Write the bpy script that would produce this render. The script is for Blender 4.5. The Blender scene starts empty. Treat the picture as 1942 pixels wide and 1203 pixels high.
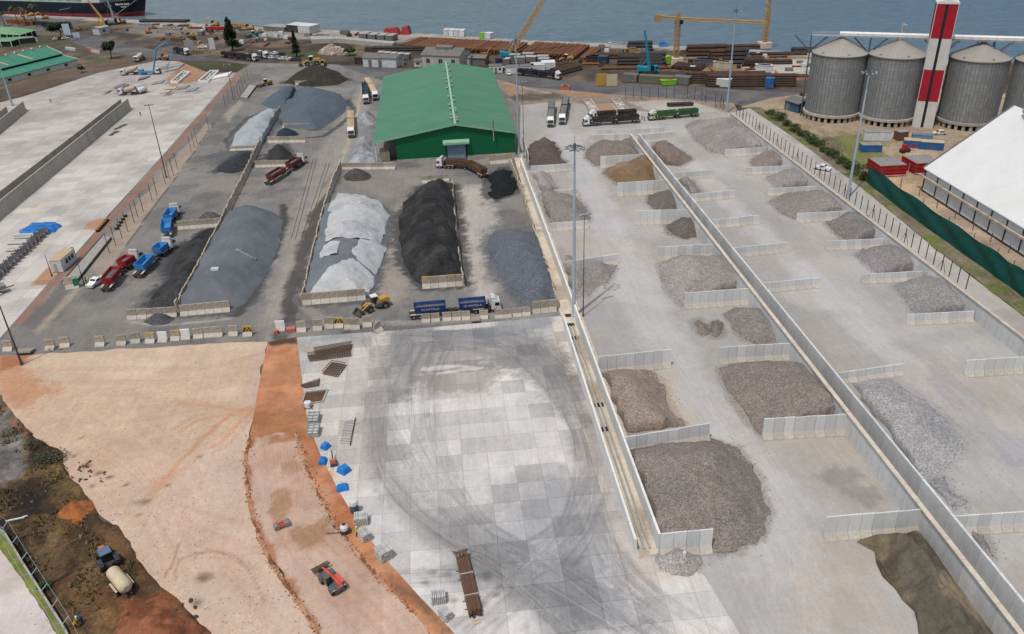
import bpy, bmesh, math, random
import numpy as np
from mathutils import Vector, Matrix
random.seed(7); RNG = np.random.default_rng(7)
SC = bpy.context.scene; COL = SC.collection
R = math.radians; PI = math.pi
# ------------------------------------------------------------------ camera survey (turns photo pixels into ground points)
CF, CH = 1562.4, 85.0
_p, _r, _y = R(28.938), R(-2.073), R(4.811)
_F = np.array([math.sin(_y)*math.cos(_p), math.cos(_y)*math.cos(_p), -math.sin(_p)])
_r0 = np.array([math.cos(_y), -math.sin(_y), 0.0]); _u0 = np.cross(_r0, _F)
_R = math.cos(_r)*_r0+math.sin(_r)*_u0; _U = -math.sin(_r)*_r0+math.cos(_r)*_u0
def ray(px, py): return _R*(px-971)/CF-_U*(py-601.5)/CF+_F
def G(px, py, z=0.0):
    d = ray(px, py); t = (CH-z)/(-d[2]); return Vector((d[0]*t, d[1]*t, z))
def atY(px, py, Y):
    d = ray(px, py); t = Y/d[1]; return Vector((d[0]*t, Y, CH+d[2]*t))
def atX(px, py, X):
    d = ray(px, py); t = X/d[0]; return Vector((X, d[1]*t, CH+d[2]*t))
def proj(v):
    w = np.array([v[0], v[1], v[2]-CH]); k = w@_F
    return (971+CF*(w@_R)/k, 601.5-CF*(w@_U)/k)
def height_over(b, py):
    lo, hi = 0.0, 84.0
    for _ in range(40):
        m = (lo+hi)/2
        if proj((b[0], b[1], m))[1] > py: lo = m
        else: hi = m
    return lo
cam = bpy.data.cameras.new('camera'); co = bpy.data.objects.new('camera', cam); COL.objects.link(co)
cam.sensor_width = 36; cam.lens = CF/1942*36; cam.clip_start = .5; cam.clip_end = 30000
M = Matrix.Identity(4)
for i in range(3): M[i][0] = _R[i]; M[i][1] = _U[i]; M[i][2] = -_F[i]
M[2][3] = CH; co.matrix_world = M; SC.camera = co
# ------------------------------------------------------------------ light
SUN_EL, SUN_AZ = 66.0, 221.0
w = bpy.data.worlds.new('World'); SC.world = w; w.use_nodes = True
nt = w.node_tree; nt.nodes.clear()
sk = nt.nodes.new('ShaderNodeTexSky'); sk.sky_type = 'NISHITA'; sk.sun_disc = False
sk.sun_elevation = R(SUN_EL); sk.sun_rotation = R(SUN_AZ); sk.dust_density = 2.5; sk.air_density = 1.2
bg = nt.nodes.new('ShaderNodeBackground'); bg.inputs[1].default_value = .15
wo = nt.nodes.new('ShaderNodeOutputWorld')
hs = nt.nodes.new('ShaderNodeHueSaturation'); hs.inputs['Saturation'].default_value = .55; nt.links.new(sk.outputs[0], hs.inputs['Color']); nt.links.new(hs.outputs[0], bg.inputs[0]); nt.links.new(bg.outputs[0], wo.inputs[0])
sl = bpy.data.lights.new('sun', 'SUN'); sl.energy = 3.1; sl.angle = R(.9); sl.color = (1, .955, .90)
so = bpy.data.objects.new('sun', sl); COL.objects.link(so)
sd = Vector((math.sin(R(SUN_AZ-180))*math.cos(R(SUN_EL)), math.cos(R(SUN_AZ-180))*math.cos(R(SUN_EL)), -math.sin(R(SUN_EL))))
so.rotation_euler = sd.to_track_quat('-Z', 'Y').to_euler(); so.location = (0, 0, 200)
SC.view_settings.view_transform = 'Standard'; SC.view_settings.look = 'None'
SC.view_settings.exposure = -0.17; SC.view_settings.gamma = 1
SC.cycles.max_bounces = 5; SC.cycles.diffuse_bounces = 2; SC.cycles.glossy_bounces = 2
# ------------------------------------------------------------------ colour
KA = .70
def lin(c):
    c /= 255.0; return c/12.92 if c <= .04045 else ((c+.055)/1.055)**2.4
def S(r, g, b, k=None):
    k = KA if k is None else k; return (lin(r)*k, lin(g)*k, lin(b)*k)
# ------------------------------------------------------------------ numeric noise
def _h(ix, iy, s):
    n = (ix.astype(np.int64)*374761393+iy.astype(np.int64)*668265263+s*2147483647) & 0xffffffff
    n = ((n ^ (n >> 13))*1274126177) & 0xffffffff
    return ((n ^ (n >> 16)) & 0xffff)/65535.0
def vn(x, y, s=0):
    ix, iy = np.floor(x), np.floor(y); fx, fy = x-ix, y-iy
    fx = fx*fx*(3-2*fx); fy = fy*fy*(3-2*fy); ix = ix.astype(np.int64); iy = iy.astype(np.int64)
    a = _h(ix, iy, s); b = _h(ix+1, iy, s); c = _h(ix, iy+1, s); d = _h(ix+1, iy+1, s)
    return (a*(1-fx)+b*fx)*(1-fy)+(c*(1-fx)+d*fx)*fy
def fbm(x, y, s=0, o=4):
    t = 0; a = .5; n = 0
    for i in range(o):
        t = t+a*vn(x, y, s+i*17); n += a; a *= .5; x = x*2.03+11.3; y = y*2.03+5.7
    return t/n
def sst(x, a, b):
    t = np.clip((x-a)/(b-a), 0, 1); return t*t*(3-2*t)
# ------------------------------------------------------------------ 2D helpers
def W(pts, z=0): return np.array([G(p[0], p[1], z)[:2] for p in pts])
def pip(P, poly):
    x, y = P[:, 0], P[:, 1]; ins = np.zeros(len(P), bool); n = len(poly)
    for i in range(n):
        x1, y1 = poly[i]; x2, y2 = poly[(i+1) % n]
        if y1 == y2: continue
        c = ((y1 > y) != (y2 > y)) & (x < (x2-x1)*(y-y1)/(y2-y1)+x1); ins ^= c
    return ins
def segdist(P, a, b):
    ab = b-a; L = ab@ab+1e-12
    t = np.clip(((P-a)@ab)/L, 0, 1); q = a+t[:, None]*ab
    return np.hypot(*(P-q).T), t, q
def polydist(P, poly, edges=None):
    n = len(poly); best = np.full(len(P), 1e9); Q = P.copy()
    for i in (range(n) if edges is None else edges):
        d, t, q = segdist(P, poly[i], poly[(i+1) % n]); m = d < best; best[m] = d[m]; Q[m] = q[m]
    return best, Q
def pathdist(P, pts):
    best = np.full(len(P), 1e9); u = np.zeros(len(P)); v = np.zeros(len(P)); acc = 0
    for a, b in zip(pts[:-1], pts[1:]):
        d, t, q = segdist(P, a, b); L = np.hypot(*(b-a)); m = d < best
        nrm = np.array([-(b-a)[1], (b-a)[0]])/(L+1e-9)
        best[m] = d[m]; u[m] = ((P-q)@nrm)[m]; v[m] = acc+t[m]*L; acc += L
    return best, u, v
def smooth(pts, n=6):
    pts = [np.array(p, float) for p in pts]; out = []
    for i in range(len(pts)-1):
        p0 = pts[max(i-1, 0)]; p1 = pts[i]; p2 = pts[i+1]; p3 = pts[min(i+2, len(pts)-1)]
        for k in range(n):
            t = k/n
            out.append(.5*((2*p1)+(-p0+p2)*t+(2*p0-5*p1+4*p2-p3)*t*t+(-p0+3*p1-3*p2+p3)*t**3))
    out.append(pts[-1]); return np.array(out)
def roughen(poly, amp, seg, seed=0):
    out = []; n = len(poly)
    for i in range(n):
        a, b = poly[i], poly[(i+1) % n]; L = np.hypot(*(b-a)); k = max(1, int(L/seg))
        nr = np.array([-(b-a)[1], (b-a)[0]])/(L+1e-9)
        for j in range(k):
            p = a+(b-a)*j/k
            d = (fbm(np.array([p[0]/(seg*3)]), np.array([p[1]/(seg*3)]), seed, 3)[0]-.5)*2*amp
            out.append(p+nr*d*(0 if j == 0 and amp > 3 else 1))
    return np.array(out)
def fillgrid(poly, step):
    lo, hi = poly.min(0), poly.max(0)
    nx, ny = int((hi[0]-lo[0])/step)+2, int((hi[1]-lo[1])/step)+2
    xs = lo[0]+np.arange(nx+1)*step-step*.5; ys = lo[1]+np.arange(ny+1)*step-step*.5
    X, Y = np.meshgrid(xs, ys); V = np.stack([X.ravel(), Y.ravel()], 1)
    CX, CY = np.meshgrid(xs[:-1]+step/2, ys[:-1]+step/2)
    ins = pip(np.stack([CX.ravel(), CY.ravel()], 1), poly)
    ci, cj = np.meshgrid(np.arange(nx), np.arange(ny)); b = (cj*(nx+1)+ci).ravel()
    F = np.stack([b, b+1, b+nx+2, b+nx+1], 1)[ins]
    cnt = np.bincount(F.ravel(), minlength=len(V)); used = cnt > 0
    mp = -np.ones(len(V), int); mp[used] = np.arange(used.sum()); V = V[used]; F = mp[F]; bd = cnt[used] < 4
    if bd.any():
        d, q = polydist(V[bd], poly); VV = V[bd]; m = d < step*1.5; VV[m] = q[m]; V[bd] = VV
    return V, F, bd
# ------------------------------------------------------------------ objects
def tag(o, label=None, cat=None, group=None, kind=None):
    if label: o['label'] = label
    if cat: o['category'] = cat
    if group: o['group'] = group
    if kind: o['kind'] = kind
    return o
def empty(name, loc=(0, 0, 0), rz=0, label=None, cat=None, group=None):
    o = bpy.data.objects.new(name, None); COL.objects.link(o); o.location = loc; o.rotation_euler = (0, 0, rz)
    o.empty_display_size = .1
    return tag(o, label, cat, group)
def link(name, me, parent=None):
    o = bpy.data.objects.new(name, me); COL.objects.link(o)
    if parent: o.parent = parent
    return o
def kids(o): return [c for c in COL.objects if c.parent == o]
def copy_tree(o, parent=None, ch=None):
    c = o.copy(); COL.objects.link(c); c.parent = parent
    for k in list(o.children): copy_tree(k, c)
    return c
class MB:
    def __init__(s): s.v = []; s.f = []; s.m = []; s.X = Matrix.Identity(4)
    def add(s, vs, fs, m=0):
        b = len(s.v); X = s.X
        s.v += [tuple(X @ Vector(v)) for v in vs]; s.f += [[b+i for i in f] for f in fs]; s.m += [m]*len(fs); return s
    def box(s, x, y, z, sx, sy, sz, m=0, rz=0, t=1.0, ty=None):
        ty = t if ty is None else ty; c, n = math.cos(rz), math.sin(rz); vs = []
        for k in (0, 1):
            a, b = (1, 1) if k == 0 else (t, ty)
            for i, j in ((-1, -1), (1, -1), (1, 1), (-1, 1)):
                px, py = i*sx/2*a, j*sy/2*b; vs.append((x+px*c-py*n, y+px*n+py*c, z+(k-.5)*sz))
        return s.add(vs, [(3, 2, 1, 0), (4, 5, 6, 7), (0, 1, 5, 4), (1, 2, 6, 5), (2, 3, 7, 6), (3, 0, 4, 7)], m)
    def b0(s, x0, x1, y0, y1, z0, z1, m=0): return s.box((x0+x1)/2, (y0+y1)/2, (z0+z1)/2, x1-x0, y1-y0, z1-z0, m)
    def prism(s, prof, a, b, axis='y', m=0):   # prof: (p,q) outline; extruded along axis from a to b; 'y': p->x q->z ; 'x': p->y q->z
        n = len(prof)
        f = (lambda p, q, t: (p, t, q)) if axis == 'y' else ((lambda p, q, t: (t, p, q)) if axis == 'x' else (lambda p, q, t: (p, q, t)))
        vs = [f(p, q, a) for p, q in prof]+[f(p, q, b) for p, q in prof]
        fs = [tuple(range(n))[::-1], tuple(range(n, 2*n))]+[(i, (i+1) % n, n+(i+1) % n, n+i) for i in range(n)]
        return s.add(vs, fs, m)
    def cyl(s, p0, p1, r0, r1=None, n=10, m=0, caps=True):
        r1 = r0 if r1 is None else r1; p0, p1 = Vector(p0), Vector(p1); d = (p1-p0)
        if d.length < 1e-6: return s
        q = d.to_track_quat('Z', 'Y'); vs = []
        for p, r in ((p0, r0), (p1, r1)):
            for i in range(n): vs.append(p+q @ Vector((r*math.cos(2*PI*i/n), r*math.sin(2*PI*i/n), 0)))
        fs = [(i, (i+1) % n, n+(i+1) % n, n+i) for i in range(n)]
        if caps: fs += [tuple(range(n))[::-1], tuple(range(n, 2*n))]
        return s.add(vs, fs, m)
    def lathe(s, prof, n=32, m=0, x=0, y=0, axis='z'):   # prof [(r,z)]
        vs = []; k = len(prof)
        for r, z in prof:
            for i in range(n):
                a = 2*PI*i/n
                vs.append((x+r*math.cos(a), y+r*math.sin(a), z) if axis == 'z' else ((x+z, y+r*math.cos(a), r*math.sin(a)) if axis == 'x' else (x+r*math.cos(a), y+z, r*math.sin(a))))
        fs = []
        for j in range(k-1):
            for i in range(n): fs.append((j*n+i, j*n+(i+1) % n, (j+1)*n+(i+1) % n, (j+1)*n+i))
        return s.add(vs, fs, m)
    def lattice(s, p0, p1, wd, bays, r=.06, m=0, w1=None):
        p0, p1 = Vector(p0), Vector(p1); q = (p1-p0).to_track_quat('Z', 'Y'); w1 = wd if w1 is None else w1
        def c(t, i):
            ww = wd+(w1-wd)*t; sx, sy = ((-1, -1), (1, -1), (1, 1), (-1, 1))[i % 4]
            return p0.lerp(p1, t)+q @ Vector((sx*ww/2, sy*ww/2, 0))
        for i in range(4): s.cyl(c(0, i), c(1, i), r*1.5, n=4, m=m)
        for k in range(bays):
            for i in range(4):
                a, b = (i, i+1) if k % 2 else (i+1, i)
                s.cyl(c(k/bays, a), c((k+1)/bays, b), r, n=3, m=m, caps=False); s.cyl(c(k/bays, i), c(k/bays, i+1), r, n=3, m=m, caps=False)
        return s
    def build(s, name, mats, parent=None, smooth_=False):
        me = bpy.data.meshes.new(name); me.from_pydata(s.v, [], s.f)
        if not isinstance(mats, (list, tuple)): mats = [mats]
        for m in mats: me.materials.append(m)
        if len(mats) > 1: me.polygons.foreach_set('material_index', s.m)
        if smooth_: me.polygons.foreach_set('use_smooth', [True]*len(s.f))
        me.update()
        return link(name, me, parent)
# ------------------------------------------------------------------ materials
def nd(nt, t, **k):
    n = nt.nodes.new('ShaderNode'+t)
    for a, b in k.items(): setattr(n, a, b)
    return n
def mathn(nt, op, a, b=None, c=None):
    n = nd(nt, 'Math', operation=op)
    for i, v in enumerate((a, b, c)):
        if v is None: continue
        if isinstance(v, (int, float)): n.inputs[i].default_value = v
        else: nt.links.new(v, n.inputs[i])
    return n.outputs[0]
def mixc(nt, mode, fac, a, b):
    n = nd(nt, 'Mix', data_type='RGBA', blend_type=mode)
    for i, v in ((0, fac), (6, a), (7, b)):
        if isinstance(v, (int, float)): n.inputs[i].default_value = v
        elif isinstance(v, tuple): n.inputs[i].default_value = (*v[:3], 1)
        else: nt.links.new(v, n.inputs[i])
    return n.outputs[2]
def noise(nt, vec, scale, detail=4, rough=.6, dist=0):
    n = nd(nt, 'TexNoise'); n.inputs['Scale'].default_value = scale; n.inputs['Detail'].default_value = detail
    n.inputs['Roughness'].default_value = rough; n.inputs['Distortion'].default_value = dist
    nt.links.new(vec, n.inputs['Vector']); return n.outputs[0]
def rng(nt, v, a, b, c, d):
    n = nd(nt, 'MapRange'); nt.links.new(v, n.inputs[0])
    for i, q in enumerate((a, b, c, d)): n.inputs[i+1].default_value = q
    return n.outputs[0]
def start(name):
    m = bpy.data.materials.new(name); m.use_nodes = True; nt = m.node_tree; nt.nodes.clear()
    p = nd(nt, 'BsdfPrincipled'); o = nd(nt, 'OutputMaterial'); nt.links.new(p.outputs[0], o.inputs[0]); return m, nt, p
def mat(name, col, rough=.75, metal=0, var=.22, scale=.6, dirt=None, dirtamt=.35, rnd=.12, bump=0, stretch=None, spec=.3):
    m, nt, p = start(name)
    tc = nd(nt, 'TexCoord').outputs['Object']
    if stretch:
        mp = nd(nt, 'Mapping'); mp.inputs['Scale'].default_value = stretch; nt.links.new(tc, mp.inputs[0]); tc = mp.outputs[0]
    n1 = noise(nt, tc, scale, 6, .65); n2 = noise(nt, tc, scale*9, 3, .6)
    f = rng(nt, n1, .3, .7, 1-var, 1+var*.6); f2 = rng(nt, n2, .3, .7, 1-var*.5, 1+var*.4)
    f = mathn(nt, 'MULTIPLY', f, f2)
    oi = nd(nt, 'ObjectInfo').outputs['Random']; f = mathn(nt, 'MULTIPLY', f, rng(nt, oi, 0, 1, 1-rnd, 1+rnd))
    cc = nd(nt, 'CombineColor'); [nt.links.new(f, cc.inputs[i]) for i in range(3)]
    c = mixc(nt, 'MULTIPLY', 1.0, (*col, 1), cc.outputs[0])
    if dirt:
        n3 = noise(nt, tc, scale*.7+.05, 5, .7, .5); c = mixc(nt, 'MIX', rng(nt, n3, .45, .75, 0, dirtamt), c, (*dirt, 1))
    nt.links.new(c, p.inputs['Base Color']); p.inputs['Roughness'].default_value = rough; p.inputs['Metallic'].default_value = metal
    p.inputs['Specular IOR Level'].default_value = spec
    if bump:
        b = nd(nt, 'Bump'); b.inputs['Strength'].default_value = bump; b.inputs['Distance'].default_value = .08
        nt.links.new(n2, b.inputs['Height']); nt.links.new(b.outputs[0], p.inputs['Normal'])
    return m
def groundmat(name, fine=.18, slab=None, slabvar=.15, joint=.35, streak=(.55, .55, .57), bump=.3, grain=3.0, speck=0, rough=.9, off=0.0, brush=0, bdir=0.0, tf=3.2, spk=(.72, 1.3)):
    m, nt, p = start(name)
    at = nd(nt, 'Attribute', attribute_name='Col'); tk = nd(nt, 'Attribute', attribute_name='trk')
    tc = nd(nt, 'TexCoord').outputs['Object']
    n1 = noise(nt, tc, .13, 6, .65, .3); n2 = noise(nt, tc, grain, 4, .7); n0 = noise(nt, tc, .9, 5, .7)
    f = mathn(nt, 'MULTIPLY', rng(nt, n1, .3, .7, 1-fine*.8, 1+fine*.6), rng(nt, n2, .25, .75, 1-fine, 1+fine*.8))
    f = mathn(nt, 'MULTIPLY', f, rng(nt, n0, .3, .7, 1-fine*.6, 1+fine*.5))
    if brush:
        for k, (sx_, sy_) in enumerate(((2.6, .16), (.9, .05))):
            mp = nd(nt, 'Mapping'); mp.inputs['Scale'].default_value = (sx_, sy_, 1); mp.inputs['Rotation'].default_value = (0, 0, bdir+k*.12); nt.links.new(tc, mp.inputs[0])
            f = mathn(nt, 'MULTIPLY', f, rng(nt, noise(nt, mp.outputs[0], 1.0, 5, .75, .15), .32, .68, 1-brush, 1+brush*.7))
    if slab:
        br = nd(nt, 'TexBrick', offset=off, squash=1.0); br.inputs['Scale'].default_value = 1
        br.inputs['Brick Width'].default_value = slab[0]; br.inputs['Row Height'].default_value = slab[1]
        br.inputs['Mortar Size'].default_value = slab[2]; br.inputs['Mortar Smooth'].default_value = .3; br.inputs['Bias'].default_value = 0
        br.inputs['Color1'].default_value = (1-slabvar, 1-slabvar, 1-slabvar*.92, 1); br.inputs['Color2'].default_value = (1+slabvar*.5,)*3+(1,)
        br.inputs['Mortar'].default_value = (1-joint,)*3+(1,)
        nt.links.new(tc, br.inputs[0])
    sx = nd(nt, 'SeparateXYZ'); nt.links.new(tk.outputs['Vector'], sx.inputs[0])
    cv = nd(nt, 'CombineXYZ'); nt.links.new(mathn(nt, 'MULTIPLY', sx.outputs[0], tf), cv.inputs[0])
    nt.links.new(mathn(nt, 'MULTIPLY', sx.outputs[1], .05), cv.inputs[1])
    sn = noise(nt, cv.outputs[0], 1.0, 6, .75)
    st = mathn(nt, 'MULTIPLY', rng(nt, sn, .38, .66, 0, 1), sx.outputs[2])
    cc = nd(nt, 'CombineColor'); [nt.links.new(f, cc.inputs[i]) for i in range(3)]
    c = mixc(nt, 'MULTIPLY', 1.0, at.outputs[0], cc.outputs[0])
    if slab: c = mixc(nt, 'MULTIPLY', 1.0, c, br.outputs[0])
    c = mixc(nt, 'MIX', st, c, mixc(nt, 'MULTIPLY', 1.0, c, (*streak, 1)))
    if speck:
        v = nd(nt, 'TexVoronoi'); v.inputs['Scale'].default_value = speck; nt.links.new(tc, v.inputs['Vector'])
        sp = nd(nt, 'SeparateColor'); nt.links.new(v.outputs['Color'], sp.inputs[0])
        k = rng(nt, sp.outputs[0], 0, 1, *spk); kk = nd(nt, 'CombineColor'); [nt.links.new(k, kk.inputs[i]) for i in range(3)]
        c = mixc(nt, 'MULTIPLY', 1.0, c, kk.outputs[0])
    nt.links.new(c, p.inputs['Base Color']); p.inputs['Roughness'].default_value = rough; p.inputs['Specular IOR Level'].default_value = .15
    b = nd(nt, 'Bump'); b.inputs['Strength'].default_value = bump; b.inputs['Distance'].default_value = .12
    nt.links.new(v.outputs['Distance'] if speck else n2, b.inputs['Height']); nt.links.new(b.outputs[0], p.inputs['Normal'])
    return m
class Paint:
    def __init__(s, P, col):
        s.P = P; s.c = np.tile(np.array(col, float), (len(P), 1)); s.t = np.zeros((len(P), 3))
        s.wob = (np.stack([fbm(P[:, 0]/4.5, P[:, 1]/4.5, 3, 6), fbm(P[:, 0]/4.5, P[:, 1]/4.5, 9, 6)], 1)-.5); s.n = .6*fbm(P[:, 0]/1.6, P[:, 1]/1.6, 21, 4)+.4*vn(P[:, 0]/.45, P[:, 1]/.45, 8)-.5
    def mix(s, a, col): s.c += (np.array(col)-s.c)*np.clip(a, 0, 1)[:, None]
    def noise(s, col, sc, lo, hi, op, seed=1, ax=1, o=5): s.mix(sst(fbm(s.P[:, 0]/sc, s.P[:, 1]/(sc*ax), seed, o), lo, hi)*op, col); return s
    def blob(s, px, py, rx, ry, col, op, wob=1.5, edge=.6):
        g = np.array(G(px, py)[:2]); d = s.P+s.wob*wob*2-g; q = np.hypot(d[:, 0]/rx, d[:, 1]/ry)
        s.mix((1-sst(q+s.n*.8, edge, 1.15))*op, col); return s
    def stroke(s, pts, w, col, op, wob=.8, sub=5, edge=.4):
        d, u, v = pathdist(s.P+s.wob*wob*2, smooth(W(pts), sub)); s.mix((1-sst(d+s.n*w*.45, w/2*edge, w/2))*op, col); return s
    def poly(s, pts, col, op, soft=.8, wob=1.0, raw=False):
        pl = np.array(pts) if raw else W(pts); Q = s.P+s.wob*wob*2
        d, _ = polydist(Q, pl); sg = np.where(pip(Q, pl), d, -d); s.mix(sst(sg+s.n*soft*2.6, -soft, soft)*op, col); return s
    def track(s, pts, w, op, sub=6):
        d, u, v = pathdist(s.P, smooth(W(pts), sub)); k = (1-sst(d, w*.25, w/2))*op
        k *= .5+.8*fbm(v/14, u/6, 5, 3); m = k > s.t[:, 2]
        s.t[m, 0] = u[m]+len(pts)*7.3+w; s.t[m, 1] = v[m]; s.t[m, 2] = k[m]; return s
def setattrs(me, pt):
    n = len(pt.c); a = me.attributes.new('Col', 'FLOAT_COLOR', 'POINT')
    a.data.foreach_set('color', np.concatenate([np.clip(pt.c, 0, 1), np.ones((n, 1))], 1).astype(np.float32).ravel())
    b = me.attributes.new('trk', 'FLOAT_VECTOR', 'POINT'); b.data.foreach_set('vector', pt.t.astype(np.float32).ravel())
def gridmesh(name, V, F, Z):
    me = bpy.data.meshes.new(name); n = len(V)
    me.vertices.add(n); me.vertices.foreach_set('co', np.stack([V[:, 0], V[:, 1], Z], 1).astype(np.float32).ravel())
    me.loops.add(F.size); me.loops.foreach_set('vertex_index', F.astype(np.int32).ravel())
    me.polygons.add(len(F)); me.polygons.foreach_set('loop_start', np.arange(len(F), dtype=np.int32)*F.shape[1])
    me.update(calc_edges=True); me.validate(); return me
def zone(name, poly, step, z, col, material, paint=None, kind='structure', rough=(0, 3), raw=False, relief=0, label=None, cat=None, clean=None):
    pl = np.array(poly, float) if raw else W(poly)
    if rough[0]: pl = roughen(pl, rough[0], rough[1], len(name))
    V, F, bd = fillgrid(pl, step); pt = Paint(V, col)
    if paint: paint(pt)
    Z = np.full(len(V), float(z))
    if relief: Z += np.where(bd, 0, (fbm(V[:, 0]/3, V[:, 1]/3, 4)-.4).clip(0)*relief)
    me = gridmesh(name, V, F, Z); setattrs(me, pt); me.materials.append(material)
    o = link(name, me); tag(o, label, cat, None, kind); return o
# ================================================================== GROUND
g_dirt = groundmat('coastal_dirt', fine=.3, grain=1.2, bump=.5)
g_conc = groundmat('pale_concrete_slab', fine=.06, slab=(5.2, 4.4, .05), slabvar=.15, joint=.3, grain=4, brush=.05, bdir=1.5)
g_apron = groundmat('dusty_concrete_slab', fine=.12, slab=(4.15, 4.15, .035), slabvar=.23, joint=.4, grain=3.5, streak=(.5, .5, .51), brush=.07, bdir=.2, tf=1.5)
g_asph = groundmat('coal_dusted_paving', fine=.16, grain=3.2, streak=(1.3, 1.27, 1.22), bump=.3, brush=.09, bdir=-.12)
g_sand = groundmat('compacted_sand', fine=.15, grain=3.2, streak=(.84, .70, .58), bump=.5, brush=.045, bdir=1.1)
g_soil = groundmat('red_soil', fine=.16, grain=2.6, streak=(.78, .72, .66), bump=.6)
g_mud = groundmat('churned_soil', fine=.5, brush=.16, bdir=.6, grain=2.4, streak=(.6, .55, .5), bump=1.0)
g_yard = groundmat('grey_yard_paving', fine=.10, grain=3.0, streak=(1.14, 1.12, 1.13), bump=.25, brush=.055, bdir=.25)
g_road = groundmat('worn_asphalt', fine=.14, grain=2.0, streak=(.85, .85, .87), bump=.2)
# water
def water_mat():
    m, nt, p = start('harbour_water')
    tc = nd(nt, 'TexCoord').outputs['Object']
    mp = nd(nt, 'Mapping'); mp.inputs['Scale'].default_value = (.09, .34, 1); mp.inputs['Rotation'].default_value = (0, 0, R(14)); nt.links.new(tc, mp.inputs[0])
    a = noise(nt, mp.outputs[0], 1.0, 5, .62, .6)
    xs = nd(nt, 'SeparateXYZ'); nt.links.new(tc, xs.inputs[0])
    big = noise(nt, tc, .006, 4, .6, .4)
    # greyer towards the ship berth, bluer out past the silos
    k = rng(nt, mathn(nt, 'ADD', mathn(nt, 'MULTIPLY', xs.outputs[0], 1/520), mathn(nt, 'MULTIPLY', mathn(nt, 'ADD', big, -.5), .55)), -.30, .75, 0, 1)
    c = mixc(nt, 'MIX', k, (*S(104, 124, 130), 1), (*S(54, 94, 122), 1))
    mp2 = nd(nt, 'Mapping'); mp2.inputs['Scale'].default_value = (.25, .8, 1); mp2.inputs['Rotation'].default_value = (0, 0, R(20)); nt.links.new(tc, mp2.inputs[0]); a2 = noise(nt, mp2.outputs[0], 1.0, 3, .7, .4); f = mathn(nt, 'MULTIPLY', rng(nt, a, .3, .7, .74, 1.22), rng(nt, a2, .3, .7, .6, 1.36)); cc = nd(nt, 'CombineColor'); [nt.links.new(f, cc.inputs[i]) for i in range(3)]
    c = mixc(nt, 'MULTIPLY', 1.0, c, cc.outputs[0])
    nt.links.new(c, p.inputs['Base Color']); p.inputs['Roughness'].default_value = .32; p.inputs['IOR'].default_value = 1.33
    p.inputs['Specular IOR Level'].default_value = .35
    b = nd(nt, 'Bump'); b.inputs['Strength'].default_value = .55; b.inputs['Distance'].default_value = .8
    nt.links.new(a, b.inputs['Height']); nt.links.new(b.outputs[0], p.inputs['Normal']); return m
mb = MB(); mb.add([(-9000, -200, -1.6), (9000, -200, -1.6), (9000, 16000, -1.6), (-9000, 16000, -1.6)], [(0, 1, 2, 3)])
tag(mb.build('water', water_mat()), kind='structure')
# land sheet with its quay edge
cl = [G(*p)[:2] for p in ((0, 27), (190, 34), (480, 50), (800, 63), (1000, 76), (1200, 84), (1400, 93), (1545, 101))]
d0 = np.array(cl[1])-np.array(cl[3]); d0 /= np.hypot(*d0)
coast = [np.array(cl[0])+d0*420]+[np.array(c) for c in cl]+[np.array(cl[-1])-d0*160, np.array(cl[-1])-d0*700]
land = coast+[np.array((900., -60.)), np.array((-800., -60.))]
def paint_land(p):
    p.noise(S(70, 62, 54), 26, .45, .62, .8, 3); p.noise(S(140, 122, 102), 18, .52, .66, .65, 8); p.noise(S(62, 56, 50), 7, .55, .7, .6, 12)
    p.stroke([(-120, 22), (190, 37), (480, 54), (800, 67), (1000, 80), (1200, 87), (1400, 96), (1545, 104), (1800, 118)], 17, S(186, 180, 172), .85, 2)
    p.poly([(480, 60), (600, 62), (740, 66), (790, 70), (760, 82), (640, 77), (480, 70)], S(170, 164, 156), .8, 3, 2)
    p.poly([(0, 30), (160, 36), (150, 52), (70, 66), (0, 62)], S(112, 112, 112), .8, 3, 3)
    p.poly([(1230, 112), (1400, 104), (1540, 106), (1540, 150), (1400, 142), (1260, 134)], S(160, 136, 108), .75, 3, 4)
    p.poly([(1400, 118), (1540, 112), (1535, 141), (1430, 141)], S(205, 200, 192), .8, 2, 3)
    p.poly([(1395, 144), (1540, 142), (1540, 152), (1400, 150)], S(160, 104, 74), .85, 1.5, 2)
    p.poly([(340, 118), (470, 122), (468, 130), (350, 127)], S(78, 84, 46), .8, 2, 3)
    p.poly([(500, 98), (660, 97), (668, 107), (560, 109), (490, 104)], S(84, 92, 48), .85, 2, 3)
    p.poly([(0, 66), (140, 66), (165, 82), (60, 92), (0, 96)], S(84, 88, 62), .6, 3, 4)
    p.poly([(170, 112), (215, 108), (210, 118), (165, 122)], S(92, 104, 52), .8, 2, 3)
    p.poly([(150, 125), (260, 100), (300, 115), (255, 124), (180, 140), (90, 168), (0, 192), (0, 160)], S(112, 96, 84), .7, 3, 4)
    p.poly([(0, 158), (150, 118), (150, 124), (0, 168)], S(118, 112, 62), .7, 1.5, 2)
    p.poly([(255, 46), (420, 52), (470, 62), (300, 70), (230, 60)], S(160, 150, 138), .6, 4, 5)
    p.poly([(270, 42), (380, 47), (380, 55), (270, 50)], S(178, 165, 150), .5, 4, 5)
zone('ground', land, 2.6, 0, S(96, 86, 77), g_dirt, paint_land, raw=True)
mb = MB()
for a, b in zip(coast[:-1], coast[1:]): mb.add([(*a, .02), (*b, .02), (*b, -3), (*a, -3)], [(0, 3, 2, 1)])
m_conc0 = mat('weathered_concrete', S(176, 172, 166), var=.2, dirt=S(120, 108, 96))
tag(mb.build('quay_edge', m_conc0), kind='structure')
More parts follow.
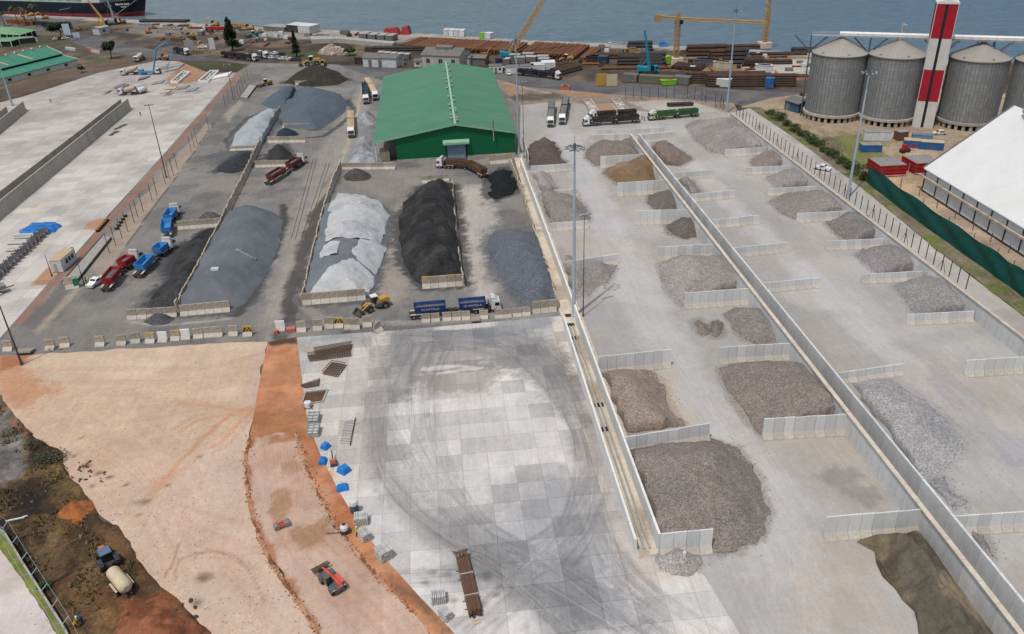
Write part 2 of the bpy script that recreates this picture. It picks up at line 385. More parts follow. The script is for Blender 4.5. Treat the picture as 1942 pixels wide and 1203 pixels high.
# haul roads behind the yard
def paint_road(p): p.noise(S(128, 122, 116), 9, .48, .66, .6, 5); p.noise(S(78, 78, 80), 14, .5, .64, .5, 6)
zone('haul_road', [(120, 62), (165, 66), (240, 84), (330, 103), (470, 118), (640, 124), (760, 130), (965, 142), (1150, 160), (1320, 166), (1545, 178), (1545, 189), (1420, 205), (1385, 196), (1180, 184), (985, 168), (940, 164), (720, 152), (560, 136), (420, 116), (330, 116), (240, 104), (165, 92), (130, 78)], 1.2, .03, S(104, 104, 107), g_road, paint_road, rough=(1.2, 4))
def paint_top(p):
    p.noise(S(172, 142, 116), 11, .48, .62, .8, 2); p.blob(1010, 185, 16, 7, S(88, 84, 80), .8, 4); p.blob(1120, 180, 9, 4, S(176, 140, 104), .8, 3)
    p.poly([(1190, 194), (1270, 190), (1330, 198), (1380, 214), (1240, 214)], S(188, 182, 174), .9, 1, 1)
    p.stroke([(960, 156), (1000, 168), (1045, 178)], 1.6, S(190, 180, 165), .8)
zone('bare_ground', [(940, 150), (985, 164), (1180, 181), (1390, 196), (1402, 214), (1388, 217), (1240, 217), (1060, 196), (985, 204), (955, 200)], 1.0, .06, S(146, 132, 120), g_dirt, paint_top, rough=(1, 3))
# left concrete yard
def paint_left(p):
    p.noise(S(212, 207, 198), 24, .45, .65, .6, 2); p.noise(S(174, 169, 162), 16, .5, .68, .6, 7); p.noise(S(196, 180, 160), 7, .62, .74, .35, 11); p.mix(sst(p.P[:, 1], 250, 420)*.55, S(160, 155, 150))
    for x, y in ((250, 212), (262, 195), (216, 345), (120, 300)): p.blob(x, y, 5, 2, S(190, 160, 128), .35, 2)
    p.poly([(330, 118), (440, 134), (448, 138), (395, 150), (330, 165), (310, 150), (345, 128)], S(172, 132, 100), .9, 1.5, 3)
    p.poly([(315, 122), (350, 124), (335, 134), (300, 133)], S(110, 100, 94), .5, 1, 1)
    p.poly([(385, 150), (440, 137), (425, 154), (375, 160)], S(200, 194, 186), .8, .4, .4)
    for i in range(14):
        x, y = 225+RNG.random()*150, 155+RNG.random()*22
        p.poly([(x, y), (x+14, y-1), (x+6, y+5), (x-9, y+6)], S(*[(120, 115, 100), (196, 192, 188), (150, 150, 148)][i % 3]), .7, .3, .2)
    for q in ([(222, 247), (244, 236), (236, 235), (214, 246)], [(213, 258), (228, 249), (219, 248), (204, 259)], [(202, 179), (215, 172), (207, 172), (193, 181)]):
        p.poly(q, S(66, 50, 40), .9, .25, .1)
    p.poly([(157, 436), (175, 417), (205, 414), (186, 437)], S(186, 142, 108), .95, .4, .4)
    p.poly([(58, 541), (90, 508), (118, 510), (91, 541)], S(186, 142, 108), .95, .4, .4)
    p.track([(60, 560), (200, 350), (330, 200), (400, 150)], 9, .25)
zone('concrete_yard', [(448, 138), (395, 138), (340, 117), (300, 115), (257, 124), (185, 139), (98, 167), (39, 185), (-40, 205), (-260, 270), (-330, 700), (-60, 712), (23, 616), (89, 541), (136, 490), (183, 437), (203, 411), (304, 300)], .85, .05, S(210, 205, 197), g_conc, paint_left)
# dark coal yard
TAN = S(170, 154, 138)
def paint_dark(p):
    p.wob *= .7; p.noise(S(152, 147, 140), 14, .5, .66, .55, 2); p.noise(S(98, 98, 99), 10, .52, .66, .5, 9)
    p.poly([(22, 618), (183, 440), (304, 303), (450, 140), (458, 140), (320, 301), (197, 443), (38, 618)], S(158, 116, 98), .8, .5, 1.8); p.noise(S(112, 104, 98), 1.5, 2, 3, 0, 3)
    p.poly([(45, 620), (140, 510), (214, 440), (330, 300), (462, 141), (500, 140), (400, 240), (283, 380), (190, 470), (70, 630)], S(120, 116, 112), .8, .5, .6)
    p.poly([(62, 630), (150, 540), (162, 540), (78, 632)], S(178, 165, 144), .8, .8, 1)
    p.poly([(160, 505), (215, 440), (330, 300), (392, 234), (402, 240), (335, 335), (283, 405), (219, 497), (195, 522)], TAN, .85, .6, 1)
    p.stroke([(195, 522), (219, 497), (283, 405), (335, 335), (402, 240), (425, 215)], .5, S(74, 70, 66), .8, .4)
    p.poly([(425, 218), (455, 190), (462, 198), (432, 232)], S(170, 160, 146), .8, .5, .5)
    p.poly([(690, 150), (710, 165), (665, 300), (645, 320), (590, 420), (560, 560), (530, 640), (490, 640), (540, 420), (600, 300)], S(160, 154, 146), .75, 2, 3)
    p.stroke([(646, 318), (600, 410), (575, 480), (548, 600), (535, 640)], 5, S(76, 74, 72), .85, 2)
    p.stroke([(690, 160), (650, 300), (590, 400)], 2, S(190, 178, 158), .5, 1)
    p.poly([(872, 350), (925, 345), (935, 420), (920, 470), (940, 540), (930, 568), (885, 565), (872, 430)], S(192, 184, 175), .8, 2.5, 6)
    p.poly([(738, 400), (762, 380), (755, 480), (775, 540), (760, 575), (715, 570), (730, 480)], S(168, 158, 147), .7, 1.5, 2)
    p.poly([(640, 325), (830, 320), (800, 345), (760, 360), (740, 380), (660, 350)], S(150, 144, 136), .6, 2, 2)
    p.blob(370, 490, 16, 12, S(70, 72, 76), .75, 5); p.blob(320, 560, 9, 5, S(74, 76, 80), .6, 3); p.blob(440, 300, 9, 11, S(70, 76, 84), .6, 4)
    p.stroke([(540, 390), (530, 450), (490, 540), (445, 600)], 3.2, S(58, 58, 60), .8, 1.5)
    p.stroke([(660, 190), (668, 215), (620, 255), (580, 262)], 3, S(56, 62, 68), .75, 1.5)
    p.stroke([(440, 285), (430, 265), (470, 225), (520, 205)], 2.5, S(60, 64, 70), .7, 1.5)
    p.stroke([(575, 560), (600, 600), (700, 612), (790, 615), (1055, 590)], 4, S(172, 168, 162), .5, 3)
    p.blob(690, 260, 4, 14, S(150, 152, 156), .7, 4); p.blob(700, 215, 4, 10, S(128, 130, 134), .6, 4)
    p.poly([(230, 640), (560, 612), (560, 635), (240, 652)], S(120, 120, 120), .5, 1, 1); p.stroke([(240, 610), (300, 618), (380, 612), (440, 604)], 1.3, S(172, 168, 162), .8, 1)
    p.track([(520, 640), (570, 500), (640, 330), (690, 190), (705, 150)], 11, .9); p.track([(430, 640), (360, 600), (250, 540), (230, 500), (300, 380), (400, 260)], 8, .7)
    p.track([(60, 650), (200, 560), (330, 390), (470, 230), (520, 150)], 9, .6); p.track([(900, 590), (905, 480), (890, 380), (860, 330), (700, 335)], 6, .6)
    p.track([(760, 610), (745, 520), (752, 420), (780, 340)], 6, .5)
    p.stroke([(470, 640), (480, 600)], .1, TAN, 0)
COALY = zone('coal_yard_paving', [(448, 138), (478, 120), (640, 123), (720, 152), (945, 164), (985, 202), (992, 300), (1062, 585), (1066, 602), (760, 630), (563, 643), (508, 650), (300, 660), (130, 671), (0, 678), (-90, 690), (-62, 712), (23, 616), (183, 437), (304, 300)], .55, .08, S(133, 130, 126), g_asph, paint_dark)
# rail tracks set into the lane
m_rail = mat('rusty_rail', S(84, 72, 64), rough=.6)
for k, (a, b) in enumerate((((598, 300), (556, 455)), ((622, 310), (575, 455)))):
    a, b = G(*a), G(*b); mb = MB()
    for o in (-.55, .55): mb.box((a.x+b.x)/2+o, (a.y+b.y)/2, .09, .16, (b-a).length, .05, rz=math.atan2(b.y-a.y, b.x-a.x)-PI/2)
    tag(mb.build('rail_track', m_rail), ['rusty rail pair sunk in the paving, left one beside the tarped heap lane', 'rusty rail pair sunk in the paving, right one nearer the tarped heap wall'][k], 'rail track', 'rails set into the lane')
# storage yard
def paint_store(p):
    p.noise(S(198, 195, 191), 20, .46, .66, .5, 4); p.noise(S(182, 171, 158), 22, .5, .7, .45, 14); p.noise(S(160, 159, 159), 12, .56, .74, .35, 21)
    for pts, w_ in (([(1050, 230), (1120, 350), (1165, 460), (1210, 560), (1300, 720), (1420, 880), (1490, 1010), (1510, 1203)], 13), ([(1230, 240), (1330, 330), (1450, 450), (1570, 560), (1700, 680), (1942, 850)], 9)):
        p.stroke(pts, w_, S(194, 193, 191), .6, 2.5); p.track(pts, w_*.9, .9)
    p.track([(1210, 560), (1260, 520), (1300, 440), (1340, 430)], 6, .4); p.track([(1420, 880), (1500, 840), (1600, 850), (1690, 910)], 8, .5); p.track([(1200, 540), (1150, 600), (1180, 640), (1260, 640)], 6, .5)
    p.track([(1300, 760), (1250, 640), (1160, 560), (1110, 440)], 7, .5); p.track([(1500, 1180), (1440, 1100), (1400, 1150), (1500, 1203)], 8, .6)
    p.poly([(1240, 1060), (1340, 1090), (1520, 1130), (1600, 1203), (1420, 1240), (1330, 1120)], S(170, 168, 168), .5, 3, 4)
    p.poly([(1550, 1040), (1640, 1030), (1700, 1203), (1500, 1203), (1480, 1100)], S(190, 174, 156), .55, 4, 4)
    p.poly([(1700, 700), (1942, 700), (1942, 830), (1850, 820)], S(182, 170, 156), .5, 4, 4); p.poly([(1500, 830), (1620, 830), (1740, 960), (1600, 970)], S(186, 174, 160), .5, 4, 4)
    p.poly([(1060, 440), (1190, 450), (1180, 490), (1075, 490)], S(184, 172, 158), .5, 3, 3); p.poly([(1260, 690), (1300, 760), (1330, 800), (1290, 800), (1250, 740)], S(196, 178, 156), .6, 2, 3)
    p.blob(1600, 900, 4, 3, S(130, 128, 126), .55, 3); p.blob(1630, 940, 3, 3, S(134, 130, 128), .5, 3)
    p.stroke([(1790, 720), (1840, 780), (1942, 880)], 6, S(160, 160, 164), .5, 3)
    p.poly([(985, 196), (1060, 193), (1100, 200), (1090, 235), (1000, 250)], S(176, 174, 172), .5, 2, 2)
STORE = zone('storage_yard_paving', [(987, 200), (1060, 193), (1240, 214), (1388, 214), (1425, 245), (1942, 642), (2110, 770), (2130, 1330), (1480, 1330), (1335, 1092), (1258, 1062), (1203, 1050), (1100, 600), (1058, 585), (985, 300)], .5, .10, S(174, 171, 166), g_yard, paint_store)
# concrete apron in front
def paint_apron(p):
    p.wob *= .45; DG = S(150, 148, 145); WH = S(228, 224, 218)
    p.noise(WH, 9, .47, .62, .7, 2); p.noise(S(176, 175, 174), 12, .5, .66, .5, 6)
    p.poly([(640, 640), (740, 630), (730, 900), (640, 940), (580, 790), (570, 700)], S(208, 200, 190), .75, 2.5, 2)
    p.poly([(1040, 600), (1068, 600), (1205, 1050), (1165, 1050), (1110, 860), (1075, 760)], S(222, 210, 196), .8, 1.2, 2)
    p.poly([(740, 625), (870, 610), (1040, 640), (1110, 730), (1140, 820), (1090, 800), (1000, 720), (900, 690), (820, 700), (770, 760), (735, 760)], DG, .8, 2.5, 3)
    p.poly([(800, 612), (1050, 595), (1056, 615), (940, 650), (830, 640)], S(160, 162, 165), .8, 1.5, 2)
    p.poly([(790, 690), (900, 680), (945, 700), (930, 745), (800, 755)], S(166, 160, 152), .75, 2, 3)
    p.stroke([(800, 700), (860, 697), (900, 700)], 1.8, WH, .85, 2); p.stroke([(830, 708), (870, 706), (910, 698)], 1.1, WH, .8, 2); p.blob(880, 620, 7, 1.5, WH, .7, 2); p.blob(650, 640, 6, 1.3, S(170, 172, 176), .6, 2)
    p.poly([(905, 1000), (1060, 900), (1140, 960), (1160, 1080), (1180, 1203), (1000, 1203), (950, 1090)], S(164, 165, 168), .55, 4, 4)
    p.stroke([(770, 630), (738, 700), (718, 780), (726, 870), (770, 950), (850, 1020), (960, 1090), (1060, 1170), (1120, 1240)], 8, S(156, 155, 153), .5, 2.5)
    p.stroke([(1000, 660), (1085, 760), (1130, 860), (1150, 960)], 9, S(156, 155, 153), .45, 2.5)
    rg = np.random.default_rng(5)
    bases = ([(775, 628), (738, 700), (716, 780), (726, 870), (770, 950), (850, 1020), (960, 1090), (1060, 1170), (1120, 1240)], [(790, 640), (960, 650), (1060, 720), (1115, 830), (1130, 930), (1090, 1030), (1000, 1110), (900, 1190)], [(700, 650), (790, 860), (900, 1000), (1040, 1080), (1210, 1180), (1320, 1260)], [(1140, 880), (1110, 960), (1180, 1090), (1330, 1203)], [(830, 640), (800, 740), (830, 900), (960, 1060), (1150, 1180)], [(1010, 640), (1090, 780), (1120, 900), (1060, 1010), (900, 1080), (760, 1100)])
    for bs in bases:
        for k in range(7):
            dx, dy = rg.normal(0, 16), rg.normal(0, 10); p.track([(x+dx+rg.normal(0, 5), y+dy+rg.normal(0, 5)) for x, y in bs], 1.3+rg.random()*1.6, .8+.2*rg.random())
    for x, y, r_ in ((845, 1090, 1.3), (822, 1085, .9), (925, 1098, 1.2), (910, 1150, 1.0), (862, 1140, .8), (880, 1100, .8), (805, 1105, .7), (940, 1130, .8)): p.blob(x, y, r_, r_*.8, S(122, 122, 122), .6, 1.2, .2)
    p.blob(590, 660, 2.5, 2, S(202, 180, 150), .6, 2); p.blob(625, 905, 1.6, 1.6, S(214, 178, 146), .7, 1); p.blob(650, 970, 2, 1, S(206, 176, 150), .6, 1)
    p.poly([(563, 643), (690, 632), (700, 650), (570, 665)], S(170, 172, 174), .5, 1, 1)
    p.poly([(1205, 1050), (1258, 1064), (1300, 1095), (1210, 1120), (1190, 1090)], S(222, 208, 196), .75, 1.5, 2)
    p.poly([(990, 1090), (1060, 1060), (1200, 1130), (1260, 1203), (1100, 1203)], S(150, 151, 155), .5, 3, 3)
zone('concrete_apron', [(563, 641), (760, 627), (1064, 600), (1203, 1050), (1258, 1062), (1335, 1092), (1480, 1330), (945, 1330), (862, 1203), (795, 1132), (737, 1068), (692, 1012), (642, 932), (607, 862), (583, 800), (570, 700)], .32, .12, S(212, 208, 203), g_apron, paint_apron)
# sand lot, red soil cut and pink haul road
def paint_sand(p):
    p.noise(S(222, 198, 174), 12, .48, .66, .6, 2); p.noise(S(200, 172, 148), 9, .5, .68, .5, 8)
    p.poly([(200, 900), (470, 840), (480, 960), (600, 1203), (400, 1203), (250, 1020)], S(212, 186, 170), .6, 6, 5)
    p.poly([(-20, 680), (40, 690), (110, 745), (60, 770), (0, 760)], S(196, 138, 96), .65, 2.5, 4); p.poly([(0, 672), (60, 672), (48, 690), (20, 700), (-10, 712)], S(168, 104, 66), .8, 1, 1)
    p.poly([(480, 650), (507, 650), (492, 742), (472, 830), (456, 850), (470, 740)], S(204, 182, 166), .6, 1, 1)
    OR = S(208, 152, 114)
    for a in ([(475, 772), (420, 800), (370, 850), (330, 890), (280, 940)], [(475, 775), (430, 830), (400, 850)], [(480, 778), (400, 772), (330, 762)], [(470, 782), (390, 795), (340, 820)], [(480, 790), (440, 790), (380, 840), (300, 930)]): (p.stroke(a, 1.3, OR, .4, 1.2), [p.track([(x+k*9-9, y+k*7-7) for x, y in a], 1.6, 1.0) for k in range(3)])
    p.track([(505, 700), (420, 800), (320, 880), (200, 960), (120, 1000)], 7, .5); p.track([(0, 730), (150, 760), (330, 740), (505, 690)], 9, .5); p.track([(0, 720), (120, 850), (260, 980)], 6, .4)
    [p.track([(0+k*4, 705+k*22), (200+k*10, 700+k*26), (380, 700+k*20), (506, 668+k*26)], 2.2, .8) for k in range(5)]; [p.track([(60+k*20, 760+k*16), (200+k*16, 900-k*10), (340+k*20, 960+k*30), (480+k*8, 1000+k*46)], 1.8, .7) for k in range(5)]; [p.track([(90+k*30, 740), (190+k*40, 860), (330+k*30, 1100)], 1.8, .6) for k in range(5)]; p.track([(320, 1100), (350, 1060), (420, 1045), (470, 1090), (500, 1160)], 4, .6)
    p.stroke([(325, 1105), (340, 1070), (390, 1046), (440, 1055), (475, 1090), (500, 1140)], .5, S(150, 112, 84), .5, .6); p.stroke([(310, 1095), (336, 1060), (340, 1030)], .5, S(160, 118, 90), .5, .6)
    for x, y, r_, c in ((160, 885, .8, (96, 80, 66)), (207, 905, .7, (90, 76, 64)), (190, 895, .8, (110, 92, 74)), (267, 955, 1.2, (130, 116, 98)), (380, 1097, 1.3, (120, 98, 66)), (381, 868, .6, (140, 96, 66)), (375, 1140, .9, (130, 108, 78)), (237, 922, .6, (150, 100, 72)), (316, 922, .5, (100, 84, 60)), (180, 920, .5, (110, 96, 80)), (258, 983, .5, (150, 108, 80)), (150, 833, .6, (150, 120, 96)), (140, 870, .8, (120, 100, 82))): p.blob(x, y, r_*1.3, r_, S(*c), .8, .9, .1)
zone('sand_lot', [(-90, 690), (0, 677), (130, 670), (300, 659), (508, 649), (490, 742), (474, 825), (466, 880), (475, 960), (505, 1050), (560, 1130), (602, 1203), (660, 1300), (480, 1300), (395, 1203), (330, 1140), (275, 1080), (245, 1030), (222, 1000), (200, 985), (165, 945), (130, 900), (112, 858), (60, 828), (38, 798), (0, 760), (-120, 735)], .38, .14, S(212, 186, 162), g_sand, paint_sand, rough=(.7, 1.2))
def paint_cut(p):
    p.noise(S(214, 160, 124), 6, .5, .66, .6, 12); p.noise(S(176, 106, 68), 5, .48, .64, .6, 2); p.noise(S(214, 150, 108), 4, .54, .68, .6, 9)
    p.poly([(480, 790), (560, 785), (585, 830), (560, 830), (480, 830)], S(150, 106, 68), .55, 1.5, 2); p.poly([(555, 1010), (700, 1080), (690, 1090), (640, 1010)], S(160, 96, 58), .5, 1, 1)
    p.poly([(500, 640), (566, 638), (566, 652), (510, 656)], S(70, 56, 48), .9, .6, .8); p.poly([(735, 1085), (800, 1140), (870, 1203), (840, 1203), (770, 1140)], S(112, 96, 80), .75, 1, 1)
    p.track([(535, 660), (525, 730), (515, 800)], 4, .7)
zone('red_soil_cut', [(508, 650), (563, 641), (570, 700), (583, 800), (607, 862), (642, 932), (692, 1012), (737, 1068), (795, 1132), (862, 1203), (945, 1330), (880, 1330), (815, 1203), (745, 1128), (688, 1066), (638, 1000), (600, 935), (575, 872), (560, 820), (474, 828), (489, 745)], .35, .16, S(186, 132, 98), g_soil, paint_cut, relief=.25)
def paint_pink(p):
    p.noise(S(214, 186, 168), 7, .48, .66, .6, 3); p.noise(S(190, 154, 132), 8, .52, .68, .5, 5)
    p.blob(530, 960, 1.8, 4, S(164, 124, 92), .7, 1.5); p.blob(585, 1015, 3, 3, S(160, 124, 90), .7, 2.5); p.blob(530, 835, 3.5, 1.4, S(160, 112, 76), .6, 2); p.blob(545, 890, 2, 2, S(176, 140, 110), .6, 2)
    p.mix((1-sst(np.abs(p.P[:, 1]-G(520, 824).y), .5, 3.5))*sst(fbm(p.P[:, 0]/1.5, p.P[:, 1]/1.5, 4), .3, .6), S(176, 118, 80)); [p.track([(500+k*14, 830), (515+k*16, 960), (560+k*30, 1060), (680+k*40, 1203)], 1.6, .7) for k in range(5)]; p.stroke([(474, 828), (466, 880), (475, 960), (505, 1050), (560, 1130), (602, 1203)], 2.0, S(176, 116, 82), .8, 1.2); p.stroke([(562, 830), (577, 872), (604, 935), (640, 1000), (690, 1066), (748, 1128)], 1.0, S(190, 140, 108), .6, .9)
zone('pink_haul_road', [(474, 828), (560, 820), (575, 872), (600, 935), (638, 1000), (688, 1066), (745, 1128), (815, 1203), (880, 1330), (660, 1300), (602, 1203), (560, 1130), (505, 1050), (475, 960), (466, 880)], .35, .18, S(204, 176, 158), g_sand, paint_pink, rough=(1.0, 1.5))
def paint_mud(p):
    p.noise(S(132, 104, 74), 5, .48, .62, .75, 2); p.noise(S(52, 44, 36), 4, .5, .62, .75, 7); p.noise(S(146, 112, 66), 3.2, .56, .68, .6, 13)
    p.poly([(-40, 780), (20, 778), (50, 830), (45, 905), (0, 925), (-60, 930)], S(146, 142, 134), .85, 1, 2); p.poly([(0, 750), (25, 770), (42, 820), (0, 850)], S(112, 112, 102), .7, 1, 2)
    p.poly([(40, 810), (110, 815), (125, 880), (100, 875), (60, 870)], S(50, 44, 36), .8, 1.5, 2); p.poly([(0, 915), (70, 915), (110, 960), (40, 1000), (0, 1000)], S(46, 42, 38), .75, 2, 2)
    p.poly([(90, 880), (150, 900), (160, 945), (110, 925)], S(150, 122, 82), .6, 2, 2); p.poly([(140, 950), (210, 985), (200, 1080), (110, 1080), (110, 1010)], S(84, 66, 48), .7, 2, 2)
    p.poly([(110, 1100), (220, 1110), (230, 1180), (150, 1160)], S(128, 92, 58), .6, 2, 2); p.poly([(180, 1000), (240, 1010), (270, 1080), (330, 1150), (260, 1130), (200, 1060)], S(116, 84, 58), .6, 1.5, 2)
    p.poly([(0, 990), (20, 1000), (60, 1060), (100, 1120), (90, 1130), (40, 1075), (0, 1020)], S(40, 38, 35), .85, .6, .8); p.poly([(225, 1140), (330, 1135), (420, 1230), (200, 1260)], S(150, 94, 66), .9, 1, 1.5)
    p.blob(20, 775, 1.2, .7, S(188, 120, 80), .7, 1); p.poly([(20, 790), (60, 820), (50, 828), (18, 800)], S(174, 116, 84), .8, .7, 1)
zone('waste_ground', [(-140, 735), (0, 752), (38, 798), (60, 828), (112, 858), (130, 900), (165, 945), (200, 985), (222, 1000), (245, 1030), (275, 1080), (330, 1140), (395, 1203), (480, 1310), (180, 1320), (128, 1203), (88, 1140), (50, 1080), (14, 1020), (-30, 970), (-150, 900)], .3, .15, S(104, 86, 64), g_mud, paint_mud, rough=(.8, 1.2), relief=1.1)
def paint_verge(p): p.noise(S(140, 146, 72), 3, .45, .62, .8, 2); p.noise(S(150, 134, 96), 3, .55, .7, .7, 4)
zone('grass_verge', [(-40, 985), (14, 1020), (50, 1080), (88, 1140), (128, 1203), (180, 1320), (150, 1320), (108, 1203), (78, 1150), (45, 1100), (0, 1040), (-40, 1005)], .35, .17, S(112, 124, 56), g_soil, paint_verge, rough=(.5, .8), relief=.3)
def paint_pave(p): p.noise(S(226, 216, 212), 5, .48, .66, .6, 2); p.noise(S(190, 180, 168), 4, .52, .68, .6, 6)
zone('pale_pavement', [(-40, 1002), (0, 1042), (45, 1102), (78, 1152), (108, 1203), (150, 1320), (-80, 1320)], .5, .16, S(212, 200, 194), g_yard, paint_pave)
# right-hand side
def paint_acc(p): p.noise(S(200, 192, 184), 8, .48, .66, .5, 3); p.noise(S(160, 152, 146), 6, .55, .68, .5, 8); p.track([(1430, 225), (1650, 385), (1942, 612)], 5, .5)
zone('access_road', [(1388, 214), (1422, 206), (1500, 258), (1640, 362), (1780, 478), (1942, 602), (2110, 735), (2110, 772), (1942, 642), (1425, 245)], .7, .12, S(184, 178, 171), g_yard, paint_acc)
def paint_vg(p): p.noise(S(104, 116, 56), 4, .45, .58, .85, 2); p.noise(S(120, 106, 90), 5, .52, .66, .7, 7)
zone('road_verge', [(1422, 206), (1442, 204), (1560, 285), (1655, 352), (1780, 445), (1942, 568), (2110, 690), (2110, 736), (1942, 602), (1780, 478), (1640, 362), (1500, 258)], .6, .15, S(136, 126, 104), g_dirt, paint_vg, rough=(.6, 1.5), relief=.3)
def paint_silo(p):
    p.noise(S(200, 176, 148), 9, .48, .64, .6, 2); p.noise(S(150, 126, 100), 8, .5, .66, .6, 5)
    p.poly([(1560, 262), (1640, 255), (1680, 300), (1665, 330), (1620, 310)], S(112, 120, 66), .85, 1.5, 3); p.poly([(1590, 248), (1700, 268), (1690, 282), (1600, 272)], S(132, 128, 84), .6, 1.5, 3)
    p.poly([(1660, 330), (1720, 345), (1750, 380), (1700, 370)], S(206, 176, 142), .7, 2, 2); p.poly([(1560, 250), (1590, 262), (1600, 290), (1560, 275)], S(92, 84, 72), .5, 2, 2)
zone('silo_yard_ground', [(1400, 205), (1460, 187), (1545, 176), (1700, 165), (2100, 190), (2250, 500), (2110, 690), (1942, 568), (1780, 445), (1655, 352), (1560, 285), (1442, 204)], .9, .10, S(172, 154, 132), g_dirt, paint_silo)
# ================================================================== WALLS
DIRT = S(120, 104, 88)
m_wall = mat('precast_concrete', S(226, 227, 226), rough=.85, var=.14, scale=.5, dirt=S(150, 138, 124), dirtamt=.45, rnd=.12, stretch=(1, 1, .35))
m_wallw = mat('pale_wall_concrete', S(246, 245, 241), rough=.85, var=.14, scale=.4, dirt=S(168, 158, 146), dirtamt=.35, rnd=.05, stretch=(1, 1, .3))
m_block = mat('grubby_concrete', S(184, 172, 156), rough=.9, var=.3, scale=.8, dirt=S(104, 92, 80), dirtamt=.6, rnd=.14)
m_cope = mat('sandy_coping', S(214, 202, 184), rough=.9, var=.18, dirt=S(150, 132, 110))
m_old = mat('old_wall_concrete', S(216, 200, 178), rough=.92, var=.32, scale=.6, dirt=S(92, 82, 72), dirtamt=.7, rnd=.16)
m_yel = mat('faded_yellow_paint', S(206, 164, 78), rough=.7, var=.3, scale=1.2, dirt=S(150, 130, 100), dirtamt=.6)
m_blackp = mat('black_paint', S(48, 46, 44), rough=.6)
m_toe = mat('darkened_toe_concrete', S(196, 188, 176), rough=.9, var=.2, scale=.6, dirt=S(150, 138, 122), dirtamt=.5)  # beige toe, darkened in its colour to offset sun on the slope
_pm = {}
def ubody(w, H, m, foot=.75, th=.22, cap=None):
    k = (round(w, 2), round(H, 1), m.name, foot, cap and cap.name)
    if k not in _pm:
        b = MB(); prof = [(th, 0), (th, H), (0, H), (-.05, min(1.1, H*.4)), (-foot*.8, .42), (-foot, .2), (-foot, 0)]
        b.prism(prof, -w/2+.03, w/2-.03, 'x'); b.m[5:9] = [2 if cap else 1]*4
        if cap: b.b0(-w/2+.02, w/2-.02, -.02, th+.02, H-.25, H+.02, 1)
        o = b.build('panel', [m, cap, m_toe] if cap else [m, m_toe]); _pm[k] = o.data; bpy.data.objects.remove(o)
    return _pm[k]
def panel_wall(name, label, cat, group, e1, e2, H, m, pw=1.8, foot=.75, th=.22, jit=0, flip=False, part='panel'):
    e1, e2 = Vector(e1), Vector(e2); d = e2-e1; d.z = 0; L = d.length; n = max(1, round(L/pw)); w_ = L/n; a = math.atan2(d.y, d.x)
    if flip: a += PI
    t = empty(name, (e1.x, e1.y, 0), a, label, cat, group); me = ubody(w_, H, m, foot, th)
    for i in range(n):
        o = link(part, me, t); x = (i+.5)*w_*(-1 if flip else 1)
        o.location = (x, random.uniform(-jit, jit), -random.random()*jit*.5); o.rotation_euler = (random.uniform(-jit, jit)*.2, 0, random.uniform(-jit, jit)*.35)
    return t
def bay(label, base, top, other, group='precast bay walls', H=None):
    b = G(*base)+Vector((0, .55, 0)); h = H or min(5.2, max(2.2, height_over(b, top[1])))
    o = G(other[0], other[1], h)
    if b.x > o.x: b, o = o, b
    return panel_wall('bay_wall', label, 'bay wall', group, b, o, h, m_wall, jit=.045)
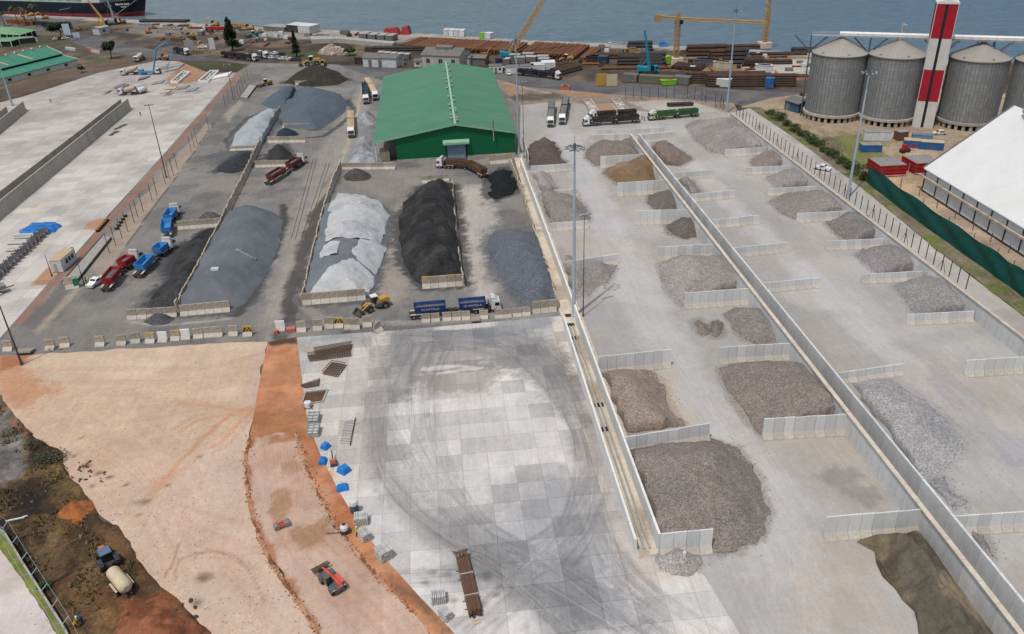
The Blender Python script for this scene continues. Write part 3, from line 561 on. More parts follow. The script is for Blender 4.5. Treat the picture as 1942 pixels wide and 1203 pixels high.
B = [
 ((1087, 325), (1087, 310), (1006, 315), 'low grey bay wall in front of the dark brown heap beside the warehouse'),
 ((1098, 374), (1098, 358), (1022, 364), 'low grey bay wall behind the middle grey gravel heap of the left bay column'),
 ((1116, 435), (1116, 418), (1042, 424), 'low grey bay wall just behind the tall grey mast, in front of the brown grey gravel heap'),
 ((1172, 503), (1172, 482), (1070, 497), 'grey bay wall behind the small gravel heap next to the tall grey mast'),
 ((1273, 699), (1273, 663), (1135, 677), 'grey bay wall behind the brownish gravel heap along the drain channel'),
 ((1346, 838), (1346, 803), (1187, 830), 'grey bay wall behind the largest brown gravel heap, nearly buried at its foot'),
 ((1351, 1050), (1352, 1004), (1254, 1013), 'short grey bay wall closing the drain channel end, small stone heap leaning on it'),
 ((1122, 259), (1122, 246), (1190, 245), 'farthest grey bay wall left of the long spine wall'),
 ((1117, 272), (1117, 257), (1193, 254), 'grey bay wall behind the broad grey brown heap at the far end of the spine'),
 ((1139, 320), (1140, 297), (1226, 292), 'grey bay wall behind the orange brown sand heap'),
 ((1171, 374), (1171, 347), (1263, 341), 'grey bay wall in front of the orange brown sand heap'),
 ((1203, 428), (1204, 400), (1305, 397), 'grey bay wall behind the dark round gravel heap touching the spine'),
 ((1246, 496), (1247, 469), (1356, 463), 'grey bay wall behind the broad two tone gravel heap mid spine'),
 ((1298, 588), (1301, 556), (1421, 547), 'tall grey bay wall in front of the broad two tone gravel heap'),
 ((1364, 692), (1366, 659), (1502, 651), 'grey bay wall behind the big brown gravel heap left of the spine'),
 ((1447, 836), (1451, 795), (1608, 786), 'tall grey bay wall in front of the big brown gravel heap left of the spine'),
 ((1563, 1028), (1568, 981), (1751, 967), 'tall grey bay wall behind the olive wet sand heap'),
 ((1278, 253), (1278, 240), (1205, 245), 'farthest short grey bay wall right of the spine'),
 ((1282, 266), (1282, 249), (1213, 256), 'short grey bay wall behind the brown heap at the far right of the spine'),
 ((1356, 338), (1356, 322), (1280, 328), 'short grey bay wall behind the small grey heap right of the spine'),
 ((1394, 377), (1394, 361), (1312, 369), 'short grey bay wall in front of the small grey heap right of the spine'),
 ((1440, 426), (1440, 408), (1352, 417), 'free grey bay wall over sand stained paving right of the spine'),
 ((1490, 480), (1491, 460), (1388, 471), 'grey bay wall with empty floor both sides, mid right of the spine'),
 ((1555, 547), (1555, 527), (1449, 537), 'grey bay wall with empty floor both sides, nearer right of the spine'),
 ((1712, 713), (1712, 690), (1592, 708), 'low grey bay wall behind the pale scattered gravel heap'),
 ((1375, 299), (1377, 284), (1455, 279), 'white grey bay wall in front of the widest far right gravel heap'),
 ((1415, 333), (1416, 318), (1500, 314), 'grey bay wall ending at the boundary wall above the pale gravel strip'),
 ((1457, 373), (1457, 358), (1550, 353), 'grey bay wall half buried behind the large gravel heap along the boundary'),
 ((1511, 424), (1511, 405), (1607, 400), 'grey bay wall in front of the large gravel heap along the boundary'),
 ((1566, 477), (1567, 458), (1677, 453), 'grey bay wall between two gravel heaps beside the right hand mast row'),
 ((1634, 540), (1636, 520), (1751, 514), 'grey bay wall with gravel spilling round its boundary end'),
 ((1720, 619), (1725, 597), (1849, 590), 'grey bay wall in front of the nearest boundary gravel heap'),
]
for b_, t_, o_, l_ in B: bay(l_, b_, t_, o_)
a = G(1829, 717)+Vector((0, .55, 0)); panel_wall('bay_wall', 'grey bay wall with broken first panel running out of the picture at right', 'bay wall', 'precast bay walls', a, a+Vector((22, -.9, 0)), 3.4, m_wall)
a = G(1854, 1002)+Vector((0, .55, 0)); e = G(1813, 980, 3.2); a2 = Vector((e.x+19, e.y-.8, 0)); panel_wall('bay_wall', 'grey bay wall right of the spine in the near right corner, loose stones at its foot', 'bay wall', 'precast bay walls', (e.x, e.y, 0), a2, 3.2, m_wall)
panel_wall('bay_wall', 'short return wall beside the warehouse corner mast', 'bay wall', 'precast bay walls', G(1003, 310)+Vector((0, 0, 0)), G(992, 272), 3.0, m_wall)
# long walls
def long_wall(label, p0, p1, H, m, cope=None, foot=.6, th=.35, pw=3.6, cw=.5, side=-1):
    p0, p1 = Vector((p0[0], p0[1], 0)), Vector((p1[0], p1[1], 0))
    t = panel_wall('retaining_wall', label, 'wall', None, p1, p0, H, m, pw=pw, foot=foot, th=th, flip=(side > 0))
    if cope:
        L = (p1-p0).length; mb = MB(); s = -1 if side > 0 else 1
        n = max(1, int(L/3.6)); 
        for i in range(n): mb.b0((i*L/n+.02)*s if s > 0 else -(i+1)*L/n+.02, ((i+1)*L/n-.02) if s > 0 else -i*L/n-.02, -.12, cw, H+.003, H+.16)
        mb.build('coping', cope, t)
    return t
HS = 4.2
s0, s1 = G(1233, 300, HS), G(1939, 1201, HS); dv = (s0-s1).normalized(); s1 = s1-dv*14; s0 = G(1196, 253, HS)
long_wall('long spine wall with sandy coping facing the left bays', s0, s1, HS, m_wall, m_cope, cw=.6)
r0, r1 = G(1212, 253, HS), G(1746, 900, HS); dv = (r0-r1).normalized(); r1 = r1-dv*48
long_wall('long grey wall standing just right of the sandy coped spine wall', r0, r1, HS, m_wall, side=-1, foot=.3)
b0, b1 = G(1387, 215, 3.9), G(1942, 640, 3.9); dv = (b0-b1).normalized(); b1 = b1-dv*40
long_wall('right boundary wall with sandy coping below the black fence posts', b0, b1, 3.9, m_wall, m_cope, cw=.55)
HR = 3.1
q0, q1 = G(988, 300, HR), G(1253.5, 1013, HR)
long_wall('pale wall on the right side of the drain channel', q0, q1, HR, m_wallw, foot=.5)
HL = 2.7
l0, l1 = G(1071, 600, HL), G(1208, 1023, HL)
long_wall('pale wall on the left side of the drain channel beside the slab apron', l0, l1, HL, m_wallw, foot=.4)
# drain channel between them
def paint_drain(p): p.noise(S(206, 184, 156), 4, .5, .66, .5, 2); p.noise(S(140, 124, 104), 5, .58, .7, .5, 5)
g_drain = groundmat('drain_bed_concrete', fine=.2, grain=2, bump=.4)
zone('drain_channel', [(975, 300), (990, 300), (1104, 600), (1190, 830), (1250, 1050), (1210, 1062), (1066, 605), (1058, 585)], .4, .14, S(222, 210, 192), g_drain, paint_drain)
mb = MB(); mk = MB()
for fx in (.38, .62):
    A_ = [l0.lerp(q0, 0)*0]
    pa = Vector(((l0.x*(1-fx)+(q0.lerp(q1, .43)).x*fx), l0.y, .2)); pb = Vector((l1.x*(1-fx)+q1.x*fx, l1.y+.5, .2)); d = pb-pa
    mb.box((pa.x+pb.x)/2, (pa.y+pb.y)/2, .25, .3, d.length, .3, rz=math.atan2(d.y, d.x)-PI/2)
tag(mb.build('drain_kerb', m_conc0), 'pair of low sandy kerbs running along the drain channel bed', 'kerb')
m_grate = mat('dark_grate_steel', S(58, 54, 50), rough=.6)
for k, (x, y) in enumerate(((1082, 618), (1090, 643), (1136, 770), (1147, 816), (1079, 600))):
    c = G(x, y); mb = MB(); mb.b0(-.8, .8, -.6, .6, .2, .26)
    for i in range(8): mb.b0(-.75+i*.2, -.68+i*.2, -.55, .55, .26, .33)
    o = mb.build('drain_grate', m_grate); o.location = c; tag(o, 'dark steel grate lying in the drain channel', 'grate', 'grates in the drain channel')
# old block walls round the coal heaps (chains of leaning blocks)
def chain(label, pts, H, seg=1.9, m=None, jit=.1):
    P_ = [Vector((*q, 0)) for q in smooth(W(pts), 5)]; t = empty('block_wall', P_[0], 0, label, 'wall')
    acc = 0; tot = sum((b-a).length for a, b in zip(P_[:-1], P_[1:])); n = max(1, int(tot/seg)); n = min(n, 95); sg = tot/n; me = ubody(sg*1.0, H, m or m_old, .4, .28)
    for i in range(n):
        s_ = (i+.5)*sg; acc = 0
        for a, b in zip(P_[:-1], P_[1:]):
            L = (b-a).length
            if acc+L >= s_: break
            acc += L
        c = a.lerp(b, (s_-acc)/L)-P_[0]; o = link('block', me, t)
        o.location = (c.x+random.uniform(-jit, jit), c.y, -random.random()*.35); o.rotation_euler = (random.uniform(-.05, .05), 0, math.atan2((b-a).y, (b-a).x)+PI+random.uniform(-.06, .06))
chain('winding block wall along the left edge of the covered coal heap', [(497, 270), (470, 330), (440, 392), (408, 460), (372, 530), (338, 592)], 2.6)
chain('block wall between the white tarped heap and the netted heap at the back', [(533, 212), (515, 238), (497, 268)], 2.4)
chain('thin block wall on the left of the white tarped heap', [(648, 318), (628, 365), (607, 440), (590, 515), (576, 576)], 2.4)
chain('leaning block wall along the right side of the black coal heap', [(858, 352), (862, 400), (868, 465), (876, 520), (880, 545)], 2.4)
chain('crumbling block wall between the coal yard and the drain channel', [(968, 312), (985, 355), (1003, 410), (1022, 470), (1042, 530), (1060, 585)], 2.4)
# loose barrier blocks
def block(px, py, label, group, w_=2.0, H=2.2, cap=None, rz=None, fallen=False, m=None, name='barrier_block', sc=1):
    c = G(px, py)+Vector((0, .5, 0)); o = link(name, ubody(w_, H, m or m_block, .75, .3, cap)); o.location = c
    o.rotation_euler = (0, 0, R(-2)+random.uniform(-.12, .12) if rz is None else rz)
    if fallen: o.rotation_euler = (R(80), 0, o.rotation_euler[2]); o.location.z = .35
    return tag(o, label, 'barrier block', group)
g1 = 'concrete blocks along the sand lot edge'; l1_ = 'grubby concrete barrier block standing in the row along the sand lot edge'
for i, (x, y) in enumerate(((15, 667), (95, 665), (123, 660), (190, 658), (231, 656), (257, 652), (376, 643), (396, 641), (414, 640), (443, 638))): block(x, y, l1_, g1)
for x, y in ((285, 652), (333, 647), (396, 641)): block(x+(.8 if x == 396 else 0), y, 'yellow topped concrete block in the row along the sand lot edge', 'yellow topped blocks at the sand lot', cap=m_yel) if x != 396 else None
for x, y in ((309, 650), (352, 645)): block(x, y, 'whitish clean concrete block in the row along the sand lot edge', 'whitish blocks at the sand lot', m=m_wallw)
block(52, 668, 'concrete block lying on its side at the left end of the sand lot row', None, fallen=True, w_=3.2)
g2 = 'concrete blocks at the top of the slab apron'; l2 = 'concrete barrier block standing at the top edge of the slab apron'
for x, y in ((572, 631), (603, 628), (625, 624), (662, 625), (674, 626), (697, 621)): block(x, y, l2, g2, H=2.4)
block(532, 629, 'white barrier block above the top of the red soil cut', None, m=m_wallw); block(717, 632, 'skewed barrier block at the right end of the apron row', None, rz=.9)
def hazard(px, py, label):
    t = empty('hazard_block', G(px, py)+Vector((0, .5, 0)), R(-3), label, 'hazard block'); link('body', ubody(2.0, 2.2, m_yel, .75, .3), t)
    mb = MB()
    for s in (-1, 1): mb.add([(s*.15, -.07, 2.0), (s*.5, -.07, 2.0), (s*.95, -.1, 1.0), (s*.6, -.1, 1.0)], [(0, 1, 2, 3) if s < 0 else (3, 2, 1, 0)])
    mb.add([(-.25, -.1, 1.25), (.25, -.1, 1.25), (.0, -.08, 1.75)], [(0, 1, 2)]); mb.build('stripe', m_blackp, t)
hazard(470, 639, 'yellow hazard block with black chevrons at the right end of the sand lot row'); hazard(643, 623, 'yellow hazard block with black chevrons in the apron row')
g3 = 'concrete blocks in front of the blue tipper truck'; l3 = 'concrete barrier block in the row in front of the blue tipper truck'
for x, y in ((808, 613), (826, 612), (848, 610), (866, 609), (884, 608), (918, 606), (947, 605), (962, 604), (981, 602), (998, 600)): block(x, y, l3, g3, w_=1.9, H=1.9)
block(902, 608, 'toppled concrete block in the row in front of the blue tipper truck', None, fallen=True)
def brow(pts, n, label, group, H=2.4, w_=None, cap=None):
    a, b = G(*pts[0]), G(*pts[1]); L = (b-a).length/n
    for i in range(n):
        c = a.lerp(b, (i+.5)/n); o = link('barrier_block', ubody(w_ or L, H, m_block, .7, .3, cap if (cap and i % 3 == 0) else None)); o.location = (c.x, c.y+.5, 0)
        o.rotation_euler = (0, 0, math.atan2((b-a).y, (b-a).x)+random.uniform(-.03, .03)); tag(o, label, 'barrier block', group)
brow(((1010, 597), (1056, 592)), 3, 'tall concrete block closing the right end by the tall mast', 'blocks closing the coal yard corner', 2.8)
brow(((342, 601), (437, 592)), 6, 'concrete block closing the near end of the covered coal heap', 'blocks at the covered coal heap', 2.5)
brow(((241, 608), (336, 602)), 5, 'concrete block closing the near end of the loose coal bay', 'blocks at the loose coal bay', 2.3)
brow(((574, 580), (694, 570)), 7, 'concrete block closing the near end of the white tarped heap', 'blocks at the tarped heap', 2.7)
brow(((801, 549), (880, 543)), 5, 'concrete block closing the near end of the black coal heap', 'blocks at the black coal heap', 2.8, cap=m_yel)
brow(((648, 323), (750, 322)), 9, 'concrete block in the row under the warehouse side', 'blocks beside the warehouse', 2.2)
brow(((929, 313), (972, 309)), 4, 'tall concrete block by the warehouse front right corner', 'blocks at the warehouse front', 3.0, cap=m_yel)
brow(((484, 319), (556, 317)), 7, 'concrete block behind the dark red tipper truck', 'blocks behind the red tipper', 2.2)
brow(((508, 272), (580, 271)), 7, 'concrete block in front of the large netted heap', 'blocks below the netted heap', 2.2)
brow(((536, 243), (588, 243)), 5, 'low concrete block at the foot of the large netted heap', 'low blocks at the netted heap', 1.6, cap=m_yel)
brow(((337, 437), (418, 431)), 7, 'concrete block beside the blue tipper, in front of a small grey heap', 'blocks by the blue tippers', 2.4)
brow(((800, 349), (852, 344)), 5, 'brown stained block behind the black coal heap', 'blocks behind the black heap', 2.2)
brow(((436, 287), (492, 285)), 5, 'low dirty block at the foot of the white tarped slope', 'blocks at the white slope', 1.6)
brow(((560, 162), (604, 160)), 4, 'pale block behind the large netted heap', 'blocks behind the netted heap', 1.8)
# ================================================================== HEAPS
def stone(name, sp=2.2, fine=.14, con=None): return groundmat(name, fine=fine, speck=sp, spk=(.6, 1.45), bump=.7, grain=5.0, streak=(.86, .86, .86))
m_gravel = stone('coarse_gravel', 6.0, .10); m_grav2 = stone('fine_gravel', 6.5, .10); m_coal = groundmat('coal_dust', fine=.38, grain=3.0, bump=1.0, speck=3.4, spk=(.7, 1.35), rough=.85)
m_soilp = groundmat('loose_soil', fine=.3, grain=2.0, bump=1.0); m_cloth = groundmat('sheet_cover', fine=.07, grain=.9, bump=.25, rough=.7)
HEAPS = {}
def heap(name, label, cat, poly, H, slope, col, m, wall=(), step=.5, nz=.2, rough=(.5, 1.0), paint=None, crest=0, key=None, rill=0, z0=.1, pw=.8, lump=.28):
    DM = [3.0]
    pl0 = W(poly); free = [i for i in range(len(pl0)) if i not in wall]
    segs = [(pl0[i], pl0[(i+1) % len(pl0)]) for i in free]; wsegs = [(pl0[i], pl0[(i+1) % len(pl0)]) for i in wall]; hw = min(2.3, .68*H)/slope
    pl = roughen(pl0, rough[0], rough[1], len(label)) if rough[0] else pl0
    V, F, bd = fillgrid(pl, step)
    def hfun(P, full=False):
        d = np.full(len(P), 1e9)
        for a, b in segs: d = np.minimum(d, segdist(P, a, b)[0])
        for a, b in wsegs: d = np.minimum(d, segdist(P, a, b)[0]+hw)
        inside = pip(P, pl)
        if full: DM[0] = max(2.5, np.percentile(d, 97))
        s = d*slope*(1+.35*(fbm(P[:, 0]/5, P[:, 1]/5, 31)-.5)); k = .13*H
        s = np.minimum(s, H*1.15*np.clip(d/DM[0], 0, 1.4)**pw)
        h = -k*np.log(np.exp(-s/k)+np.exp(-H/k))+k*np.log(1+np.exp(-H/k))
        h = h*(1+nz*2*(fbm(P[:, 0]/(H*2.2), P[:, 1]/(H*2.2), len(label), 3)-.5))
        h += (fbm(P[:, 0]/1.1, P[:, 1]/1.1, 5, 3)-.5)*nz*1.6*np.clip(d, 0, 1.2)
        h += lump*2*(fbm(P[:, 0]/2.4, P[:, 1]/2.4, 41, 4)-.5)*np.clip(d/1.6, 0, 1)
        if rill: h += (vn(P[:, 0]/1.0+P[:, 1]*.25, P[:, 1]/5, 8)-.5)*rill*np.clip(d/2, 0, 1)
        return np.where(inside | (full is True), np.maximum(h, 0), 0)
    Z = hfun(V, True)
    if bd.any():
        d = np.full(len(V), 1e9)
        for a, b in segs: d = np.minimum(d, segdist(V, a, b)[0])
        Z[bd & (d < step*.6)] = 0
    pt = Paint(V, col)
    if paint: paint(pt)
    E_ = np.concatenate([F[:, [i, (i+1) % 4]] for i in range(4)]); ky = np.sort(E_, 1); ky = ky[:, 0]*len(V)+ky[:, 1]; u_, ix, ct = np.unique(ky, return_index=True, return_counts=True); be = E_[ix[ct == 1]]; be = be[(Z[be] > .12).any(1)]
    if len(be):
        n0 = len(V); bi, inv_ = np.unique(be.ravel(), return_inverse=True); V = np.concatenate([V, V[bi]]); Z = np.concatenate([Z, np.full(len(bi), -.05)]); pt.P = V; pt.c = np.concatenate([pt.c, pt.c[bi]]); pt.t = np.concatenate([pt.t, pt.t[bi]]); iv = inv_.reshape(-1, 2)+n0
        F = np.concatenate([F, np.stack([be[:, 1], be[:, 0], iv[:, 0], iv[:, 1]], 1)])
    me = gridmesh(name, V, F, Z+z0); setattrs(me, pt); me.materials.append(m); me.polygons.foreach_set('use_smooth', [True]*len(F))
    o = link(name, me); tag(o, label, cat)
    if key: HEAPS[key] = hfun
    return o
GR = lambda *c: S(*c)
def gvar(c2, sc=6, op=.42, lo=.48, hi=.64): return lambda p: p.noise(S(*c2), sc, lo, hi, op, 4)
hp = [
 ('dark brown gravel heap beside the warehouse corner mast', [(1000, 310), (1004, 285), (1020, 268), (1048, 270), (1060, 285), (1062, 300), (1085, 318), (1006, 322)], 4.2, .8, (100, 90, 82), (0,), 'g2', (130, 112, 96)),
 ('small grey gravel heap against the drain wall, second bay', [(1012, 332), (1030, 324), (1046, 335), (1058, 358), (1028, 366)], 2.2, .6, (164, 160, 156), (4, 3), 'g2', (150, 146, 142)),
 ('grey gravel heap with a tan shoulder behind the tall mast', [(1026, 372), (1062, 368), (1092, 374), (1108, 392), (1120, 415), (1110, 424), (1046, 430)], 3.0, .6, (140, 134, 128), (6, 0), 'g1', (164, 150, 136)),
 ('grey gravel heap in the bay right of the small light pole', [(1072, 503), (1105, 500), (1166, 503), (1160, 530), (1130, 545), (1118, 562), (1088, 566)], 2.6, .55, (152, 146, 141), (6, 0), 'g1', (136, 132, 128)),
 ('brownish gravel heap along the drain channel, midway', [(1140, 708), (1180, 698), (1235, 704), (1262, 745), (1270, 780), (1298, 808), (1190, 822)], 3.0, .6, (158, 142, 128), (5, 6), 'g1', (140, 128, 120)),
 ('largest brown gravel heap in the front bay', [(1190, 850), (1250, 838), (1340, 835), (1400, 850), (1440, 910), (1456, 975), (1440, 1020), (1400, 1045), (1352, 1050), (1256, 1042)], 4.2, .55, (138, 129, 122), (8, 9), 'g1', (154, 142, 132)),
 ('small heap of pale stones at the front end wall', [(1240, 1062), (1258, 1048), (1300, 1044), (1324, 1058), (1326, 1075), (1310, 1088), (1275, 1093), (1248, 1082)], 2.6, .75, (172, 167, 163), (1,), 'g0', (150, 146, 144)),
 ('broad grey brown heap at the far end of the spine', [(1110, 300), (1112, 285), (1130, 276), (1165, 280), (1195, 276), (1218, 292), (1225, 305), (1160, 312), (1130, 316)], 4.6, .75, (136, 126, 118), (3, 4), 'g2', (120, 112, 106)),
 ('orange brown sand heap between two bay walls', [(1146, 330), (1152, 318), (1185, 318), (1228, 312), (1252, 340), (1240, 347), (1175, 352)], 4.0, .75, (134, 110, 86), (2, 3), 'soil', (164, 146, 126)),
 ('dark gravel heap touching the spine in the middle bays', [(1228, 385), (1234, 370), (1262, 368), (1285, 376), (1294, 398), (1250, 402), (1240, 396)], 3.0, .7, (116, 108, 102), (2, 3), 'g1', (130, 120, 112)),
 ('dark round gravel heap in front of a bay wall by the spine', [(1262, 430), (1280, 420), (1312, 422), (1326, 448), (1300, 453), (1272, 446)], 2.8, .75, (110, 102, 97), (2,), 'g1', (122, 112, 105)),
 ('broad two tone gravel heap mid spine', [(1248, 505), (1270, 490), (1350, 488), (1372, 492), (1412, 545), (1330, 562), (1300, 572), (1296, 582), (1262, 550)], 3.6, .6, (150, 143, 137), (2, 3, 4), 'g1', (178, 176, 174)),
 ('grey gravel heap against the spine below a tall bay wall', [(1376, 600), (1392, 588), (1425, 590), (1470, 630), (1490, 652), (1440, 660), (1402, 640)], 2.8, .65, (140, 133, 127), (2, 3), 'g1', (128, 122, 116)),
 ('small left dump of gravel alone on the yard floor', [(1315, 612), (1326, 607), (1340, 618), (1345, 634), (1334, 638), (1318, 624)], 1.2, .6, (136, 126, 116), (), 'g1', (126, 118, 110)),
 ('small right dump of gravel alone on the yard floor', [(1346, 618), (1358, 609), (1370, 620), (1371, 634), (1356, 641), (1344, 630)], 1.2, .6, (132, 124, 118), (), 'g1', (120, 112, 106)),
 ('big brown gravel heap left of the spine', [(1364, 700), (1390, 690), (1450, 686), (1505, 688), (1590, 782), (1600, 790), (1450, 832), (1420, 800), (1385, 750)], 4.2, .6, (142, 132, 124), (3, 4, 5), 'g1', (128, 120, 114)),
 ('brown heap at the far right of the spine', [(1234, 285), (1244, 270), (1268, 272), (1290, 285), (1314, 303), (1290, 316), (1262, 314)], 3.6, .7, (140, 126, 116), (6, 5), 'g2', (124, 114, 106)),
 ('small grey heap right of the spine', [(1284, 345), (1290, 335), (1308, 338), (1330, 365), (1314, 369)], 2.2, .7, (146, 142, 139), (4,), 'g1', (160, 156, 152)),
 ('pale scattered gravel heap right of the spine', [(1614, 728), (1650, 716), (1690, 720), (1740, 752), (1800, 800), (1828, 850), (1810, 872), (1780, 900), (1752, 912), (1720, 870), (1660, 790)], 2.2, .35, (168, 166, 165), (8, 9, 10), 'g0', (150, 150, 152)),
 ('thin gravel spread along the near right spine wall', [(1752, 912), (1790, 905), (1800, 930), (1830, 950), (1815, 970)], .5, .3, (160, 158, 157), (4,), 'g0', (140, 140, 142)),
 ('loose grey stones at the foot of the near right bay wall', [(1826, 992), (1856, 1004), (1880, 1040), (1885, 1060), (1868, 1052)], 1.0, .5, (142, 138, 136), (4, 0), 'g0', (130, 128, 128)),
 ('widest far right gravel heap under the mast', [(1302, 240), (1318, 230), (1345, 232), (1385, 228), (1458, 282), (1380, 294), (1350, 290), (1320, 268)], 3.8, .7, (146, 141, 137), (3, 4), 'g1', (172, 168, 165)),
 ('brown tinted strip heap beside the boundary wall', [(1424, 308), (1440, 292), (1470, 288), (1502, 314), (1455, 318), (1428, 316)], 2.8, .7, (142, 130, 122), (2, 3), 'g1', (158, 150, 144)),
 ('pale gravel strip heap beside the boundary wall', [(1454, 340), (1475, 327), (1512, 322), (1552, 352), (1475, 360)], 2.8, .65, (154, 149, 145), (2, 3), 'g1', (142, 138, 134)),
 ('large gravel heap along the boundary wall', [(1460, 385), (1480, 370), (1556, 362), (1608, 404), (1515, 418), (1484, 406)], 3.2, .6, (146, 140, 135), (2, 3), 'g1', (130, 126, 122)),
 ('dark gravel heap along the boundary wall', [(1566, 425), (1590, 410), (1618, 412), (1674, 454), (1610, 462), (1585, 445)], 3.2, .7, (130, 125, 122), (2, 3), 'g1', (142, 138, 136)),
 ('grey gravel heap spilling from the boundary wall', [(1622, 485), (1650, 470), (1690, 466), (1750, 514), (1664, 522), (1650, 508)], 3.0, .6, (142, 138, 136), (2, 3), 'g1', (156, 152, 150)),
 ('nearest boundary gravel heap with a pale crest', [(1694, 545), (1720, 530), (1765, 526), (1848, 590), (1740, 606), (1725, 580)], 3.0, .6, (150, 147, 145), (2, 3), 'g1', (134, 131, 130)),
]
mm = {'g0': stone('pale_loose_stone', 6.0, .1), 'g1': m_gravel, 'g2': m_grav2, 'soil': m_soilp}
SPILL = []
for l_, pl, H, sl_, c, wl, mk_, c2 in hp:
    heap('gravel_heap' if mk_ != 'soil' else 'sand_heap', l_, 'gravel heap' if mk_ != 'soil' else 'sand heap', pl, H, sl_, S(*c), mm[mk_], wl, step=.3 if pl[0][1] > 650 else .4, paint=gvar(c2), nz=.24, rough=(.9, .7)); SPILL.append((pl, c))
OL = S(110, 103, 90)
def paint_olive(p):
    p.noise(S(92, 82, 66), 6, .48, .62, .75, 2); p.noise(S(140, 128, 104), 5, .55, .68, .7, 7); p.blob(1815, 1150, 3.2, 4.5, S(170, 154, 128), .7, 2)
    p.stroke([(1745, 1010), (1780, 1065), (1830, 1110), (1900, 1190)], 1.6, S(150, 132, 108), .6, 1)
m_wet = groundmat('damp_sand', fine=.26, grain=3, bump=1.0, brush=.1, bdir=.5)
heap('sand_heap', 'olive wet sand heap in the near right bay', 'sand heap', [(1622, 1028), (1655, 1016), (1735, 1008), (1752, 1016), (1872, 1186), (1950, 1300), (1800, 1300), (1752, 1230), (1718, 1160), (1700, 1120), (1672, 1070), (1660, 1040)], 5.0, .85, OL, m_wet, (), step=.26, nz=.34, pw=.62, lump=1.1, paint=paint_olive, rough=(1.8, 1.6))
# coal yard heaps
BK = S(52, 52, 53)
def paint_black(p): p.noise(S(72, 70, 68), 5, .46, .62, .8, 2); p.noise(S(38, 38, 40), 4, .5, .65, .7, 5)
heap('coal_heap', 'long black coal heap in the middle of the yard', 'coal heap', [(800, 356), (848, 354), (858, 356), (866, 460), (878, 540), (803, 545), (785, 530), (765, 500), (757, 460), (757, 420), (766, 385)], 5.2, .8, BK, m_coal, (2, 3), step=.35, nz=.12, rill=.8, lump=.2, pw=.6, paint=paint_black)
heap('coal_heap', 'splayed black coal spill beside the drain wall', 'coal heap', [(926, 338), (935, 328), (955, 322), (972, 326), (970, 338), (980, 342), (981, 358), (970, 372), (945, 378), (928, 372), (932, 358)], 2.0, .5, S(34, 36, 40), m_coal, (), step=.35, nz=.3, rough=(1.4, 1.0))
heap('stone_heap', 'blue grey stone chip heap beside the crumbling block wall', 'stone heap', [(925, 455), (938, 440), (975, 440), (1008, 442), (1056, 572), (1050, 586), (1004, 582), (970, 560), (945, 520), (928, 490)], 3.4, .5, S(104, 110, 118), m_gravel, (3,), step=.35, nz=.14, paint=gvar((88, 92, 98), 5))
heap('grit_heap', 'small dark grey grit cone inside the yard corner', 'grit heap', [(650, 335), (660, 326), (690, 324), (706, 334), (698, 342), (670, 345), (654, 343)], 3.2, .7, S(84, 82, 80), m_coal, (), step=.35)
def paint_cov(p):
    p.noise(S(122, 126, 132), 12, .46, .66, .6, 3); p.stroke([(455, 420), (440, 480), (400, 560)], .4, S(90, 94, 98), .5, .4)
heap('covered_coal_heap', 'large coal heap under grey netting at the left', 'covered heap', [(440, 408), (470, 396), (520, 404), (536, 418), (528, 470), (500, 530), (470, 572), (440, 592), (342, 596), (375, 532), (410, 462)], 5.0, .7, S(104, 108, 114), m_cloth, (8, 9, 10), step=.4, nz=.1, lump=.12, paint=paint_cov, rough=(.4, 1), key='cov')
heap('coal_heap', 'loose coal spread beside the covered heap and blue tippers', 'coal heap', [(345, 470), (380, 440), (405, 432), (404, 455), (372, 525), (335, 586), (280, 584), (290, 560), (320, 530), (330, 500)], 3.0, .45, S(62, 64, 66), m_coal, (3, 4), step=.4, nz=.3, paint=paint_black)
heap('coal_heap', 'rough black coal heap on the open paving', 'coal heap', [(410, 325), (425, 308), (445, 300), (462, 290), (486, 292), (478, 318), (440, 330)], 2.4, .5, S(60, 64, 68), m_coal, (), step=.45, nz=.35, rough=(1, 1))
heap('coal_heap', 'dark coal heap between two block rows', 'coal heap', [(504, 300), (512, 285), (535, 276), (552, 290), (560, 306), (520, 312)], 3.6, .7, S(62, 62, 64), m_coal, (), step=.45, nz=.25)
heap('coal_heap', 'small near black heap right below the netted heap', 'coal heap', [(524, 258), (530, 248), (556, 247), (566, 256), (545, 266), (526, 266)], 2.0, .6, S(48, 56, 66), m_coal, (), step=.45, nz=.2)
heap('grit_heap', 'small grey grit heap behind the blue tipper blocks', 'grit heap', [(372, 418), (385, 406), (405, 404), (422, 412), (425, 420), (395, 424)], 2.4, .7, S(92, 92, 92), m_coal, (), step=.45)
heap('grit_heap', 'low dark grit pile with rubble in front of the coal bays', 'grit heap', [(270, 612), (290, 596), (325, 596), (332, 606), (320, 616), (285, 618)], 1.6, .5, S(84, 86, 88), m_coal, (), step=.4, nz=.3)
heap('grit_heap', 'dark olive brown earth cone at the back of the yard', 'grit heap', [(538, 158), (560, 140), (600, 134), (640, 136), (662, 152), (640, 162), (585, 166)], 5.4, .5, S(62, 59, 50), m_coal, (), step=.8, nz=.1)
def paint_net(p): p.noise(S(84, 96, 106), 8, .46, .64, .6, 3); p.stroke([(628, 185), (605, 205), (580, 225)], .7, S(112, 122, 130), .6, .8)
heap('netted_heap', 'large blue grey netted heap at the back of the yard', 'covered heap', [(530, 232), (548, 195), (560, 172), (605, 172), (645, 180), (660, 195), (655, 212), (630, 232), (600, 246), (540, 244)], 5.0, .6, S(92, 104, 114), m_cloth, (0, 9), step=.6, nz=.1, lump=.15, paint=paint_net, rough=(.4, 1.5))
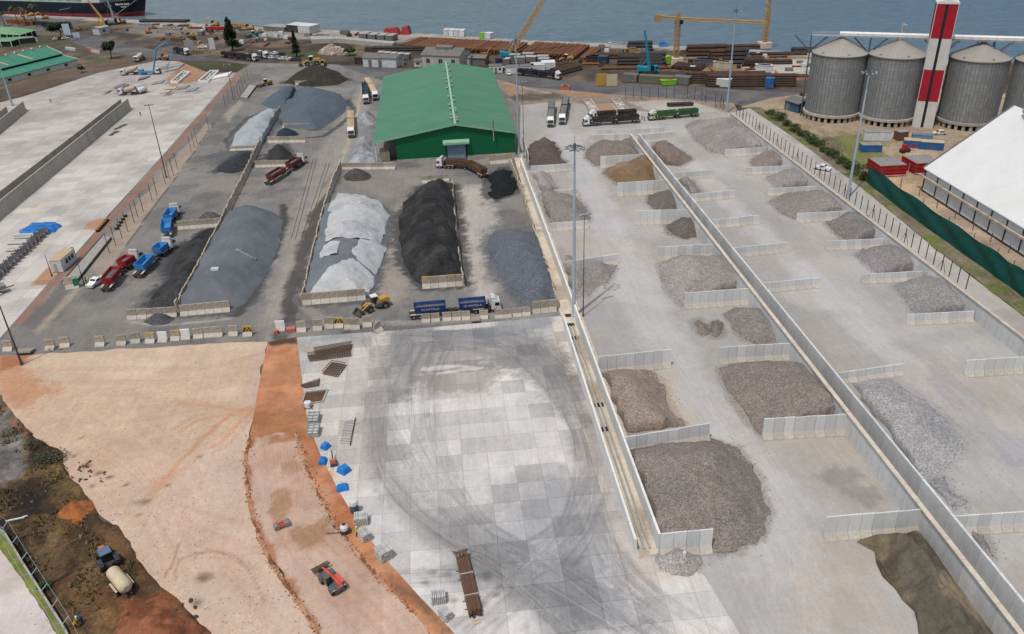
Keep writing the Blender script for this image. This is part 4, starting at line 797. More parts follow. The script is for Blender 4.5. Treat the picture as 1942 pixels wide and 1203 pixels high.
heap('netted_heap', 'smaller blue grey netted heap left of the large netted one', 'covered heap', [(496, 198), (515, 180), (540, 172), (560, 168), (552, 190), (540, 206), (512, 206)], 3.4, .55, S(88, 104, 114), m_cloth, (3, 4), step=.6, nz=.12, paint=paint_net, rough=(.4, 1.5))
heap('tarped_heap', 'pale grey tarped slope behind the winding block wall', 'covered heap', [(438, 278), (446, 255), (475, 225), (500, 216), (530, 214), (514, 242), (494, 280), (460, 286)], 3.6, .55, S(172, 176, 182), m_cloth, (4, 5), step=.5, nz=.2, paint=gvar((148, 154, 160), 4), rough=(.4, 1.2))
heap('covered_coal_heap', 'tarped heap with torn white sheets in the middle left of the yard', 'covered heap', [(622, 392), (640, 376), (690, 380), (728, 388), (742, 412), (735, 450), (726, 500), (712, 545), (696, 572), (580, 574), (594, 515), (609, 445)], 4.6, .7, S(116, 121, 127), m_cloth, (9, 10, 11), step=.35, nz=.14, paint=gvar((130, 134, 140), 6), rough=(.4, 1), key='tarp')
for l_, pl, H, c in (('white lime heap behind the blue tipper by the warehouse', [(672, 232), (690, 212), (705, 214), (714, 226), (708, 238), (685, 240)], 3.4, (170, 172, 176)), ('lumpy white heap nearest the warehouse eave', [(668, 290), (678, 268), (696, 260), (708, 268), (706, 285), (690, 296)], 2.2, (164, 167, 172)), ('low white powder heap above the corner blocks', [(662, 310), (670, 296), (700, 290), (722, 296), (716, 308), (684, 312)], 1.8, (168, 171, 176)), ('grey white heap hidden behind the warehouse eave', [(712, 178), (722, 160), (735, 150), (745, 180), (720, 186)], 4, (150, 152, 156))):
    heap('lime_heap', l_, 'lime heap', pl, H, .7, S(*c), m_soilp, (), step=.45, nz=.35, paint=gvar((132, 136, 142), 2.5, .8))
# tarpaulin sheets lying on the heaps (own meshes just above the heap surface)
def on_heap(px, py, h):
    z = 2.0
    for _ in range(12):
        g = G(px, py, z); z = .6*z+.4*(h(np.array([[g.x, g.y]]))[0]+.1)
    return g
def sheet(label, key, poly, m, lift=.14, step=.24, fold=.5, ang=.4):
    h = HEAPS[key]; pl = np.array([on_heap(x, y, h)[:2] for x, y in poly]); pl = roughen(pl, .5, .9, len(label)); V, F, bd = fillgrid(pl, step)
    u = V[:, 0]*math.cos(ang)+V[:, 1]*math.sin(ang); v = -V[:, 0]*math.sin(ang)+V[:, 1]*math.cos(ang)
    Z = h(V)+.1+lift+np.abs(vn(u/6, v/1.0, 5)-.5)*fold*2*sst(fbm(V[:, 0]/4, V[:, 1]/4, 9), .35, .6)
    Z[bd] -= lift*.6; me = gridmesh('tarpaulin', V, F, Z); pt = Paint(V, S(194, 195, 196)); pt.noise(S(166, 168, 171), 5, .5, .65, .6, 3); setattrs(me, pt); me.materials.append(m)
    o = link('tarpaulin', me); tag(o, label, 'tarpaulin'); return o
m_sheet = groundmat('white_sheeting', fine=.08, grain=1.2, bump=.4, rough=.6)
m_sheet2 = m_sheet
sheet('torn cream sheet over the back crest of the tarped heap', 'tarp', [(640, 366), (690, 372), (722, 385), (738, 410), (700, 408), (640, 405), (622, 402)], m_sheet)
sheet('bright white sheet across the middle of the tarped heap', 'tarp', [(625, 406), (700, 406), (740, 408), (725, 460), (718, 462), (680, 455), (616, 462), (618, 440)], m_sheet)
sheet('small cream square sheet on the left flank of the tarped heap', 'tarp', [(612, 468), (644, 458), (640, 484), (606, 490)], m_sheet)
sheet('ragged white sheet on the right flank of the tarped heap', 'tarp', [(684, 456), (720, 462), (733, 470), (724, 500), (712, 522), (695, 506), (676, 492), (668, 476)], m_sheet)
sheet('large white sheet over the near end of the tarped heap', 'tarp', [(668, 490), (690, 505), (712, 526), (710, 540), (700, 556), (640, 560), (586, 560), (612, 522), (640, 502)], m_sheet)
b = on_heap(408, 512, HEAPS['cov']); mb = MB(); mb.box(0, 0, .25, 1.9, 1.1, .5, t=.9); o = mb.build('white_sack', mat('white_sack_cloth', S(206, 208, 210), bump=.3)); o.location = b; tag(o, 'white sack lying on the large netted coal heap', 'sack')
a_ = [on_heap(450+i*3.6, 475+i*1.9, HEAPS['cov']) for i in range(10)]; mb = MB()
for i, q in enumerate(a_): mb.box(q.x, q.y, q.z+.12, .8, .5, .3, rz=i*.7)
tag(mb.build('sandbag_row', mat('grey_sandbag', S(160, 164, 168))), 'row of pale sandbags weighing down the large netted coal heap', 'sandbags')
def paint_or(p): p.noise(S(150, 90, 50), 2, .46, .6, .8, 2)
heap('soil_heap', 'bright orange soil heap on the dark waste ground', 'soil heap', [(104, 985), (118, 962), (145, 948), (175, 950), (184, 968), (165, 990), (140, 1000), (120, 992)], 2.8, .75, S(178, 112, 66), m_soilp, (), step=.3, nz=.3, lump=.5, paint=paint_or, rough=(.5, .8))
heap('soil_heap', 'churned red soil mound at the bottom left', 'soil heap', [(225, 1150), (260, 1135), (320, 1138), (370, 1180), (420, 1240), (260, 1260), (215, 1200)], 2.0, .4, S(156, 100, 74), m_soilp, (), step=.3, nz=.5, lump=.8, paint=gvar((116, 72, 46), 2.5, .8), rough=(.8, 1))
heap('ash_heap', 'grey ash heap in the left corner by the sand lot', 'ash heap', [(-50, 925), (-40, 850), (0, 838), (40, 850), (46, 885), (30, 912), (0, 925)], 1.6, .4, S(146, 140, 136), m_soilp, (), step=.35, nz=.4, paint=gvar((112, 110, 106), 2.5, .8))
def windrow(label, pts, w_, H, col):
    P_ = smooth(W(pts), 6); L = np.array([P_[i]+np.array([-(P_[min(i+1, len(P_)-1)]-P_[max(i-1, 0)])[1], (P_[min(i+1, len(P_)-1)]-P_[max(i-1, 0)])[0]])/np.hypot(*(P_[min(i+1, len(P_)-1)]-P_[max(i-1, 0)]))*w_/2 for i in range(len(P_))])
    pl = np.concatenate([P_*2-L, L[::-1]]); pl = roughen(pl, .5, .3, 3); V, F, bd = fillgrid(pl, .14); d, _, _ = pathdist(V, P_)
    n_ = fbm(V[:, 0]/.55, V[:, 1]/.55, 3); Z = np.where(bd, -.06, np.maximum(0, (1-(d/(w_/2))**2))*H*(1.7*np.clip(n_-.25, 0, 1)+.35*vn(V[:, 0]/.22, V[:, 1]/.22, 4)))-.05
    me = gridmesh('soil_windrow', V, F, Z+.2); pt = Paint(V, col); pt.noise(S(120, 74, 48), 1.6, .5, .62, .8, 4); setattrs(me, pt); me.materials.append(m_soilp); tag(link('soil_windrow', me), label, 'soil ridge')
windrow('ridge of orange soil along the left edge of the pink haul road', [(474, 830), (466, 880), (476, 960), (505, 1052), (560, 1132), (606, 1206), (640, 1260)], .7, .16, S(196, 150, 118))
windrow('ridge of loose soil between the pink haul road and the red cut', [(560, 822), (576, 872), (602, 935), (640, 1000), (690, 1066), (746, 1128)], .6, .14, S(198, 156, 126))

# grit that has spilled off the heaps on to the paving
def spill(zo, items, wd, op, seed):
    me = zo.data; n = len(me.vertices); a = np.empty(n*4, np.float32); me.attributes['Col'].data.foreach_get('color', a); a = a.reshape(-1, 4); c = np.empty(n*3, np.float32); me.vertices.foreach_get('co', c); P = c.reshape(-1, 3)[:, :2].astype(float)
    nz = .55*fbm(P[:, 0]/2.5, P[:, 1]/2.5, seed)+.45*vn(P[:, 0]/.7, P[:, 1]/.7, seed+3)
    for pl, col in items:
        q = W(pl); lo, hi = q.min(0)-wd*1.5, q.max(0)+wd*1.5; m = np.where((P[:, 0] > lo[0]) & (P[:, 0] < hi[0]) & (P[:, 1] > lo[1]) & (P[:, 1] < hi[1]))[0]
        if not len(m): continue
        Q = P[m]; d, _ = polydist(Q, q); d = np.where(pip(Q, q), 0, d); k = (sst(nz[m]+.55*(1-d/wd), .55, .8)*(1-sst(d, wd*.4, wd*1.4))*op)[:, None]; a[m, :3] += (np.array(S(*col))-a[m, :3])*k
    me.attributes['Col'].data.foreach_set('color', a.ravel())
spill(STORE, SPILL, 1.5, .5, 3)
K_ = (66, 66, 68); spill(COALY, [([(800, 356), (858, 354), (878, 540), (803, 545), (765, 500), (757, 420)], K_), ([(926, 338), (955, 322), (980, 342), (981, 358), (945, 378), (928, 372)], K_), ([(925, 455), (975, 440), (1056, 572), (1004, 582), (945, 520)], (104, 106, 110)), ([(345, 470), (405, 432), (372, 525), (335, 586), (280, 584), (320, 530)], K_), ([(440, 408), (536, 418), (470, 572), (440, 592), (342, 596)], (84, 84, 86)), ([(622, 392), (690, 380), (742, 412), (696, 572), (580, 574)], (90, 90, 92)), ([(410, 325), (462, 290), (486, 292), (478, 318)], K_), ([(504, 300), (535, 276), (560, 306)], K_), ([(530, 232), (560, 172), (660, 195), (600, 246)], (72, 78, 84)), ([(438, 278), (475, 225), (530, 214), (494, 280)], (88, 92, 98)), ([(672, 232), (705, 214), (714, 226), (685, 240)], (150, 152, 156)), ([(668, 290), (708, 268), (716, 308), (662, 310)], (140, 142, 146)), ([(538, 158), (600, 134), (662, 152)], (78, 76, 66))], 3.4, .8, 9)

# loose stones that have rolled off the heaps (uncountable: one object)
V = []; F = []; C_ = []
OCT = ((1, 0, 0), (0, 1, 0), (-1, 0, 0), (0, -1, 0), (0, 0, 1))
def stone_at(x, y, s, col, z=.1):
    b = len(V); a = random.random()*6.28; c, n = math.cos(a)*s, math.sin(a)*s*random.uniform(.6, 1); k = random.uniform(.7, 1.25)
    for q in OCT: V.append((x+q[0]*c-q[1]*n, y+q[0]*n+q[1]*c, z+q[2]*s*.8)); C_.append([min(1, v*k) for v in col])
    F.extend(((b, b+1, b+4), (b+1, b+2, b+4), (b+2, b+3, b+4), (b+3, b, b+4)))
for l_, pl, H, sl_, c, wl, mk_, c2 in hp:
    q = W(pl); col = S(*c)
    for i in range(len(q)):
        if i in wl: continue
        a, e = q[i], q[(i+1) % len(q)]; L = np.hypot(*(e-a)); nr = np.array([(e-a)[1], -(e-a)[0]])/(L+1e-9); mid = (a+e)/2
        if pip(np.array([mid+nr*.3]), q)[0]: nr = -nr
        for _ in range(int(L*(16 if 'pale scattered' in l_ else 9))):
            d_ = random.expovariate(1/(1.6 if 'pale scattered' in l_ else .7)); p_ = a+(e-a)*random.random()+nr*(d_-.5); stone_at(p_[0], p_[1], random.uniform(.05, .17), col)
for _ in range(1500):
    g_ = G(random.uniform(60, 640), random.uniform(665, 1203)); stone_at(g_.x, g_.y, random.uniform(.04, .12), S(*random.choice(((150, 120, 96), (190, 160, 136), (120, 96, 78)))), .17)
for _ in range(900):
    t_ = random.random(); u_ = random.choice((0, 1)); pth = (((474, 830), (466, 880), (476, 960), (505, 1052), (560, 1132), (606, 1206)), ((562, 826), (577, 872), (604, 935), (640, 1000), (690, 1066), (790, 1170)))[u_]; k = min(4, int(t_*5)); f_ = t_*5-k; g_ = G(pth[k][0]+(pth[k+1][0]-pth[k][0])*f_+random.gauss(0, 5), pth[k][1]+(pth[k+1][1]-pth[k][1])*f_+random.gauss(0, 5)); stone_at(g_.x, g_.y, random.uniform(.06, .2), S(*random.choice(((170, 112, 78), (200, 150, 116), (140, 92, 64)))), .2)
me = bpy.data.meshes.new('loose_stones'); me.from_pydata(V, [], F); ca = me.attributes.new('Col', 'FLOAT_COLOR', 'POINT'); ca.data.foreach_set('color', np.concatenate([np.array(C_), np.ones((len(C_), 1))], 1).astype(np.float32).ravel()); me.materials.append(groundmat('loose_stone', fine=.1, grain=2)); me.update()
tag(link('loose_stones', me), 'loose grey and brown stones scattered round the heaps and over the bare earth', None, None, 'stuff')
# ================================================================== VEHICLES
RU = S(58, 52, 50)
m_tyre = mat('rubber_tyre', S(44, 43, 42), rough=.9, var=.2, dirt=S(110, 104, 98), dirtamt=.5)
m_rim = mat('grey_rim', S(140, 138, 134), rough=.6)
m_white = mat('white_cab_paint', S(232, 232, 230), rough=.45, var=.06, dirt=S(160, 148, 134), dirtamt=.3, spec=.5)
m_glass = mat('dark_glass', S(34, 40, 46), rough=.12, var=.05, spec=.6)
m_chas = mat('dusty_chassis', S(70, 66, 62), rough=.85, var=.3, dirt=S(150, 138, 124), dirtamt=.7)
m_cream = mat('cream_fender', S(206, 190, 168), rough=.8, var=.2, dirt=S(130, 116, 100))
m_alu = mat('bare_metal', S(176, 178, 180), rough=.5, metal=.2)
def paint_m(n, r, g, b, **k): return mat(n, S(r, g, b), **{**dict(rough=.5, var=.16, dirt=S(130, 118, 106), dirtamt=.55, spec=.4), **k})
m_blue = paint_m('navy_hopper_paint', 28, 68, 138); m_sky = paint_m('bright_blue_paint', 62, 148, 218); m_red = paint_m('red_hopper_paint', 178, 30, 40)
m_dred = paint_m('dark_red_paint', 122, 44, 50); m_brown = paint_m('brown_hopper_paint', 112, 86, 56); m_navy = paint_m('dark_navy_paint', 30, 44, 74); m_dgreen = paint_m('deep_green_paint', 44, 108, 52)
m_lime = paint_m('lime_green_paint', 134, 198, 52); m_teal = paint_m('dark_teal_paint', 18, 66, 88); m_tarp = mat('tan_canvas', S(196, 172, 140), rough=.9, var=.15); m_ctarp = mat('grey_canvas', S(126, 124, 122), rough=.9)
m_bin = paint_m('black_bin_paint', 52, 50, 50); m_yell = paint_m('plant_yellow', 208, 162, 78); m_orange = paint_m('plant_orange', 206, 122, 64); m_salm = paint_m('telehandler_red', 226, 96, 74, dirtamt=.2); m_gplant = paint_m('plant_grey', 96, 100, 102)
m_cyan = paint_m('crane_cyan', 24, 150, 180, dirtamt=.2); m_cgrey = mat('cargo_stone', S(112, 108, 104), rough=.95, var=.4, scale=2)
m_red2 = paint_m('tanker_red', 176, 34, 38); m_lamp = mat('amber_lamp', S(220, 140, 50))
def wheel_me(r=.52, w=.34, name='wheel'):
    b = MB(); b.lathe([(r*.5, -w/2), (r*.92, -w/2), (r, -w*.36), (r, w*.36), (r*.92, w/2), (r*.5, w/2)], 16, 0, axis='y'); b.lathe([(.01, -w*.36), (r*.5, -w*.40), (r*.52, -w/2)], 12, 1, axis='y'); b.lathe([(r*.52, w/2), (r*.5, w*.40), (.01, w*.36)], 12, 1, axis='y')
    o = b.build(name, [m_tyre, m_rim]); me = o.data; bpy.data.objects.remove(o); return me
WH = wheel_me(); WHB = wheel_me(.85, .6); WHS = wheel_me(.34, .24); WHM = wheel_me(.62, .42)
def wheels(t, xs, y, me, r):
    for x in xs:
        for s in (-1, 1): o = link('wheel', me, t); o.location = (x, s*y, r)
def pose(t, a, b):
    t.location = (a.x, a.y, .12); t.rotation_euler = (0, 0, math.atan2(a.y-b.y, a.x-b.x))
def cab(t, m, defl=True, accent=None):
    b = MB()
    b.prism([(0, .75), (.02, 1.5), (-.28, 2.75), (-2.0, 2.95), (-2.15, .9), (-1.9, .75)], -1.22, 1.22, 'y')
    if defl: b.prism([(-.45, 2.7), (-1.3, 3.55), (-2.05, 3.65), (-2.0, 2.9)], -1.1, 1.1, 'y')
    b.build('cab', m, t)
    g = MB(); g.add([(.035, -1.1, 1.55), (.035, 1.1, 1.55), (-.235, 1.05, 2.62), (-.235, -1.05, 2.62)], [(0, 1, 2, 3)])
    for s in (-1, 1): g.box(-.85, s*1.225, 2.05, .95, .03, .75)
    g.build('windscreen', m_glass, t)
    k = MB(); k.box(.06, 0, .72, .28, 2.4, .6); k.box(.05, 0, 1.18, .08, 1.5, .3); k.build('bumper', m_chas, t)
    if accent: b = MB(); b.box(-1.65, -1.24, 1.95, .7, .06, 1.7); b.box(-1.65, 1.24, 1.95, .7, .06, 1.7); b.build('accent_panel', accent, t)
    mr = MB(); [mr.box(-.1, s*1.38, 1.95, .12, .2, .55) for s in (-1, 1)]; mr.build('mirror', m_bin, t)
    h = MB(); [h.box(.075, s*.85, 1.12, .06, .35, .22) for s in (-1, 1)]; h.build('headlight', m_alu, t)
def hopper(t, x0, x1, m, kind, y=1.25, z0=1.35, z1=2.95, load=None, text=None, tilt=0):
    b = MB(); L = x0-x1; w = .09
    # open tapered tub with a real inside
    def ring(x0_, x1_, yy, z): return [(x1_, -yy, z), (x0_, -yy, z), (x0_, yy, z), (x1_, yy, z)]
    o0 = ring(x0-.25, x1+.25, y-.22, z0); o1 = ring(x0, x1, y, z1); i1 = ring(x0-w, x1+w, y-w, z1); fl = z0+.28 if kind == 'open' else z1-.08; i0 = ring(x0-w*2-.2, x1+w*2+.2, y-w-.18, fl)
    b.add(o0+o1+i1+i0, [(3, 2, 1, 0)]+[(k, (k+1) % 4, 4+(k+1) % 4, 4+k) for k in range(4)]+[(4+k, 4+(k+1) % 4, 8+(k+1) % 4, 8+k) for k in range(4)]+[(8+k, 8+(k+1) % 4, 12+(k+1) % 4, 12+k) for k in range(4)]+[(12, 13, 14, 15)])
    n = 5
    for i in range(n+1):
        x = x1+.3+(L-.6)*i/n
        for s in (-1, 1): b.box(x, s*(y-.08), (z0+z1)/2, .1, .14, z1-z0-.1)
    for s in (-1, 1): b.box((x0+x1)/2, s*(y+.03), z1-.06, L, .12, .12)
    ob = b.build('hopper', m, t)
    if load:
        V = []; F = []; nx, ny = 12, 6; lx0, lx1, ly = x0-.35, x1+.35, y-.24
        for j in range(ny+1):
            for i in range(nx+1):
                u, v = i/nx, j/ny; e = min(u, 1-u)*2; f = min(v, 1-v)*2
                V.append((lx1+(lx0-lx1)*u, -ly+2*ly*v, (z1-.75 if kind == 'open' else z1+.02)+.75*min(1, e*1.6)*min(1, f*1.3)*(.6 if kind == 'open' else .35)+random.uniform(-.05, .05)))
        for j in range(ny):
            for i in range(nx): q = j*(nx+1)+i; F.append((q, q+1, q+nx+2, q+nx+1))
        b = MB(); b.add(V, F); b.build('load' if kind == 'open' else 'cover', load, ob, True)
    if text:
        c = bpy.data.curves.new('lettering', 'FONT'); c.body = text; c.size = .72; c.extrude = .01; c.align_x = 'CENTER'; o = bpy.data.objects.new('lettering', c); COL.objects.link(o)
        me = bpy.data.meshes.new_from_object(o); bpy.data.objects.remove(o); me.materials.append(m_white)
        o = link('lettering', me, ob); o.location = ((x0+x1)/2, -(y-.06)-.03, (z0+z1)/2-.15); o.rotation_euler = (R(90+8), 0, 0)
def interlink(label, pts, hop, kind='open', cabm=None, load=None, accent=None, text=None, group=None, defl=True, name='tipper_truck', fender=None, cat='truck', single=False, g=0):
    P_ = [G(*p) for p in pts]
    if len(P_) == 2 and not single: P_ = [P_[0], P_[0].lerp(P_[1], .56), P_[1]]
    t = empty(name, (0, 0, 0), 0, label, cat, group); pose(t, P_[0], P_[1]); L1 = (P_[0]-P_[1]).length
    cab(t, cabm or m_white, defl, accent); wheels(t, (-1.35,), 1.05, WH, .52); wheels(t, (-4.3, -5.55), .98, WH, .52)
    c = MB(); c.box(-3.6, 0, .85, 6.2, .9, .28); c.box(-3.0, -1.0, .75, 1.1, .5, .6); c.box(-3.0, 1.0, .75, 1.1, .5, .6); c.box(-2.6, 0, 1.6, .25, 1.6, 1.4); c.build('chassis', m_chas, t)
    b = MB(); [b.box(-4.9, s*1.0, 1.16, 2.4, .5, .08) for s in (-1, 1)]; b.build('fender', fender or m_cream, t)
    hopper(t, -3.2, -max(L1-g, 7.0), hop, kind, load=load, text=text)
    c = MB(); c.box(-(L1+5)/2, 0, 1.12, L1-4.4, .8, .3); c.build('trailer_frame', m_chas, t)
    wheels(t, (-L1+.3, -L1-.95), 1.0, WH, .52)
    if len(P_) > 2:
        d = P_[2]-P_[1]; L2 = d.length; ang = math.atan2(-d.y, -d.x)-t.rotation_euler[2]; q = Matrix.Rotation(-t.rotation_euler[2], 4, 'Z') @ (P_[1]-P_[0])
        s = link('rear_trailer', None, t); s.location = (q.x, q.y, 0); s.rotation_euler = (0, 0, ang); s.empty_display_size = .1
        hopper(s, -.7-g, -L2+.4+g*.7, hop, kind, load=load, text=text); wheels(s, (-L2+2.2, -L2+.9), 1.0, WH, .52)
        c = MB(); c.box(-L2/2, 0, 1.12, L2-.3, .8, .3); c.box(-L2+.05, 0, .9, .15, 2.3, .5); c.build('trailer_frame', m_chas, s)
        b = MB(); [b.box(-L2+1.55, sy*1.0, 1.16, 2.6, .5, .08) for sy in (-1, 1)]; b.build('fender', fender or m_cream, s)
    return t
interlink('white cabbed tipper truck with two navy blue hoppers behind the barrier row', [(950, 588), (862, 596), (777, 604)], m_blue, text='SIS MATOLA', load=m_cgrey, g=1.0)
interlink('brown hopper tipper truck bent in front of the green warehouse door', [(829, 318), (886, 321), (920, 339)], m_brown, defl=True)
interlink('white cabbed truck with tan canvas trailers parked on the lane facing the camera', [(667, 263), (666, 224)], m_tarp, 'tarp', load=m_tarp)
interlink('white cabbed truck with dark teal hoppers beside the white lime heap', [(695, 199), (693, 168)], m_teal)
interlink('white cabbed truck with tan canvas trailers tucked against the warehouse eave', [(713, 192), (704, 172), (696, 160)], m_tarp, 'tarp', load=m_tarp)
interlink('white cabbed tipper truck with dark red hoppers between the heap rows', [(577, 309), (545, 330), (508, 353)], m_dred, load=m_cgrey, g=1.4)
interlink('bright blue tipper truck farthest up the left yard, hoppers open', [(337, 405), (320, 430), (318, 455)], m_sky, g=.8)
interlink('bright blue tipper truck tipping beside the loose coal spread', [(327, 470), (296, 495), (262, 530)], m_sky, g=1.8)
interlink('white cabbed tipper truck with bright red hoppers next to the white pickup', [(266, 494), (232, 518), (202, 556)], m_red, load=m_cgrey, g=1.7)
interlink('white and lime green cabbed truck facing the camera near the warehouse', [(1044, 243), (1047, 205)], m_dgreen, accent=m_lime, load=m_ctarp, kind='tarp')
interlink('white cabbed truck with dark grey covered trailers facing the camera near the warehouse', [(1066, 238), (1074, 197)], m_bin, 'tarp', load=m_ctarp)
interlink('nearer white cabbed truck with long black bins by the foundation pits', [(1106, 240), (1213, 233)], m_bin)
interlink('farther white cabbed truck with black bins, half hidden by the nearer one', [(1116, 229), (1208, 223)], m_bin)
interlink('lime and white cabbed truck with two short green hoppers', [(1230, 229), (1324, 221)], m_dgreen, accent=m_lime)
interlink('white cabbed truck with two navy hoppers in front of the white container offices', [(1063, 152), (1022, 147), (982, 143)], m_navy)
interlink('white cabbed truck with a dark blue hopper on the back road', [(358, 106), (333, 101)], m_navy, single=True)
interlink('white cabbed truck with long black bins at the row of parked cars', [(488, 117), (422, 109)], m_bin)
interlink('white truck parked just right of the black bin truck by the cars', [(508, 112), (487, 109)], m_ctarp, single=True)
interlink('white cabbed tanker truck with a red tank near the quay', [(386, 61), (430, 61)], m_red2, 'tarp', load=m_red2, single=True)
t = empty('flat_trailer', G(4, 556), R(38), 'grey box trailer with three wheels at the left picture edge', 'trailer'); b = MB(); b.box(-3, 0, 1.6, 8, 2.3, .9, t=1.03); b.build('body', mat('grey_trailer_paint', S(150, 148, 140)), t); wheels(t, (-.6, -1.9, -3.2), 1.0, WH, .52); b = MB(); b.box(1.8, 0, 1.0, 2.2, .2, .2); b.build('drawbar', m_chas, t)
# cars and pickups
def car(label, px, head, m, kind='car', group=None, cat=None):
    t = empty('pickup' if kind == 'pickup' else 'parked_car', G(*px)+Vector((0, 0, .1)), head, label, cat or ('pickup' if kind == 'pickup' else 'car'), group); b = MB()
    if kind == 'pickup':
        b.prism([(2.55, .35), (2.6, .95), (1.35, 1.08), (.65, 1.72), (-.55, 1.75), (-.75, 1.1), (-.75, .75), (-2.4, .75), (-2.4, 1.1), (-2.55, 1.1), (-2.55, .4)], -.88, .88, 'y'); [b.box(-1.6, s*.85, .9, 1.7, .08, .42) for s in (-1, 1)]
    else: b.prism([(2.2, .3), (2.25, .75), (1.15, .98), (.45, 1.45), (-1.2, 1.5), (-2.0, 1.05), (-2.15, .4)], -.86, .86, 'y')
    b.build('body', m, t); g = MB(); x0, x1 = ((1.28, .66) if kind == 'pickup' else (1.1, .48)); z0, z1 = ((1.1, 1.7) if kind == 'pickup' else (1.0, 1.43))
    g.add([(x0+.03, -.75, z0), (x0+.03, .75, z0), (x1+.04, .68, z1), (x1+.04, -.68, z1)], [(0, 1, 2, 3)]); [g.box((x1-.45 if kind == 'pickup' else -.4), s*.875, z0+.22, 1.1 if kind == 'pickup' else 1.5, .03, .36) for s in (-1, 1)]
    if kind != 'pickup': g.add([(-1.28, -.68, 1.46), (-1.28, .68, 1.46), (-1.95, .7, 1.09), (-1.95, -.7, 1.09)], [(0, 1, 2, 3)])
    g.build('window', m_glass, t); wheels(t, (1.45, -1.45), .8, WHS, .34)
    h = MB(); [h.box(2.24 if kind != 'pickup' else 2.58, s*.62, .72, .06, .34, .16) for s in (-1, 1)]; h.build('headlight', m_alu, t)
    return t
m_carw = paint_m('white_car_paint', 236, 236, 236, dirtamt=.15, var=.05); m_cars = paint_m('silver_car_paint', 170, 174, 180, dirtamt=.15); m_card = paint_m('dark_car_paint', 52, 60, 74, dirtamt=.2); m_caryel = paint_m('pale_yellow_car_paint', 226, 220, 196, dirtamt=.15)
car('white pickup parked beside the red tipper truck', (184, 540), R(250), m_carw, 'pickup')
car('white pickup driving on the road outside the black post fence', (1559, 323), R(-45), m_carw, 'pickup')
car('cream car parked in front of the silo with the striped tower', (1781, 256), R(172), m_caryel)
car('white pickup near the quay road, left of the sign board', (385, 92), R(-8), m_carw, 'pickup')
car('white pickup in the corner by the container offices', (948, 132), R(200), m_carw, 'pickup'); car('white van in front of the container offices', (965, 142), R(265), m_carw)
lw, ls, ld = 'white car in the double row of parked cars', 'silver car in the double row of parked cars', 'dark car in the double row of parked cars'
pr = {}
for i, (x, y, k) in enumerate(((484, 107, 0), (495, 110, 0), (504, 111, 0), (514, 112, 0), (525, 112, 1), (535, 114, 0), (542, 113, 1), (549, 115, 0), (556, 116, 2), (564, 116, 2), (492, 102, 0), (506, 103, 1), (520, 104, 0), (534, 105, 2), (498, 106, 2), (476, 112, 0), (468, 107, 1))):
    lb, mm_, gp = ((lw, m_carw, 'white parked cars'), (ls, m_cars, 'silver parked cars'), (ld, m_card, 'dark parked cars'))[k]; hd = R(150)+random.uniform(-.2, .2)
    if k not in pr: pr[k] = car(lb, (x, y), hd, mm_, group=gp)
    else: o = copy_tree(pr[k]); o.location = G(x, y)+Vector((0, 0, .1)); o.rotation_euler = (0, 0, hd)
for x, y, l_ in ((108, 76, 'white car under the bush tree'), (116, 75, 'dark red car under the bush tree'), (124, 75, 'white car nearest the sign board'), (5, 84, 'white car under the small green roof'), (14, 85, 'silver car under the small green roof')): car(l_, (x, y), R(30), m_red if 'red' in l_ else (m_cars if 'silver' in l_ else m_carw))
# wheel loader
def loader(label, px, head, m, roof, sc=1.0, name='wheel_loader', cat='wheel loader', steer=.25):
    t = empty(name, G(*px)+Vector((0, 0, .1)), head, label, cat); t.scale = (sc,)*3
    b = MB(); b.prism([(-.3, .9), (-.3, 2.0), (-2.6, 2.55), (-3.3, 2.3), (-3.4, 1.2), (-2.6, .9)], -.85, .85, 'y'); b.box(-1.6, 0, 2.25, 2.2, 1.5, .25); b.build('engine_hood', m, t)
    b = MB(); b.box(-1.4, 0, 1.1, 2.8, 2.0, .6); b.box(-.9, -1.1, 1.2, .9, .35, .9); b.box(-.9, 1.1, 1.2, .9, .35, .9); b.build('frame', m_gplant, t)
    b = MB(); b.box(.05, 0, 2.55, 1.35, 1.35, 1.4, t=.86); b.build('cabin', m_glass, t); b = MB(); b.box(.05, 0, 3.3, 1.6, 1.55, .16, t=.9); b.build('cabin_roof', roof, t)
    wheels(t, (-2.0,), 1.1, WHB, .85)
    f = link('front_frame', None, t); f.location = (.9, 0, 0); f.rotation_euler = (0, 0, steer); wheels(f, (1.0,), 1.1, WHB, .85)
    b = MB(); b.box(.9, 0, 1.2, 1.6, 1.0, .9); [b.cyl((.7, s*.5, 1.8), (3.0, s*.5, .75), .16, n=6) for s in (-1, 1)]; b.cyl((.8, 0, 1.9), (2.6, 0, 1.5), .12, n=6); b.build('lift_arm', m, f)
    b = MB(); b.prism([(2.9, 1.2), (2.75, .5), (3.0, .1), (4.2, .02), (4.2, .1), (3.1, .25), (2.95, .55), (3.05, 1.2)], -1.45, 1.45, 'y'); [b.prism([(2.9, 1.2), (3.0, .1), (4.2, .05)], s*1.45-.04, s*1.45+.04, 'y') for s in (-1, 1)]; b.build('bucket', m_bin, f)
    return t
loader('dusty yellow wheel loader with a white cab roof by the tarped heap', (712, 586), R(203), m_yell, m_white, .98)
loader('yellow wheel loader with an open frame and white roof behind the earth cone', (592, 124), R(180), m_yell, m_white, 1.3); loader('small yellow wheel loader facing the camera behind the earth cone', (613, 127), R(262), m_yell, m_yell, .95)
loader('yellow loader by the rusty steel pipes', (1074, 117), R(170), m_yell, m_white, 1.0); loader('teal loader near the quay left of the grass', (481, 70), R(200), m_cyan, m_white, 1.0)
loader('yellow roller by the concrete pump truck', (310, 114), R(170), m_yell, m_bin, .9, 'road_roller', 'roller'); loader('yellow machine with a white box beside the weighbridge', (505, 163), R(215), m_yell, m_white, .9, 'site_machine', 'machine')
